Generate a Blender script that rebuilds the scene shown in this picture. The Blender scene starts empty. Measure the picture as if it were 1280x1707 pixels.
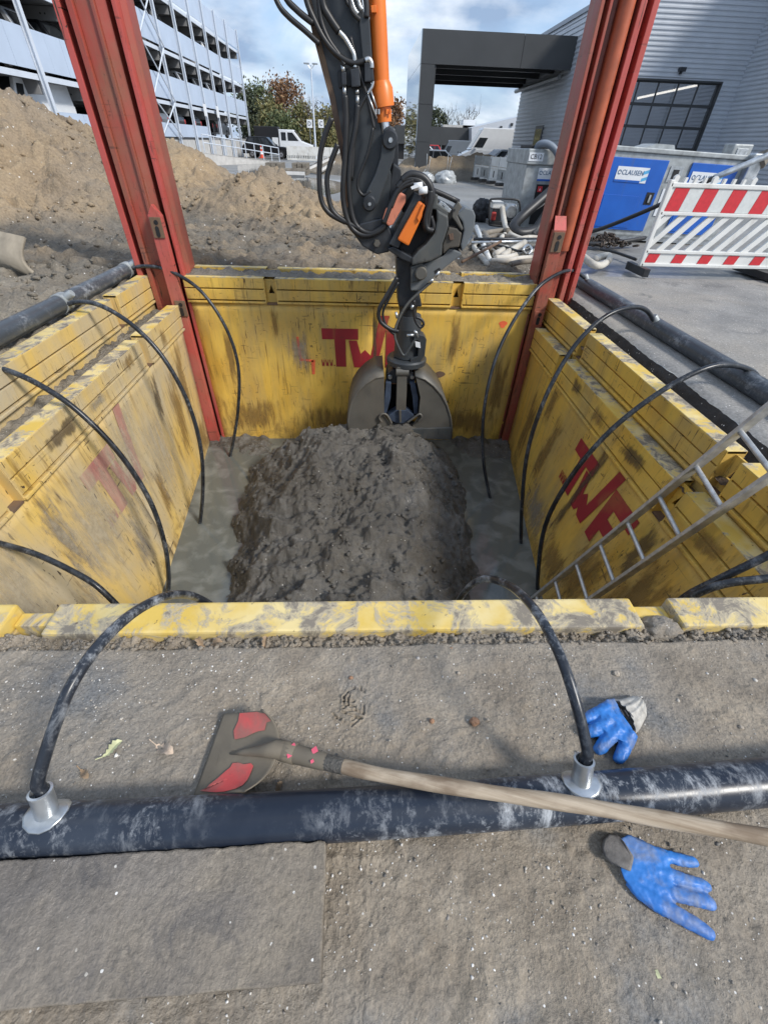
import bpy, bmesh, math, random
import numpy as np
from mathutils import Vector, Matrix

# ------------------------------------------------------------------ camera, sky, sun, exposure
S = bpy.context.scene
COL = S.collection
R = math.radians
CAM_H = 1.1
FPX = 708.0
cam = bpy.data.objects.new('camera', bpy.data.cameras.new('camera'))
COL.objects.link(cam)
cam.data.sensor_fit = 'HORIZONTAL'
cam.data.sensor_width = 36.0
cam.data.lens = 36.0 * FPX / 1280.0
cam.data.clip_start = 0.02
cam.data.clip_end = 2000
CM = Matrix.Rotation(R(-3.4), 4, 'Z') @ Matrix.Rotation(R(49), 4, 'X') @ Matrix.Rotation(R(2.2), 4, 'Z')
cam.matrix_world = Matrix.Translation((0, 0, CAM_H)) @ CM
S.camera = cam

W = bpy.data.worlds.new('World'); S.world = W; W.use_nodes = True
SUN_EL, SUN_AZ = R(40), R(125)       # azimuth clockwise from +Y: behind the viewer, to the right
def build_world():
    nt = W.node_tree; nt.nodes.clear()
    N = nt.nodes.new; L = nt.links.new
    out = N('ShaderNodeOutputWorld'); bg = N('ShaderNodeBackground'); bg.inputs[1].default_value = 0.092
    sky = N('ShaderNodeTexSky'); sky.sky_type = 'NISHITA'; sky.sun_disc = False
    sky.sun_elevation = SUN_EL; sky.sun_rotation = SUN_AZ; sky.air_density = 1.0; sky.dust_density = 1.2
    tc = N('ShaderNodeTexCoord'); sep = N('ShaderNodeSeparateXYZ'); L(tc.outputs['Generated'], sep.inputs[0])
    zz = N('ShaderNodeMath'); zz.operation = 'ADD'; zz.inputs[1].default_value = 0.32; L(sep.outputs[2], zz.inputs[0])
    mx = N('ShaderNodeMath'); mx.operation = 'MAXIMUM'; mx.inputs[1].default_value = 0.12; L(zz.outputs[0], mx.inputs[0])
    cx = N('ShaderNodeMath'); cx.operation = 'DIVIDE'; L(sep.outputs[0], cx.inputs[0]); L(mx.outputs[0], cx.inputs[1])
    cy = N('ShaderNodeMath'); cy.operation = 'DIVIDE'; L(sep.outputs[1], cy.inputs[0]); L(mx.outputs[0], cy.inputs[1])
    cb = N('ShaderNodeCombineXYZ'); L(cx.outputs[0], cb.inputs[0]); L(cy.outputs[0], cb.inputs[1])
    n1 = N('ShaderNodeTexNoise'); n1.inputs['Scale'].default_value = 1.35; n1.inputs['Detail'].default_value = 9
    n1.inputs['Roughness'].default_value = 0.56; n1.inputs['Distortion'].default_value = 0.5; L(cb.outputs[0], n1.inputs['Vector'])
    rp = N('ShaderNodeValToRGB'); rp.color_ramp.elements[0].position = 0.38; rp.color_ramp.elements[1].position = 0.58
    L(n1.outputs[0], rp.inputs[0])
    n2 = N('ShaderNodeTexNoise'); n2.inputs['Scale'].default_value = 3.1; n2.inputs['Detail'].default_value = 7; L(cb.outputs[0], n2.inputs['Vector'])
    r2 = N('ShaderNodeValToRGB'); r2.color_ramp.elements[0].position = 0.36; r2.color_ramp.elements[1].position = 0.66
    r2.color_ramp.elements[0].color = (2.1, 2.9, 4.2, 1); r2.color_ramp.elements[1].color = (7.0, 7.4, 7.8, 1)
    L(n2.outputs[0], r2.inputs[0])
    tint = N('ShaderNodeMix'); tint.data_type = 'RGBA'; tint.blend_type = 'MIX'; tint.inputs[0].default_value = 0.45
    L(sky.outputs[0], tint.inputs[6]); tint.inputs[7].default_value = (2.2, 3.6, 6.2, 1)
    mix = N('ShaderNodeMix'); mix.data_type = 'RGBA'; L(rp.outputs[0], mix.inputs[0]); L(tint.outputs[2], mix.inputs[6]); L(r2.outputs[0], mix.inputs[7])
    L(mix.outputs[2], bg.inputs[0]); L(bg.outputs[0], out.inputs[0])
build_world()
sd = bpy.data.lights.new('sun', 'SUN'); sd.energy = 2.0; sd.angle = R(11); sd.color = (1.0, 0.96, 0.90)
sun = bpy.data.objects.new('sun', sd); COL.objects.link(sun)
_sdir = Vector((math.sin(SUN_AZ) * math.cos(SUN_EL), math.cos(SUN_AZ) * math.cos(SUN_EL), math.sin(SUN_EL)))
sun.rotation_euler = (-_sdir).to_track_quat('-Z', 'Y').to_euler()
S.view_settings.view_transform = 'Standard'; S.view_settings.look = 'None'
S.view_settings.gamma = 1; S.view_settings.use_curve_mapping = False
S.view_settings.exposure = 0.88
S.render.engine = 'CYCLES'
S.cycles.max_bounces = 8

# ------------------------------------------------------------------ measuring: photo pixel (1280 wide) -> point
C3 = CM.to_3x3(); CP = Vector((0, 0, CAM_H))
def _ray(px, py): return C3 @ Vector(((px - 640) / FPX, -(py - 853.5) / FPX, -1))
def atY(px, py, y): d = _ray(px, py); return CP + d * (y / d.y)
def atZ(px, py, z=0.0): d = _ray(px, py); return CP + d * ((z - CAM_H) / d.z)
def atX(px, py, x): d = _ray(px, py); return CP + d * (x / d.x)

# ------------------------------------------------------------------ numpy noise
def _h(ix, iy, s):
    n = (ix.astype(np.int64) * 374761393 + iy.astype(np.int64) * 668265263 + s * 1274126177) & 0x7fffffff
    n = ((n ^ (n >> 13)) * 1274126177) & 0x7fffffff
    return ((n ^ (n >> 16)) & 0xffff) / 65535.0
def pn(x, y, s=0):
    ix = np.floor(x); iy = np.floor(y); fx = x - ix; fy = y - iy
    u = fx * fx * fx * (fx * (fx * 6 - 15) + 10); v = fy * fy * fy * (fy * (fy * 6 - 15) + 10)
    def g(ax, ay):
        a = _h(ix + ax, iy + ay, s) * 2 * np.pi
        return np.cos(a) * (fx - ax) + np.sin(a) * (fy - ay)
    return ((g(0, 0) * (1 - u) + g(1, 0) * u) * (1 - v) + (g(0, 1) * (1 - u) + g(1, 1) * u) * v) * 1.5
def fbm(x, y, s=0, o=5, r=0.5):
    t = 0; a = 1.0; n = 0
    for k in range(o):
        t = t + a * pn(x, y, s + k); n += a; a *= r; x = x * 2.03 + 5.1; y = y * 2.03 + 3.7
    return t / n
def ridge(x, y, s=0, o=4):
    t = 0; a = 1.0; n = 0
    for k in range(o):
        t = t + a * (1 - np.abs(pn(x, y, s + k)) * 2); n += a; a *= .5; x = x * 2.1 + 2.2; y = y * 2.1 + 1.3
    return t / n
def worley(x, y, s=0):
    ix = np.floor(x); iy = np.floor(y); d = np.full(np.shape(x), 9.0); idv = np.zeros(np.shape(x))
    for ax in (-1, 0, 1):
        for ay in (-1, 0, 1):
            jx = ix + ax; jy = iy + ay
            q = np.hypot(jx + _h(jx, jy, s) - x, jy + _h(jx, jy, s + 7) - y)
            m = q < d; d = np.where(m, q, d); idv = np.where(m, _h(jx, jy, s + 13), idv)
    return d, idv
def sstep(a, b, x): t = np.clip((x - a) / (b - a), 0, 1); return t * t * (3 - 2 * t)

# ------------------------------------------------------------------ materials
def newmat(name):
    m = bpy.data.materials.new(name); m.use_nodes = True; nt = m.node_tree
    b = nt.nodes['Principled BSDF']
    return m, nt, b
def lk(nt, a, b): nt.links.new(a, b)
def nmap(nt, scale=(1, 1, 1), rot=(0, 0, 0)):
    tc = nt.nodes.new('ShaderNodeTexCoord'); mp = nt.nodes.new('ShaderNodeMapping')
    mp.inputs['Scale'].default_value = scale; mp.inputs['Rotation'].default_value = rot
    lk(nt, tc.outputs['Object'], mp.inputs[0]); return mp.outputs[0]
def nnoise(nt, vec, scale, detail=6, rough=.55, dist=0.0):
    n = nt.nodes.new('ShaderNodeTexNoise'); n.inputs['Scale'].default_value = scale; n.inputs['Detail'].default_value = detail
    n.inputs['Roughness'].default_value = rough; n.inputs['Distortion'].default_value = dist; lk(nt, vec, n.inputs['Vector']); return n.outputs[0]
def nramp(nt, fac, p0, p1, c0=(0, 0, 0, 1), c1=(1, 1, 1, 1)):
    r = nt.nodes.new('ShaderNodeValToRGB'); r.color_ramp.elements[0].position = p0; r.color_ramp.elements[1].position = p1
    r.color_ramp.elements[0].color = c0; r.color_ramp.elements[1].color = c1; lk(nt, fac, r.inputs[0]); return r.outputs[0]
def nmix(nt, fac, a, b, mode='MIX'):
    m = nt.nodes.new('ShaderNodeMix'); m.data_type = 'RGBA'; m.blend_type = mode
    for i, v in ((0, fac), (6, a), (7, b)):
        if isinstance(v, (int, float)): m.inputs[i].default_value = v
        elif isinstance(v, tuple): m.inputs[i].default_value = (*v[:3], 1)
        else: lk(nt, v, m.inputs[i])
    return m.outputs[2]
def nmath(nt, op, a, b=None):
    m = nt.nodes.new('ShaderNodeMath'); m.operation = op
    for i, v in ((0, a), (1, b)):
        if v is None: continue
        if isinstance(v, (int, float)): m.inputs[i].default_value = v
        else: lk(nt, v, m.inputs[i])
    return m.outputs[0]
def nbump(nt, b, h, strength=.3, dist=.01):
    n = nt.nodes.new('ShaderNodeBump'); n.inputs['Strength'].default_value = strength; n.inputs['Distance'].default_value = dist
    lk(nt, h, n.inputs['Height']); lk(nt, n.outputs[0], b.inputs['Normal'])
def plain(name, c, rough=.5, metal=0.0, var=.25, scale=6, bump=0.0, spec=.5, em=None):
    m, nt, b = newmat(name)
    v = nmap(nt); n = nnoise(nt, v, scale, 5)
    lk(nt, nmix(nt, nramp(nt, n, .3, .7), tuple(x * (1 - var) for x in c), tuple(min(1, x * (1 + var)) for x in c)), b.inputs['Base Color'])
    b.inputs['Roughness'].default_value = rough; b.inputs['Metallic'].default_value = metal
    b.inputs['Specular IOR Level'].default_value = spec
    if bump: nbump(nt, b, nnoise(nt, v, scale * 6, 4), .4, bump)
    if em: b.inputs['Emission Color'].default_value = (*em[:3], 1); b.inputs['Emission Strength'].default_value = em[3]
    return m
def weathered(name, base, base2, dirt, film=.3, streak=.5, chips=.5, chipc=(.05, .032, .022), rough=.5, metal=0, chip_scale=14, filmscale=1.1, seed=0.0, stain=0.0, splash=0, aniso=False):
    """painted steel: two tones of paint, a film of dried mud, runs down the face, chips and scratches"""
    m, nt, b = newmat(name)
    v0 = nmap(nt); off = nt.nodes.new('ShaderNodeVectorMath'); off.operation = 'ADD'; off.inputs[1].default_value = (seed, seed * .7, seed * .3); lk(nt, v0, off.inputs[0]); v = off.outputs[0]
    col = nmix(nt, nramp(nt, nnoise(nt, v, 3.2, 7), .35, .66), base, base2)
    ms = nt.nodes.new('ShaderNodeMapping'); ms.inputs['Scale'].default_value = (11, 11, 1.1); lk(nt, v, ms.inputs[0])
    st = nramp(nt, nnoise(nt, ms.outputs[0], 1.0, 7, .62, .3), .62 - .17 * streak, .74)
    mk = nramp(nt, nnoise(nt, v, .8, 4), .40, .62)
    col = nmix(nt, nmath(nt, 'MULTIPLY', nmath(nt, 'MULTIPLY', st, mk), .85), col, dirt)
    mf = nt.nodes.new('ShaderNodeMapping'); mf.inputs['Scale'].default_value = (2.1, 2.1, .75) if aniso else (1, 1, 1); lk(nt, v, mf.inputs[0])
    fl = nramp(nt, nnoise(nt, mf.outputs[0], filmscale, 9, .60, .3), .60 - .28 * film, .84 - .16 * film)
    col = nmix(nt, nmath(nt, 'MULTIPLY', fl, .88), col, dirt)
    if stain:
        sx = nt.nodes.new('ShaderNodeMapping'); sx.inputs['Scale'].default_value = (24, 24, 1.6); lk(nt, v, sx.inputs[0])
        dr = nramp(nt, nnoise(nt, sx.outputs[0], 1.0, 5, .6, .4), .56, .70); gp = nramp(nt, nnoise(nt, v, 1.7, 5), .42, .60)
        col = nmix(nt, nmath(nt, 'MULTIPLY', nmath(nt, 'MULTIPLY', dr, gp), .75 * stain), col, (.16, .085, .025))
        bl = nramp(nt, nnoise(nt, ms.outputs[0], .55, 9, .72, .5), .54, .70); col = nmix(nt, nmath(nt, 'MULTIPLY', bl, .22 * stain), col, (.25, .16, .05))
    if splash:   # splashed mud and rust staining just above the waterline
        sp = nt.nodes.new('ShaderNodeSeparateXYZ'); lk(nt, v0, sp.inputs[0]); ht = nmath(nt, 'ADD', sp.outputs[2], nmath(nt, 'MULTIPLY', nnoise(nt, v, 3.5, 8, .7), 1.1))
        ms_ = nramp(nt, ht, .95, 1.5, (1, 1, 1, 1), (0, 0, 0, 1)); bb = nramp(nt, nnoise(nt, v, 7, 8, .7), .42, .62)
        col = nmix(nt, nmath(nt, 'MULTIPLY', nmath(nt, 'MULTIPLY', ms_, bb), .8), col, (.20, .115, .03))
    # chips and thin scratches
    c1 = nramp(nt, nnoise(nt, v, chip_scale * 1.6, 6, .66, .6), .715 - .055 * chips, .74 - .055 * chips)
    sc = nt.nodes.new('ShaderNodeMapping'); sc.inputs['Scale'].default_value = (34, 34, 3.4); sc.inputs['Rotation'].default_value = (.25, .2, .3); lk(nt, v, sc.inputs[0])
    c2 = nramp(nt, nnoise(nt, sc.outputs[0], 1.6, 3, .5, .5), .725 - .055 * chips, .75 - .055 * chips)
    sc3 = nt.nodes.new('ShaderNodeMapping'); sc3.inputs['Scale'].default_value = (3, 3, 40); sc3.inputs['Rotation'].default_value = (.5, -.6, .2); lk(nt, v, sc3.inputs[0])
    c3 = nramp(nt, nnoise(nt, sc3.outputs[0], 1.3, 3, .5, .4), .74 - .045 * chips, .76 - .045 * chips)
    gate = nramp(nt, nnoise(nt, v, 1.6, 6, .65), .44, .62)
    cm = nmath(nt, 'MULTIPLY', nmath(nt, 'MAXIMUM', nmath(nt, 'MAXIMUM', c1, c2), c3), gate)
    col = nmix(nt, cm, col, chipc)
    lk(nt, col, b.inputs['Base Color'])
    rg = nmath(nt, 'ADD', nmath(nt, 'MULTIPLY', fl, .3), rough); lk(nt, rg, b.inputs['Roughness'])
    b.inputs['Metallic'].default_value = metal
    hh = nmath(nt, 'SUBTRACT', nmath(nt, 'MULTIPLY', fl, nnoise(nt, v, 45, 5)), cm)
    nbump(nt, b, hh, .35, .004)
    return m
def soilmat(name, c0, c1, c2, scale=3.0, rough=.9, bump=.01, specks=0.0, wet=0.0, speck_scale=260, dark=None, grit=None, low=None):
    m, nt, b = newmat(name)
    v = nmap(nt)
    a = nramp(nt, nnoise(nt, v, scale, 9, .62, .3), .34, .66)
    col = nmix(nt, a, c0, c1)
    a2 = nramp(nt, nnoise(nt, v, scale * .23, 6, .6), .42, .66)
    col = nmix(nt, a2, col, c2)
    if low:   # dry sand on the heaps, grey wet soil on the flat ground between them
        sp = nt.nodes.new('ShaderNodeSeparateXYZ'); lk(nt, v, sp.inputs[0]); hh = nmath(nt, 'ADD', sp.outputs[2], nmath(nt, 'MULTIPLY', nnoise(nt, v, 1.1, 7, .65), .5))
        col = nmix(nt, nramp(nt, hh, .22, .42), nmix(nt, a, low, tuple(c * 1.45 for c in low)), col)
    fine = nnoise(nt, v, scale * 22, 6, .65)
    col = nmix(nt, .55, col, nmix(nt, nramp(nt, fine, .25, .75), (.35, .35, .35), (1.5, 1.5, 1.5)), 'MULTIPLY')
    if dark:
        d = nramp(nt, nnoise(nt, v, scale * 1.4, 8, .7, .8), .56, .70); col = nmix(nt, nmath(nt, 'MULTIPLY', d, .8), col, dark)
    rgh = rough
    if specks:
        vo = nt.nodes.new('ShaderNodeTexVoronoi'); vo.inputs['Scale'].default_value = speck_scale; lk(nt, v, vo.inputs['Vector'])
        sep = nt.nodes.new('ShaderNodeSeparateColor'); lk(nt, vo.outputs['Color'], sep.inputs[0])
        g = nramp(nt, nnoise(nt, v, 4.5, 4), .42, .68)
        if grit: col = nmix(nt, nmath(nt, 'MULTIPLY', nramp(nt, nnoise(nt, v, 3.1, 7, .65), .53, .66), .75), col, nmix(nt, nramp(nt, fine, .3, .7), tuple(c * .55 for c in grit), tuple(c * 1.7 for c in grit)))
        thr = nmath(nt, 'SUBTRACT', 1.0 - .012 * specks, nmath(nt, 'MULTIPLY', g, .055 * specks))
        on = nmath(nt, 'GREATER_THAN', sep.outputs[0], thr)
        near = nmath(nt, 'LESS_THAN', vo.outputs['Distance'], .42)
        sm = nmath(nt, 'MULTIPLY', on, near)
        col = nmix(nt, sm, col, nmix(nt, sep.outputs[1], (.34, .30, .24), (.80, .78, .74)))
    lk(nt, col, b.inputs['Base Color'])
    if wet:
        w = nramp(nt, nnoise(nt, v, scale * .35, 5), .42, .62); 
        lk(nt, nmath(nt, 'SUBTRACT', rough, nmath(nt, 'MULTIPLY', w, wet)), b.inputs['Roughness'])
    else: b.inputs['Roughness'].default_value = rgh
    nbump(nt, b, nmath(nt, 'ADD', fine, nmath(nt, 'MULTIPLY', nnoise(nt, v, scale * 5, 8, .65), 1.6)), .6, bump)
    return m
YD = (.25, .215, .155)
M = {}
M['yellow'] = weathered('yellow paint', (.74, .48, .085), (.66, .39, .06), (.36, .27, .12), film=.60, streak=.8, chips=1.6, stain=.9, splash=1, aniso=True)
M['yellow_far'] = weathered('yellow paint far', (.76, .50, .095), (.68, .41, .065), (.40, .30, .13), film=.55, streak=1.0, chips=1.8, seed=5.3, stain=1.0, splash=1, aniso=True)
M['yellow_left'] = weathered('yellow paint muddy', (.76, .50, .09), (.68, .43, .07), (.44, .38, .27), film=1.2, streak=.9, chips=1.3, seed=2.2, stain=.9, splash=1, aniso=True)
def flaky(name):
    m, nt, b = newmat(name); v = nmap(nt); f = nnoise(nt, v, 9, 10, .72, .5); g = nnoise(nt, v, 2.4, 5)
    k = nmath(nt, 'ADD', nmath(nt, 'MULTIPLY', f, .7), nmath(nt, 'MULTIPLY', g, .3))
    col = nmix(nt, nramp(nt, nnoise(nt, v, 5, 5), .4, .6), (.64, .44, .09), (.70, .56, .26))
    col = nmix(nt, nramp(nt, k, .485, .525), col, (.46, .39, .27)); col = nmix(nt, nramp(nt, k, .53, .57), col, (.21, .18, .14))
    k2 = nnoise(nt, v, 30, 6, .7); col = nmix(nt, nramp(nt, k2, .66, .70), col, (.10, .07, .045))
    lk(nt, col, b.inputs['Base Color']); b.inputs['Roughness'].default_value = .65; nbump(nt, b, nmath(nt, 'ADD', nramp(nt, k, .48, .56), nmath(nt, 'MULTIPLY', k2, .5)), .5, .004); return m
M['yellow_near'] = flaky('yellow paint flaked')
M['red'] = weathered('red paint', (.37, .062, .045), (.27, .09, .055), (.26, .15, .10), film=.3, streak=.9, chips=1.7, stain=.5, chipc=(.06, .035, .025), rough=.42)
M['red_light'] = weathered('red paint light', (.50, .095, .085), (.44, .08, .06), (.28, .17, .12), film=.2, streak=.6, chips=1.6, stain=.3, rough=.42, seed=3)
M['rust'] = weathered('rusty steel', (.16, .095, .055), (.11, .065, .045), (.20, .15, .10), film=.4, streak=.5, chips=.6, rough=.7)
M['logo'] = weathered('logo paint', (.34, .022, .03), (.28, .025, .03), (.42, .27, .06), film=.22, streak=.6, chips=.9, rough=.5, seed=1.7)
M['logo_left'] = weathered('logo paint faded', (.36, .09, .09), (.44, .22, .17), (.50, .42, .28), film=.85, streak=.9, chips=.6, rough=.6, seed=4.4)
M['orange_spray'] = plain('orange spray', (.85, .14, .05), .7)
M['black_hdpe'] = None
def hdpe(name, base, marks):
    m, nt, b = newmat(name); v = nmap(nt)
    ms = nt.nodes.new('ShaderNodeMapping'); ms.inputs['Scale'].default_value = (1.5, .8, .8); lk(nt, v, ms.inputs[0])
    f = nnoise(nt, ms.outputs[0], 15, 10, .78, .25); a = nramp(nt, f, .50, .64)
    f2 = nnoise(nt, v, 55, 7, .7, .2); a2 = nramp(nt, f2, .54, .68)
    g = nramp(nt, nnoise(nt, v, 3.1, 4), .40, .60)
    mask = nmath(nt, 'MULTIPLY', nmath(nt, 'MULTIPLY', nmath(nt, 'MAXIMUM', a, nmath(nt, 'MULTIPLY', a2, .7)), g), marks)
    film = nramp(nt, nnoise(nt, v, 5, 6), .35, .8)
    col = nmix(nt, nmath(nt, 'MULTIPLY', film, .30), base, (.10, .12, .15))
    col = nmix(nt, mask, col, (.46, .48, .50))
    lk(nt, col, b.inputs['Base Color']); lk(nt, nmath(nt, 'ADD', nmath(nt, 'MULTIPLY', mask, .4), .30), b.inputs['Roughness']); b.inputs['Specular IOR Level'].default_value = .38
    nbump(nt, b, nnoise(nt, v, 30, 6), .15, .003)
    return m
M['pipe'] = hdpe('header pipe plastic', (.011, .016, .028), 1.0)
M['pipe_dry'] = hdpe('header pipe dusty', (.055, .062, .07), .6)
M['hose'] = hdpe('rubber hose', (.009, .010, .012), .30)
M['hose_near'] = hdpe('rubber hose dirty', (.009, .011, .016), .7)
M['black'] = plain('black rubber', (.018, .018, .019), .45, var=.4)
M['galv'] = plain('galvanised steel', (.50, .52, .53), .34, .8, .3, 14)
M['galv_dull'] = plain('galvanised sheet', (.36, .38, .38), .5, .35, .28, 9, .0008)
M['alu'] = plain('aluminium', (.50, .50, .49), .45, .6, .25, 20)
M['chrome'] = plain('chrome', (.7, .7, .72), .15, 1.0, .05)
M['steel_dark'] = plain('dark steel', (.032, .035, .040), .42, .25, .45, 9, .0008)
M['steel_grey'] = weathered('grey cast steel', (.085, .092, .09), (.06, .065, .068), (.16, .14, .11), film=.4, streak=.3, chips=.7, chipc=(.02, .02, .02), rough=.5, metal=.2)
M['steel_bare'] = weathered('bare worn steel', (.135, .13, .115), (.095, .09, .08), (.16, .14, .11), film=.5, streak=.5, chips=.6, chipc=(.04, .04, .04), rough=.5, metal=.35, seed=6)
M['mud_steel'] = weathered('muddy brown steel', (.085, .075, .06), (.06, .054, .045), (.13, .11, .085), film=.5, streak=.2, chips=.5, chipc=(.02, .018, .015), rough=.6)
M['plate_grey'] = weathered('blue grey plate', (.13, .145, .155), (.10, .112, .12), (.16, .15, .13), film=.3, streak=.3, chips=.6, chipc=(.03, .03, .03), rough=.5, seed=3.3)
M['navy'] = plain('blue grey steel', (.055, .075, .115), .45, .2, .35, 9)
M['excav_grey'] = weathered('excavator grey', (.042, .048, .053), (.030, .034, .038), (.07, .068, .062), film=.1, streak=.2, chips=.2, chipc=(.012, .012, .012), rough=.42)
M['excav_orange'] = weathered('excavator orange', (.78, .20, .025), (.70, .16, .02), (.30, .13, .06), film=.1, streak=.3, chips=.5, rough=.38, seed=2)
M['excav_salmon'] = weathered('faded orange', (.62, .22, .13), (.52, .17, .10), (.30, .20, .16), film=.4, streak=.3, chips=.9, rough=.55, seed=7)
M['white_label'] = plain('white label', (.72, .74, .76), .5, var=.06)
M['mud'] = soilmat('wet grey mud', (.080, .074, .064), (.185, .174, .155), (.092, .080, .063), scale=4.6, rough=.60, bump=.035, specks=.12, wet=.34, speck_scale=95, dark=(.055, .05, .042))
M['sand'] = soilmat('excavated sand', (.30, .22, .135), (.40, .30, .185), (.25, .205, .155), scale=1.5, rough=.95, bump=.06, specks=.3, speck_scale=36, dark=(.13, .105, .08), low=(.135, .12, .098))
M['yard_soil'] = soilmat('churned soil', (.20, .172, .135), (.31, .27, .21), (.15, .135, .11), scale=2.2, rough=.80, bump=.06, specks=.25, wet=.25, speck_scale=60, dark=(.065, .055, .045))
M['fore'] = soilmat('muddy plate', (.205, .168, .125), (.37, .31, .235), (.27, .242, .205), scale=6.5, rough=.76, bump=.013, specks=.3, wet=.3, speck_scale=230, dark=(.15, .13, .10), grit=(.13, .135, .138))
M['board'] = soilmat('muddy board', (.125, .106, .085), (.29, .24, .175), (.15, .138, .13), scale=4.5, rough=.55, bump=.008, specks=.22, wet=.3, speck_scale=170, dark=(.075, .07, .07))
M['asphalt'] = soilmat('worn asphalt', (.20, .195, .185), (.29, .28, .262), (.34, .305, .255), scale=2.4, rough=.85, bump=.006, specks=1.2, speck_scale=110, dark=(.10, .10, .10))
M['asphalt_cut'] = soilmat('cut asphalt edge', (.045, .043, .042), (.075, .07, .066), (.055, .05, .047), scale=9, rough=.9, bump=.012, specks=.5, speck_scale=90)
M['brown_soil'] = soilmat('brown soil', (.115, .075, .045), (.17, .115, .07), (.08, .055, .038), scale=8, rough=.95, bump=.02)
M['concrete'] = soilmat('wet yard concrete', (.22, .22, .21), (.30, .295, .28), (.17, .165, .155), scale=.5, rough=.62, bump=.003, wet=.42, specks=.3, speck_scale=60)
def watermat(name, base, foam, rough):
    m, nt, b = newmat(name); v = nmap(nt)
    w = nt.nodes.new('ShaderNodeTexNoise'); w.inputs['Scale'].default_value = 4.5; w.inputs['Detail'].default_value = 9; w.inputs['Distortion'].default_value = .7; lk(nt, v, w.inputs['Vector'])
    a = nramp(nt, w.outputs[0], .46, .74)
    lk(nt, nmix(nt, nmath(nt, 'MULTIPLY', a, .75), base, foam), b.inputs['Base Color'])
    lk(nt, nmath(nt, 'ADD', nmath(nt, 'MULTIPLY', a, .08), rough), b.inputs['Roughness'])
    nbump(nt, b, nnoise(nt, v, 14, 4), .15, .006); return m
M['pit_water'] = watermat('muddy water', (.115, .122, .112), (.25, .26, .245), .05)
M['puddle'] = watermat('puddle water', (.06, .065, .07), (.09, .09, .09), .04)
M['wood'] = None
def woodmat(name, c0, c1, c2, sc, rz=0):
    m, nt, b = newmat(name); v1 = nmap(nt, (1, 1, 1), (0, 0, rz)); mp2 = nt.nodes.new('ShaderNodeMapping'); mp2.inputs['Scale'].default_value = sc; lk(nt, v1, mp2.inputs[0]); v = mp2.outputs[0]
    g = nnoise(nt, v, 1.0, 8, .65, .15)
    col = nmix(nt, nramp(nt, g, .32, .68), c0, c1)
    p = nramp(nt, nnoise(nt, nmap(nt, (5, 9, 9)), 1.0, 5), .50, .62)
    col = nmix(nt, nmath(nt, 'MULTIPLY', p, .75), col, c2)
    lk(nt, col, b.inputs['Base Color']); b.inputs['Roughness'].default_value = .75; nbump(nt, b, g, .3, .002); return m
M['wood'] = woodmat('ash handle', (.25, .185, .12), (.52, .43, .32), (.15, .10, .06), (3, 85, 85), R(15))
M['timber'] = woodmat('muddy timber', (.16, .14, .11), (.24, .21, .17), (.10, .085, .07), (3, 12, 12))
M['blade'] = weathered('shovel steel muddy', (.15, .125, .09), (.11, .092, .068), (.20, .17, .125), film=.6, streak=.2, chips=.3, rough=.65, filmscale=9)
M['shovel_red'] = weathered('shovel red', (.62, .085, .08), (.52, .06, .055), (.17, .145, .115), film=.85, streak=.1, chips=.9, rough=.5, filmscale=14, chip_scale=55)
M['pink'] = plain('pink paint', (.78, .12, .18), .6)
M['glove'] = weathered('blue nitrile', (.03, .19, .56), (.02, .13, .44), (.22, .21, .19), film=.42, streak=.2, chips=.1, chipc=(.01, .04, .16), rough=.45, filmscale=22, chip_scale=60)
M['glove_cuff'] = plain('grey knit', (.42, .40, .36), .9, var=.3, scale=60, bump=.003)
M['glove_cuff_dirty'] = plain('dirty knit', (.17, .155, .14), .9, var=.35, scale=60, bump=.003)
M['print'] = plain('dark print', (.05, .05, .06), .7)
M['blue_door'] = weathered('blue door', (.016, .12, .50), (.013, .10, .43), (.10, .12, .16), film=.05, streak=.2, chips=.1, chipc=(.02, .05, .15), rough=.35)
M['white_plastic'] = weathered('white plastic', (.74, .74, .71), (.66, .66, .63), (.42, .39, .34), film=.25, streak=.5, chips=.4, chipc=(.30, .28, .25), rough=.45)
M['reflect_white'] = plain('white sheeting', (.62, .64, .62), .35, var=.08, scale=30)
M['reflect_red'] = plain('red sheeting', (.58, .035, .045), .35, var=.1, scale=30)
M['clad'] = plain('silver cladding', (.52, .545, .58), .38, .12, .06, 1.5)
M['clad_dark'] = plain('grey cladding', (.30, .325, .36), .42, .35, .07, 1.5)
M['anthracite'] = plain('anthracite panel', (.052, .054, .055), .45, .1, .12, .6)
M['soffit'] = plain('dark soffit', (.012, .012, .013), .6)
M['mirror'] = plain('glass cladding', (.36, .38, .40), .03, .9, .04)
M['glass'] = plain('window glass', (.42, .44, .47), .05, .75, .08, 1.5)
def paneglass():
    m, nt, b = newmat('door glazing'); b.inputs['Base Color'].default_value = (.55, .57, .60, 1); b.inputs['Metallic'].default_value = .9; b.inputs['Roughness'].default_value = .05
    tr = nt.nodes.new('ShaderNodeBsdfTransparent'); mx = nt.nodes.new('ShaderNodeMixShader'); mx.inputs[0].default_value = .72
    lk(nt, tr.outputs[0], mx.inputs[1]); lk(nt, b.outputs[0], mx.inputs[2]); lk(nt, mx.outputs[0], nt.nodes['Material Output'].inputs[0]); return m
M['glazing'] = paneglass()
M['car_glass'] = plain('car glass', (.02, .023, .026), .06, 0, .2)
M['car_black'] = plain('black car paint', (.008, .009, .011), .15, .3, .2)
M['car_white'] = plain('white car paint', (.74, .76, .78), .28, 0, .05, 2)
M['car_silver'] = plain('silver car paint', (.42, .44, .46), .28, .6, .05, 2)
M['car_grey'] = plain('grey car paint', (.20, .22, .24), .3, .4, .05, 2)
M['car_red'] = plain('red car paint', (.40, .03, .03), .3, 0, .1, 2)
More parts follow.
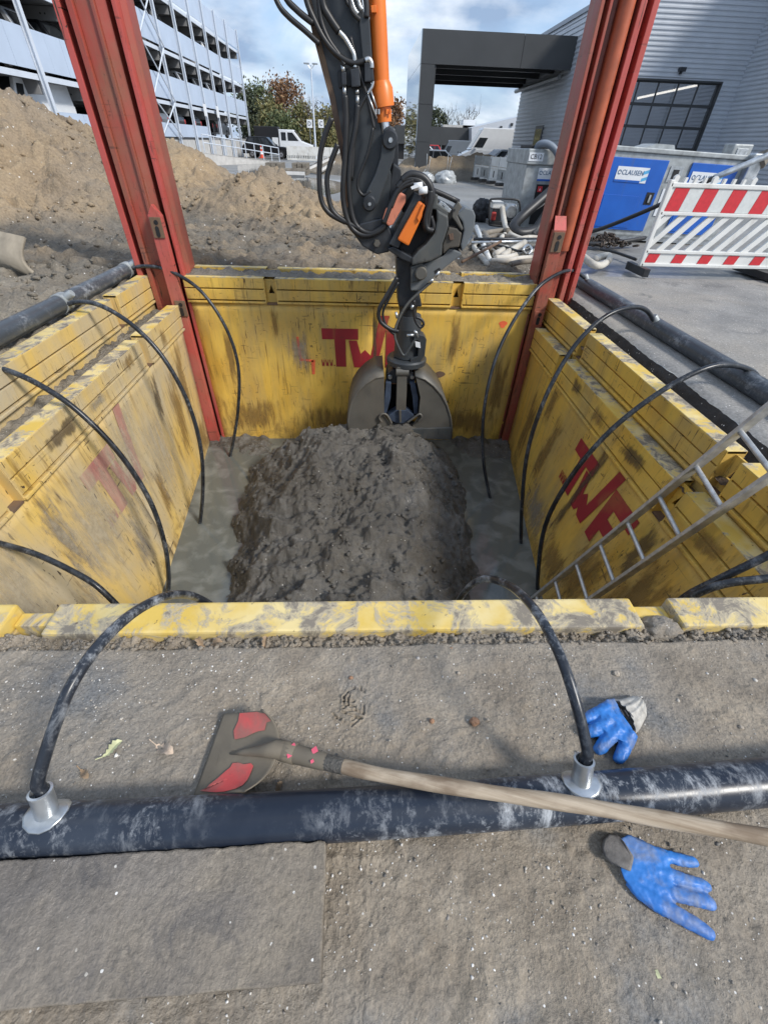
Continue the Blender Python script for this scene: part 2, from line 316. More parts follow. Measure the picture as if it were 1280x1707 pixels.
M['car_blue'] = plain('dark blue car paint', (.02, .035, .07), .25, .3, .1, 2)
M['tyre'] = plain('tyre', (.015, .015, .015), .8)
M['rim'] = plain('alloy rim', (.35, .35, .36), .35, .8)
M['tail'] = plain('red lens', (.40, .02, .02), .25)
M['garage_white'] = plain('coated steel', (.58, .63, .70), .45, .0, .06, 1.2)
M['garage_sheet'] = plain('parapet sheet', (.46, .54, .66), .42, .0, .06, .8)
M['garage_slab'] = plain('garage concrete', (.22, .22, .22), .85, var=.15, scale=1)
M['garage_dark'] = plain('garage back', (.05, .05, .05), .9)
M['kerb'] = plain('pale concrete', (.48, .47, .45), .8, var=.15, scale=3)
M['cone'] = plain('cone red', (.62, .07, .03), .5)
M['bark'] = plain('bark', (.075, .06, .048), .9, var=.4, scale=5)
M['bag'] = plain('plastic bag', (.38, .40, .41), .25, var=.2, scale=8)
M['tarp'] = plain('black tarpaulin', (.012, .012, .014), .5)
M['dirty_white'] = weathered('dirty white hose', (.56, .53, .47), (.48, .45, .39), (.28, .24, .19), film=.5, streak=.2, chips=.3, chipc=(.2, .17, .13), rough=.7, filmscale=4)
M['blue_pump'] = plain('grey hose', (.16, .19, .23), .5)
M['engine_red'] = plain('engine red', (.35, .03, .025), .5)
M['chain'] = plain('rusty chain', (.06, .045, .035), .6, .4, .4, 20)
M['pebble'] = plain('pebble', (.36, .31, .25), .7, var=.3, scale=60)
M['pebble_brown'] = plain('brown pebble', (.30, .17, .10), .7, var=.3, scale=60)
M['leaf_pale'] = plain('pale leaf', (.52, .52, .30), .7, var=.2, scale=40)
M['leaf_pinkish'] = plain('dry pale leaf', (.48, .38, .29), .8, var=.3, scale=40)
M['leaf_brown'] = plain('brown leaf', (.30, .21, .13), .8, var=.3, scale=40)
M['twig'] = plain('twig', (.20, .16, .11), .9, var=.3, scale=30)
M['lamp_on'] = plain('strip light', (1, 1, 1), .5, em=(1, .95, .85, 1.6))
def leafmat(name, cols):
    m, nt, b = newmat(name)
    g = nt.nodes.new('ShaderNodeNewGeometry'); r = nt.nodes.new('ShaderNodeValToRGB')
    r.color_ramp.elements[0].color = (*cols[0], 1); r.color_ramp.elements[1].color = (*cols[-1], 1)
    for i, c in enumerate(cols[1:-1]):
        e = r.color_ramp.elements.new((i + 1) / (len(cols) - 1)); e.color = (*c, 1)
    lk(nt, g.outputs['Random Per Island'], r.inputs[0]); lk(nt, r.outputs[0], b.inputs['Base Color']); b.inputs['Roughness'].default_value = .7
    return m
M['leaf_green'] = leafmat('green leaves', [(.05, .075, .03), (.10, .125, .05), (.16, .17, .075)])
M['leaf_olive'] = leafmat('olive leaves', [(.09, .10, .035), (.17, .16, .06), (.24, .20, .08)])
M['leaf_rust'] = leafmat('rust leaves', [(.12, .06, .03), (.20, .10, .045), (.26, .15, .07)])
M['leaf_dark'] = leafmat('dark leaves', [(.03, .042, .022), (.055, .07, .035), (.09, .10, .05)])

# ------------------------------------------------------------------ object helpers
class MB:
    def __init__(s): s.v = []; s.f = []
    def add(s, vs, fs):
        n = len(s.v); s.v += [Vector(p) for p in vs]; s.f += [tuple(i + n for i in f) for f in fs]; return s
    def box(s, c, d, rot=None):
        c = Vector(c); h = Vector(d) / 2
        vs = [Vector((sx * h.x, sy * h.y, sz * h.z)) for sz in (-1, 1) for sy in (-1, 1) for sx in (-1, 1)]
        if rot is not None: vs = [rot @ q for q in vs]
        return s.add([c + q for q in vs], [(0, 2, 3, 1), (4, 5, 7, 6), (0, 1, 5, 4), (1, 3, 7, 5), (3, 2, 6, 7), (2, 0, 4, 6)])
    def span(s, a, b): 
        a = Vector(a); b = Vector(b); return s.box((a + b) / 2, [abs(q) for q in (b - a)])
    def tube(s, pts, r, n=8, cap=True):
        pts = [Vector(p) for p in pts]; rs = r if isinstance(r, (list, tuple)) else [r] * len(pts)
        up = None; rings = []
        for i, p in enumerate(pts):
            t = (pts[min(i + 1, len(pts) - 1)] - pts[max(i - 1, 0)])
            if t.length < 1e-9: t = Vector((0, 0, 1))
            t.normalize()
            if up is None: up = Vector((0, 0, 1)) if abs(t.z) < .9 else Vector((1, 0, 0))
            u = t.cross(up); 
            if u.length < 1e-6: u = t.cross(Vector((0, 1, 0)))
            u.normalize(); w = u.cross(t).normalized(); up = w
            rings.append([p + (u * math.cos(a) + w * math.sin(a)) * rs[i] for a in [2 * math.pi * k / n for k in range(n)]])
        vs = [q for rg in rings for q in rg]; fs = []
        for i in range(len(pts) - 1):
            for k in range(n): fs.append((i * n + k, i * n + (k + 1) % n, (i + 1) * n + (k + 1) % n, (i + 1) * n + k))
        if cap: fs.append(tuple(range(n))); fs.append(tuple((len(pts) - 1) * n + k for k in reversed(range(n))))
        return s.add(vs, fs)
    def cyl(s, a, b, r, n=14, r2=None): return s.tube([a, b], [r, r if r2 is None else r2], n)
    def prism(s, pts, d):
        """closed outline pts (3D, planar), extruded along vector d"""
        d = Vector(d); n = len(pts); a = [Vector(p) for p in pts]
        vs = a + [p + d for p in a]
        fs = [tuple(range(n)), tuple(range(2 * n - 1, n - 1, -1))] + [(i, i + n, (i + 1) % n + n, (i + 1) % n) for i in range(n)]
        return s.add(vs, fs)
    def lathe(s, c, axis, prof, n=20):
        """prof: (radius, distance along axis)"""
        c = Vector(c); ax = Vector(axis).normalized(); t = Vector((0, 0, 1)) if abs(ax.z) < .9 else Vector((1, 0, 0))
        u = ax.cross(t).normalized(); w = ax.cross(u); vs = []; fs = []
        for (r, h) in prof:
            for k in range(n):
                a = 2 * math.pi * k / n; vs.append(c + ax * h + (u * math.cos(a) + w * math.sin(a)) * r)
        for i in range(len(prof) - 1):
            for k in range(n): fs.append((i * n + k, i * n + (k + 1) % n, (i + 1) * n + (k + 1) % n, (i + 1) * n + k))
        fs.append(tuple(range(n))); fs.append(tuple((len(prof) - 1) * n + k for k in reversed(range(n))))
        return s.add(vs, fs)
def W0(o):
    m = Matrix.LocRotScale(o.location, o.rotation_euler, o.scale)
    return W0(o.parent) @ m if o.parent else m
def build(name, mb, mat, parent=None, smooth=False, bevel=0.0, org=None, segs=2):
    """one mesh object; mb is in world coordinates"""
    me = bpy.data.meshes.new(name)
    if parent is not None: inv = W0(parent).inverted(); vs = [inv @ q for q in mb.v]
    elif org is not None: vs = [q - Vector(org) for q in mb.v]
    else: vs = mb.v
    me.from_pydata([tuple(q) for q in vs], [], mb.f)
    me.materials.append(mat)
    bm = bmesh.new(); bm.from_mesh(me); bmesh.ops.recalc_face_normals(bm, faces=bm.faces)
    if bevel:
        es = [e for e in bm.edges if len(e.link_faces) == 2 and e.calc_face_angle(0) > .5]
        bmesh.ops.bevel(bm, geom=es, offset=bevel, segments=segs, profile=.6, affect='EDGES', clamp_overlap=True)
    bm.to_mesh(me); bm.free()
    if smooth: me.polygons.foreach_set('use_smooth', [True] * len(me.polygons)); 
    o = bpy.data.objects.new(name, me); COL.objects.link(o)
    if parent is not None: o.parent = parent
    elif org is not None: o.location = org
    if smooth and smooth != 'all':
        md = o.modifiers.new('es', 'EDGE_SPLIT'); md.split_angle = R(38)
    return o
def thing(name, label, cat, loc=(0, 0, 0), group=None, rotz=0.0):
    o = bpy.data.objects.new(name, None); COL.objects.link(o); o.location = loc; o.rotation_euler = (0, 0, rotz)
    o['label'] = label; o['category'] = cat
    if group: o['group'] = group
    return o
def tag(o, label, cat, group=None):
    o['label'] = label; o['category'] = cat
    if group: o['group'] = group
    return o
def copy_tree(o, parent=None):
    c = o.copy(); COL.objects.link(c)
    if parent is not None: c.parent = parent
    for ch in list(o.children): copy_tree(ch, c)
    return c
def structure(o): o['kind'] = 'structure'; return o
def stuff(o): o['kind'] = 'stuff'; return o
def gridmesh(name, X, Yv, Zv, mat, keep=None, smooth=True):
    ny, nx = X.shape
    co = np.stack([X, Yv, Zv], -1).reshape(-1, 3)
    idx = np.arange(ny * nx).reshape(ny, nx)
    q = np.stack([idx[:-1, :-1], idx[:-1, 1:], idx[1:, 1:], idx[1:, :-1]], -1)
    if keep is not None: q = q[keep]
    q = q.reshape(-1, 4)
    used = np.unique(q); remap = np.full(len(co), -1); remap[used] = np.arange(len(used)); co = co[used]; q = remap[q]
    me = bpy.data.meshes.new(name); me.vertices.add(len(co)); me.vertices.foreach_set('co', co.astype(np.float32).ravel())
    me.loops.add(q.size); me.loops.foreach_set('vertex_index', q.astype(np.int32).ravel())
    me.polygons.add(len(q)); me.polygons.foreach_set('loop_start', np.arange(0, q.size, 4, dtype=np.int32)); me.polygons.foreach_set('loop_total', np.full(len(q), 4, dtype=np.int32))
    me.update(calc_edges=True); me.materials.append(mat)
    if smooth: me.polygons.foreach_set('use_smooth', [True] * len(me.polygons))
    o = bpy.data.objects.new(name, me); COL.objects.link(o); return o
def spline(pts, sub=8):
    pts = [Vector(p) for p in pts]; out = []
    for i in range(len(pts) - 1):
        p0 = pts[max(i - 1, 0)]; p1 = pts[i]; p2 = pts[i + 1]; p3 = pts[min(i + 2, len(pts) - 1)]
        for k in range(sub):
            t = k / sub
            out.append(.5 * ((2 * p1) + (p2 - p0) * t + (2 * p0 - 5 * p1 + 4 * p2 - p3) * t * t + (3 * p1 - p0 - 3 * p2 + p3) * t ** 3))
    out.append(pts[-1]); return out
def text_mesh(name, s, size, mat, parent, origin, xdir, ydir, depth=.003, align='CENTER'):
    cu = bpy.data.curves.new('t', 'FONT'); cu.body = s; cu.size = size; cu.align_x = align; cu.align_y = 'CENTER'; cu.extrude = depth / 2; cu.resolution_u = 2
    t = bpy.data.objects.new('t', cu); COL.objects.link(t); bpy.context.view_layer.update()
    me = bpy.data.meshes.new_from_object(t.evaluated_get(bpy.context.evaluated_depsgraph_get()))
    COL.objects.unlink(t); bpy.data.objects.remove(t); bpy.data.curves.remove(cu)
    x = Vector(xdir).normalized(); y = Vector(ydir).normalized(); z = x.cross(y)
    mw = Matrix(((x.x, y.x, z.x, origin[0]), (x.y, y.y, z.y, origin[1]), (x.z, y.z, z.z, origin[2]), (0, 0, 0, 1)))
    me.transform((W0(parent).inverted() if parent else Matrix()) @ mw)
    me.materials.clear(); me.materials.append(mat); me.name = name
    o = bpy.data.objects.new(name, me); COL.objects.link(o)
    if parent: o.parent = parent
    return o
rng = random.Random(7); nr = np.random.default_rng(11)

# ------------------------------------------------------------------ ground of the whole site
def gz(x, y): return -.14 - .36 * sstep(8., 40., np.asarray(y, float))
def axis(*segs):
    out = []
    for a, b, n in segs: out += list(np.linspace(a, b, n, endpoint=False))
    return np.array(out + [segs[-1][1]])
xs = np.array([-600, -200, -80, -40, -20, -10, -4.6, 3.0, 10, 20, 40, 80, 200, 600.])
ys = np.array([-200, -60, -20, -1.2, 6.0, 8, 11, 14, 18, 22, 26, 30, 34, 38, 42, 60, 90, 150, 300, 900.])
X, Yg = np.meshgrid(xs, ys); Zg = gz(X, Yg) - .012
kp = np.ones((len(ys) - 1, len(xs) - 1), bool); kp[3, 6] = False
structure(gridmesh('ground', X, Yg, Zg, M['concrete'], kp, False))

# piles of sand and the churned soil round the pit
CONES = []
def cone(px, py, y, sl=.62, r=.5): p = atY(px, py, y); CONES.append((p.x, p.y, p.z, sl, r))
cone(-110, 120, 10.5, .60, .6); cone(-10, 152, 11, .62, .5); cone(70, 203, 11.2, .64, .4); cone(135, 246, 11.5, .64, .4)
cone(200, 212, 16, .55, .8); cone(256, 230, 16, .62, .6); cone(305, 258, 16, .64, .5)
cone(444, 288, 10.6, .60, .4); cone(418, 298, 10.2, .60, .4); cone(482, 316, 10.2, .62, .35); cone(300, 325, 11, .42, .8)
cone(500, 345, 9.0, .40, .4)
def soil_h(x, y):
    n = fbm(x * .9, y * .9, 3, 4) * .10
    ridg = ridge(x * 2.2 + .3 * n, y * 2.2, 9, 4)
    wd, wi = worley(x * 5 + fbm(x * 3, y * 3, 31, 2) * .8, y * 5, 5); wd2, wi2 = worley(x * 13, y * 13, 25)
    clod = np.clip(.58 - wd, 0, 1) * wi * .16 + np.clip(.52 - wd2, 0, 1) * wi2 * .035
    base = np.where(x < -2.3, -.03, .0) + n * .8 + clod * .8 + (ridg - .5) * .10 + fbm(x * 11, y * 11, 41, 3) * .05
    g = gz(x, y)
    # fade down below the yard on the right and far side
    mask = sstep(3.2, 1.6, x + .30 * fbm(x * .7, y * .7, 17, 3) * 2 + np.clip(y - 6.9, 0, 9) * 1.0) * sstep(15, 12.5, y + np.clip(x + 2, -9, 9) * .6)
    mask = np.maximum(mask, (x < -2.3) * sstep(18, 14, y) * 1.0)
    h = g - .35 + (base - g + .35) * mask
    for (cx, cy, cz, sl, r) in CONES:
        dx = (x - cx); dy = (y - cy)
        d = np.sqrt(dx * dx + dy * dy + r * r) - r
        d = d * (1 + .22 * pn(x * .8 + cx, y * .8, 77)) 
        c = cz + .02 - sl * d + (ridg - .5) * .16 + clod * 1.0 + n * 1.3 + fbm(x * 6, y * 6, 43, 3) * .07 + .14 * fbm(x * 1.6, y * 5, 47, 3)
        k = .18; hh = np.clip(.5 + .5 * (c - h) / k, 0, 1); h = h * (1 - hh) + c * hh + k * hh * (1 - hh)
    return h
yb = axis((5.40, 9, 130), (9, 18, 190), (18, 27, 40)); xb = axis((-22, -9, 60), (-9, 2.4, 300), (2.4, 4.5, 24))
X, Yg = np.meshgrid(xb, yb); Zb = soil_h(X, Yg) + .03 * sstep(6.2, 5.6, Yg) - .3 * sstep(5.49, 5.40, Yg); structure(gridmesh('soil_terrain', X, Yg, Zb, M['sand']))
xl = axis((-9, -5, 50), (-5, -2.40, 80)); yl = axis((-1.2, 2.0, 30), (2.0, 5.40, 110))
X, Yg = np.meshgrid(xl, yl); Zl = soil_h(X, Yg) - .30 * sstep(-2.47, -2.405, X); structure(gridmesh('soil_bank', X, Yg, Zl, M['yard_soil']))

# asphalt yard on the right with its broken edge along the pit
ya = axis((-1.2, 1, 24), (1, 6.1, 240)); xa = axis((0, .4, 14), (.4, 9, 60))
Ya, Xo = np.meshgrid(ya, xa, indexing='ij')
edge = 2.315 + .03 * fbm(Ya * 2.2, Ya * 0 + 3, 51, 4) + .012 * pn(Ya * 14, Ya * 0, 53)
X = edge + Xo; Z = -.135 + .006 * fbm(X * 3, Ya * 3, 55, 3) - .02 * sstep(.05, 0, Xo) 
structure(gridmesh('asphalt_yard', X, Ya, Z, M['asphalt']))
zc = np.linspace(0, 1, 9); Yc, Tc = np.meshgrid(ya, zc, indexing='ij')
e0 = 2.315 + .03 * fbm(Yc * 2.2, Yc * 0 + 3, 51, 4) + .012 * pn(Yc * 14, Yc * 0, 53)
Xc = e0 - .05 * Tc + .02 * fbm(Yc * 12, Tc * 2.5, 57, 3) * sstep(0, .15, Tc); Zc = -.155 - .155 * Tc
structure(gridmesh('asphalt_edge', Xc, Yc, Zc, M['asphalt_cut']))
xs2 = np.linspace(2.08, 2.42, 28); X, Ys2 = np.meshgrid(xs2, ya)
Z = -.36 + .05 * fbm(X * 6, Ys2 * 6, 61, 4) + .04 * ridge(X * 9, Ys2 * 9, 63, 3) + .10 * sstep(2.18, 2.36, X)
structure(gridmesh('brown_soil', X, Ys2, Z, M['brown_soil']))

# foreground: mud-covered plate the camera stands over
STROKES = [[(607, 1154), (601, 1149), (590, 1148), (580, 1153), (573, 1162), (573, 1169), (590, 1169)], [(583, 1157), (580, 1166), (580, 1174), (572, 1181)], [(572, 1174), (592, 1178)],
           [(573, 1187), (592, 1183), (606, 1190)], [(570, 1187), (592, 1194)], [(592, 1194), (602, 1197)], [(587, 1200), (596, 1196)], [(586, 1209), (600, 1197), (603, 1198)], [(555, 1190), (560, 1196), (568, 1199)],
           [(606, 1176), (606, 1188)]]
xf = axis((-2.9, -1.25, 30), (-1.25, -.09, 245), (-.09, .03, 75), (.03, 1.4, 290), (1.4, 2.3, 20)); yf = axis((-1.2, -.2, 30), (-.2, .40, 140), (.40, .53, 75), (.53, .735, 50))
X, Yf = np.meshgrid(xf, yf)
def fore_h(X, Yf):
    wd, wi = worley(X * 26, Yf * 26, 71); wd2, wi2 = worley(X * 70, Yf * 70, 73)
    z = .010 * fbm(X * 3.3, Yf * 3.3, 75, 4) + .006 * sstep(.1, .3, fbm(X * 1.7, Yf * 4.5, 93, 4)) + .0022 * fbm(X * 55, Yf * 55, 97, 3) + .008 * (ridge(X * 9 + .6 * pn(X * 4, Yf * 4, 3), Yf * 9, 79, 4) - .5) * sstep(-.25, .25, fbm(X * 2.1, Yf * 2.1, 81, 3))
    z += np.clip(.42 - wd, 0, 1) * (wi > .72) * .012 + np.clip(.45 - wd2, 0, 1) * (wi2 > .7) * .006
    z += .0025 * fbm(X * 45, Yf * 20, 83, 3) * sstep(.25, .05, Yf)
    # gap full of dirt between plate edge and the shoring panel
    e = .672 + .008 * fbm(X * 5, X * 0, 85, 4)
    g = sstep(e, e + .008, Yf)
    wd3, wi3 = worley(X * 17, Yf * 17, 91)
    dirt = -.026 + .03 * (fbm(X * 11, Yf * 11, 87, 4)) + .016 * ridge(X * 30, Yf * 30, 89, 4) - .008 + np.clip(.5 - wd3, 0, 1) * wi3 * .03 + .012 * fbm(X * 60, Yf * 60, 95, 3)
    z = z * (1 - g) + dirt * g
    return z
Zf = fore_h(X, Yf)
for st in STROKES:
    pp = [atZ(*q) for q in st]
    for a, b in zip(pp[:-1], pp[1:]):
        m = (X > min(a.x, b.x) - .03) & (X < max(a.x, b.x) + .03) & (Yf > min(a.y, b.y) - .03) & (Yf < max(a.y, b.y) + .03)
        dx, dy = b.x - a.x, b.y - a.y; t = np.clip(((X[m] - a.x) * dx + (Yf[m] - a.y) * dy) / (dx * dx + dy * dy), 0, 1)
        d = np.hypot(X[m] - a.x - t * dx, Yf[m] - a.y - t * dy)
        Zf[m] += -.0055 * np.exp(-(d / .0026) ** 2) + .002 * np.exp(-((d - .0055) / .002) ** 2)
structure(gridmesh('muddy_ground', X, Yf, Zf, M['fore']))

# pit floor: grey heap in the middle, muddy water either side
WZ = -2.0
xm = np.linspace(-2.2, 2.2, 300); ym = np.linspace(.85, 5.12, 300)
X, Ym = np.meshgrid(xm, ym)
def mud_h(X, Y):
    w = fbm(X * 1.6, Y * 1.6, 101, 4)
    wd, wi = worley(X * 6 + w, Y * 6 + w, 103); wd2, wi2 = worley(X * 15, Y * 15, 105)
    clod = np.clip(.6 - wd, 0, 1) * wi * .17 + np.clip(.55 - wd2, 0, 1) * wi2 * .07
    lump = .14 * w + .11 * (ridge(X * 1.9 + w, Y * 1.9, 107, 3) - .5) + clod * .32 + .09 * fbm(X * 5 + Y * 2, Y * 3, 110, 4) + .05 * fbm(X * 9, Y * 9, 108, 4) + .035 * fbm(X * 26, Y * 26, 109, 4)
    hw = 1.36 + .04 * (3 - Y) + .10 * pn(Y * 1.3, Y * 0 + 2, 111)
    ax = np.abs(X + .13) / np.clip(hw, .5, 3)
    top = -1.36 - .13 * np.clip(3.9 - Y, 0, 3) - .13 * (X + .05) ** 2
    body = top - .50 * np.clip(ax, 0, 1.6) ** 3.0
    body = body - np.clip(Y - 4.35, 0, 2) * 1.1 - np.clip(2.0 - Y, 0, 2) * .2
    body = body + lump * (.60 + .25 * sstep(1.2, .8, ax))
    floor = WZ - .16 + .12 * fbm(X * 1.3, Y * 1.3, 113, 3) + .5 * lump
    # ridges of spoil against the corners
    floor = floor + .16 * sstep(4.25, 4.9, Y) * (1 - .4 * sstep(-.5, .5, X)) + .09 * sstep(4.3, 4.75, Y) * sstep(.9, 1.4, X)
    floor = floor + .07 * np.exp(-((X + 1.38) / .12) ** 2)
    k = .12; t = np.clip(.5 + .5 * (body - floor) / k, 0, 1)
    return floor * (1 - t) + body * t + k * t * (1 - t)
Zm = mud_h(X, Ym); structure(gridmesh('mud_heap', X, Ym, Zm, M['mud']))
wp = MB(); wp.add([(-2.3, .85, WZ), (2.3, .85, WZ), (2.3, 5.2, WZ), (-2.3, 5.2, WZ)], [(0, 1, 2, 3)])
structure(build('muddy_water', wp, M['pit_water']))
# pit side walls of soil behind the shoring (seen only from the side)
sw = MB(); sw.add([(-2.45, -.2, -.05), (-2.45, 5.45, -.2), (2.3, 5.45, -.2), (2.3, .0, -.3), (-2.45, -.2, -3), (-2.45, 5.45, -3), (2.3, 5.45, -3), (2.3, 0, -3), (-2.45, .7, -.1), (2.3, .7, -.1), (-2.45, .7, -3), (2.3, .7, -3)],
                  [(0, 1, 5, 4), (1, 2, 6, 5), (2, 3, 7, 6), (8, 9, 11, 10)])
structure(build('earth_wall', sw, M['brown_soil']))

def scatter(name, hf, xr, yr, n, r0, r1, mat, sub=1, seed=0, dens=None, sink=.35, flat=.8):
    """countless loose lumps lying on a surface, one object"""
    r = np.random.default_rng(seed); bm = bmesh.new(); bmesh.ops.create_icosphere(bm, subdivisions=sub, radius=1)
    V0 = np.array([v.co[:] for v in bm.verts]); F0 = np.array([[v.index for v in f.verts] for f in bm.faces]); bm.free()
    x = r.uniform(*xr, n * 3); y = r.uniform(*yr, n * 3)
    if dens is not None: k = r.uniform(0, 1, n * 3) < dens(x, y); x, y = x[k], y[k]
    x, y = x[:n], y[:n]; n = len(x); z = hf(x, y); rad = r0 * (r1 / r0) ** (r.uniform(0, 1, n) ** 2.2)
    a = r.uniform(0, 6.283, n); sc = np.stack([rad * r.uniform(.7, 1.3, n), rad * r.uniform(.7, 1.2, n), rad * flat * r.uniform(.6, 1.1, n)], 1)
    P = V0[None] * (1 + .28 * r.normal(size=(n, len(V0), 1))) * sc[:, None]
    X_ = P[..., 0] * np.cos(a)[:, None] - P[..., 1] * np.sin(a)[:, None] + x[:, None]; Y_ = P[..., 0] * np.sin(a)[:, None] + P[..., 1] * np.cos(a)[:, None] + y[:, None]; Z_ = P[..., 2] + (z + sc[:, 2] * (1 - 2 * sink))[:, None]
    co = np.stack([X_, Y_, Z_], -1).reshape(-1, 3); f = (F0[None] + (np.arange(n) * len(V0))[:, None, None]).reshape(-1, 3)
    me = bpy.data.meshes.new(name); me.vertices.add(len(co)); me.vertices.foreach_set('co', co.astype(np.float32).ravel()); me.loops.add(f.size); me.loops.foreach_set('vertex_index', f.astype(np.int32).ravel())
    me.polygons.add(len(f)); me.polygons.foreach_set('loop_start', np.arange(0, f.size, 3, dtype=np.int32)); me.polygons.foreach_set('loop_total', np.full(len(f), 3, dtype=np.int32)); me.update(calc_edges=True); me.materials.append(mat)
    if sub > 1 or r1 > .05: me.polygons.foreach_set('use_smooth', [True] * len(f))
    o = bpy.data.objects.new(name, me); COL.objects.link(o); return stuff(o)
def _patchy(sx, a, b, s_): return lambda x, y: sstep(a, b, fbm(x * sx, y * sx, s_, 3)) * .95 + .05
scatter('mud_clods', mud_h, (-1.45, 1.35), (1.6, 4.9), 1300, .006, .030, M['mud'], 1, 201, lambda x, y: (mud_h(x, y) > WZ + .05) * sstep(-.3, .25, fbm(x * 2, y * 2, 203, 3)))
scatter('soil_clods', soil_h, (-9, 2.3), (5.45, 14), 3600, .008, .055, M['sand'], 1, 211, lambda x, y: (soil_h(x, y) > -.1) * sstep(-.35, .3, fbm(x * .9, y * .9, 213, 3)))
scatter('soil_clods', soil_h, (-7, -2.7), (2.6, 5.45), 1100, .008, .045, M['yard_soil'], 1, 217, _patchy(1.2, -.3, .3, 219))
def fore_z(x, y): return fore_h(np.asarray(x), np.asarray(y))
GRM = leafmat('grit', [(.10, .095, .09), (.30, .26, .21), (.45, .41, .35), (.80, .78, .74), (.20, .17, .14)])
scatter('grit', fore_z, (-1.15, 1.35), (-.18, .66), 3800, .0010, .0032, GRM, 0, 221, _patchy(2.6, -.1, .3, 223), .35)
scatter('grit', fore_z, (-1.15, 1.35), (-.18, .66), 130, .003, .0055, GRM, 1, 227, _patchy(2.0, -.2, .3, 229), .35)
scatter('dirt_crumbs', fore_z, (-1.2, 1.4), (.672, .735), 2600, .0020, .0105, M['fore'], 1, 231, None, .4)
# ------------------------------------------------------------------ trench shoring: panels
def wall_right(s, z):
    t = np.clip((-.45 - z) / 1.55, 0, 1.3) ** 1.2
    return (1.97 - t * .33 * np.clip((5.0 - s) / 2.5, 0, 1.25), s, z)
def wall_left(s, z):
    t = np.clip((-.29 - z) / 1.71, 0, 1.3) ** 1.25
    return (-2.03 + t * (-.05 + .25 * np.clip((5.0 - s) / 2.4, 0, 1.25)), s, z)
def flat_x(x): return lambda s, z: (x, s, z)
def flat_y(y): return lambda s, z: (s, y, z)
def shoring_panel(label, wall, nrm, s0, s1, top, bottom, notches, mat, mid=None, group='yellow shoring panels lining the pit', depth=.10, capmat=None, strips=((0, .102), (.114, .216), (.230, .25))):
    nrm = Vector(nrm); nw = .058
    def P(s, z, o=0.0): q = wall(s, z); return Vector((float(q[0]), float(q[1]), float(q[2]))) + nrm * o
    root = thing('shoring_panel', label, 'shoring panel', Vector((*P((s0 + s1) / 2, bottom)[:2], -2.3)), group)
    ends = [s0] + [e for n in notches for e in (n - nw, n + nw)] + [s1]
    segs = [(ends[i], ends[i + 1]) for i in range(0, len(ends), 2)]
    for k, (a, b) in enumerate(segs):
        for j, (d0, d1) in enumerate(strips):
            m = MB(); o1 = .022 if j < 2 else .032; off = .0015 * ((k * 3 + j * 2) % 4)
            m.add([P(a + .003, top - d0, o1 + off), P(b - .003, top - d0, o1), P(b - .003, top - d1, o1), P(a + .003, top - d1, o1 + off),
                   P(a + .003, top - d0, -.02), P(b - .003, top - d0, -.02), P(b - .003, top - d1, -.02), P(a + .003, top - d1, -.02)],
                  [(0, 1, 2, 3), (4, 5, 6, 7), (0, 1, 5, 4), (2, 3, 7, 6), (0, 3, 7, 4), (1, 2, 6, 5)])
            build('rail_board', m, mat, root, bevel=.005)
        m = MB(); m.add([P(a, top + .004, .024), P(b, top + .004, .024), P(b, top + .004, -depth), P(a, top + .004, -depth), P(a, top - .02, .018), P(b, top - .02, .018), P(b, top - .02, -depth), P(a, top - .02, -depth)],
                        [(0, 1, 2, 3), (4, 5, 6, 7), (0, 1, 5, 4), (2, 3, 7, 6), (0, 3, 7, 4), (1, 2, 6, 5)])
        build('top_cap', m, capmat or M['yellow_near'], root, bevel=.005)
        for e, sg in ((a, 1), (b, -1)):
            if e in (s0, s1): continue
            m = MB(); m.prism([P(e, top, .02), P(e, top, -depth), P(e, top - .25, -depth), P(e, top - .25, .02)], (P(e + sg * .012, top) - P(e, top)))
            build('notch_cheek', m, mat, root)
    for n in notches:
        m = MB(); zc = top - .02; zb = top - .25
        o = [P(n - nw, zb, -.055), P(n + nw, zb, -.055), P(n + nw, zc, -.055), P(n - nw, zc, -.055)]
        i = [P(n - .032, top - .16, -.055), P(n + .032, top - .16, -.055), P(n, top - .075, -.055)]
        m.add(o + i, [(0, 1, 5, 4), (1, 2, 6, 5), (3, 0, 4, 6), (2, 3, 6)])
        l = build('lifting_plate', m, mat, root); md = l.modifiers.new('t', 'SOLIDIFY'); md.thickness = .012
        m = MB(); m.prism([P(n - nw, zb, .01), P(n + nw, zb, .01), P(n + nw, zb, -.1), P(n - nw, zb, -.1)], (0, 0, -.015)); build('notch_floor', m, M['rust'], root)
    mids = [s0] + ([mid] if mid else []) + [s1]
    zt = top - strips[-1][1] - .004
    for a, b in zip(mids[:-1], mids[1:]):
        sv = np.linspace(a + .003, b - .003, 24); zv = np.linspace(bottom, zt, 22); Sg, Zg2 = np.meshgrid(sv, zv)
        q = wall(Sg, Zg2); dent = .004 * fbm(Sg * 1.7, Zg2 * 1.7, 121, 3)
        A = [np.asarray(c, float) + np.zeros_like(Sg) for c in q]
        X_, Y_, Z_ = [A[c] + nrm[c] * dent for c in range(3)]
        loc = W0(root).translation
        o = gridmesh('skin_plate', X_ - loc.x, Y_ - loc.y, Z_ - loc.z, mat); o.parent = root
        md = o.modifiers.new('t', 'SOLIDIFY'); md.thickness = .05; md.offset = 0 if False else (-1 if o.data.polygons[0].normal.dot(nrm) > 0 else 1)
    return root, P
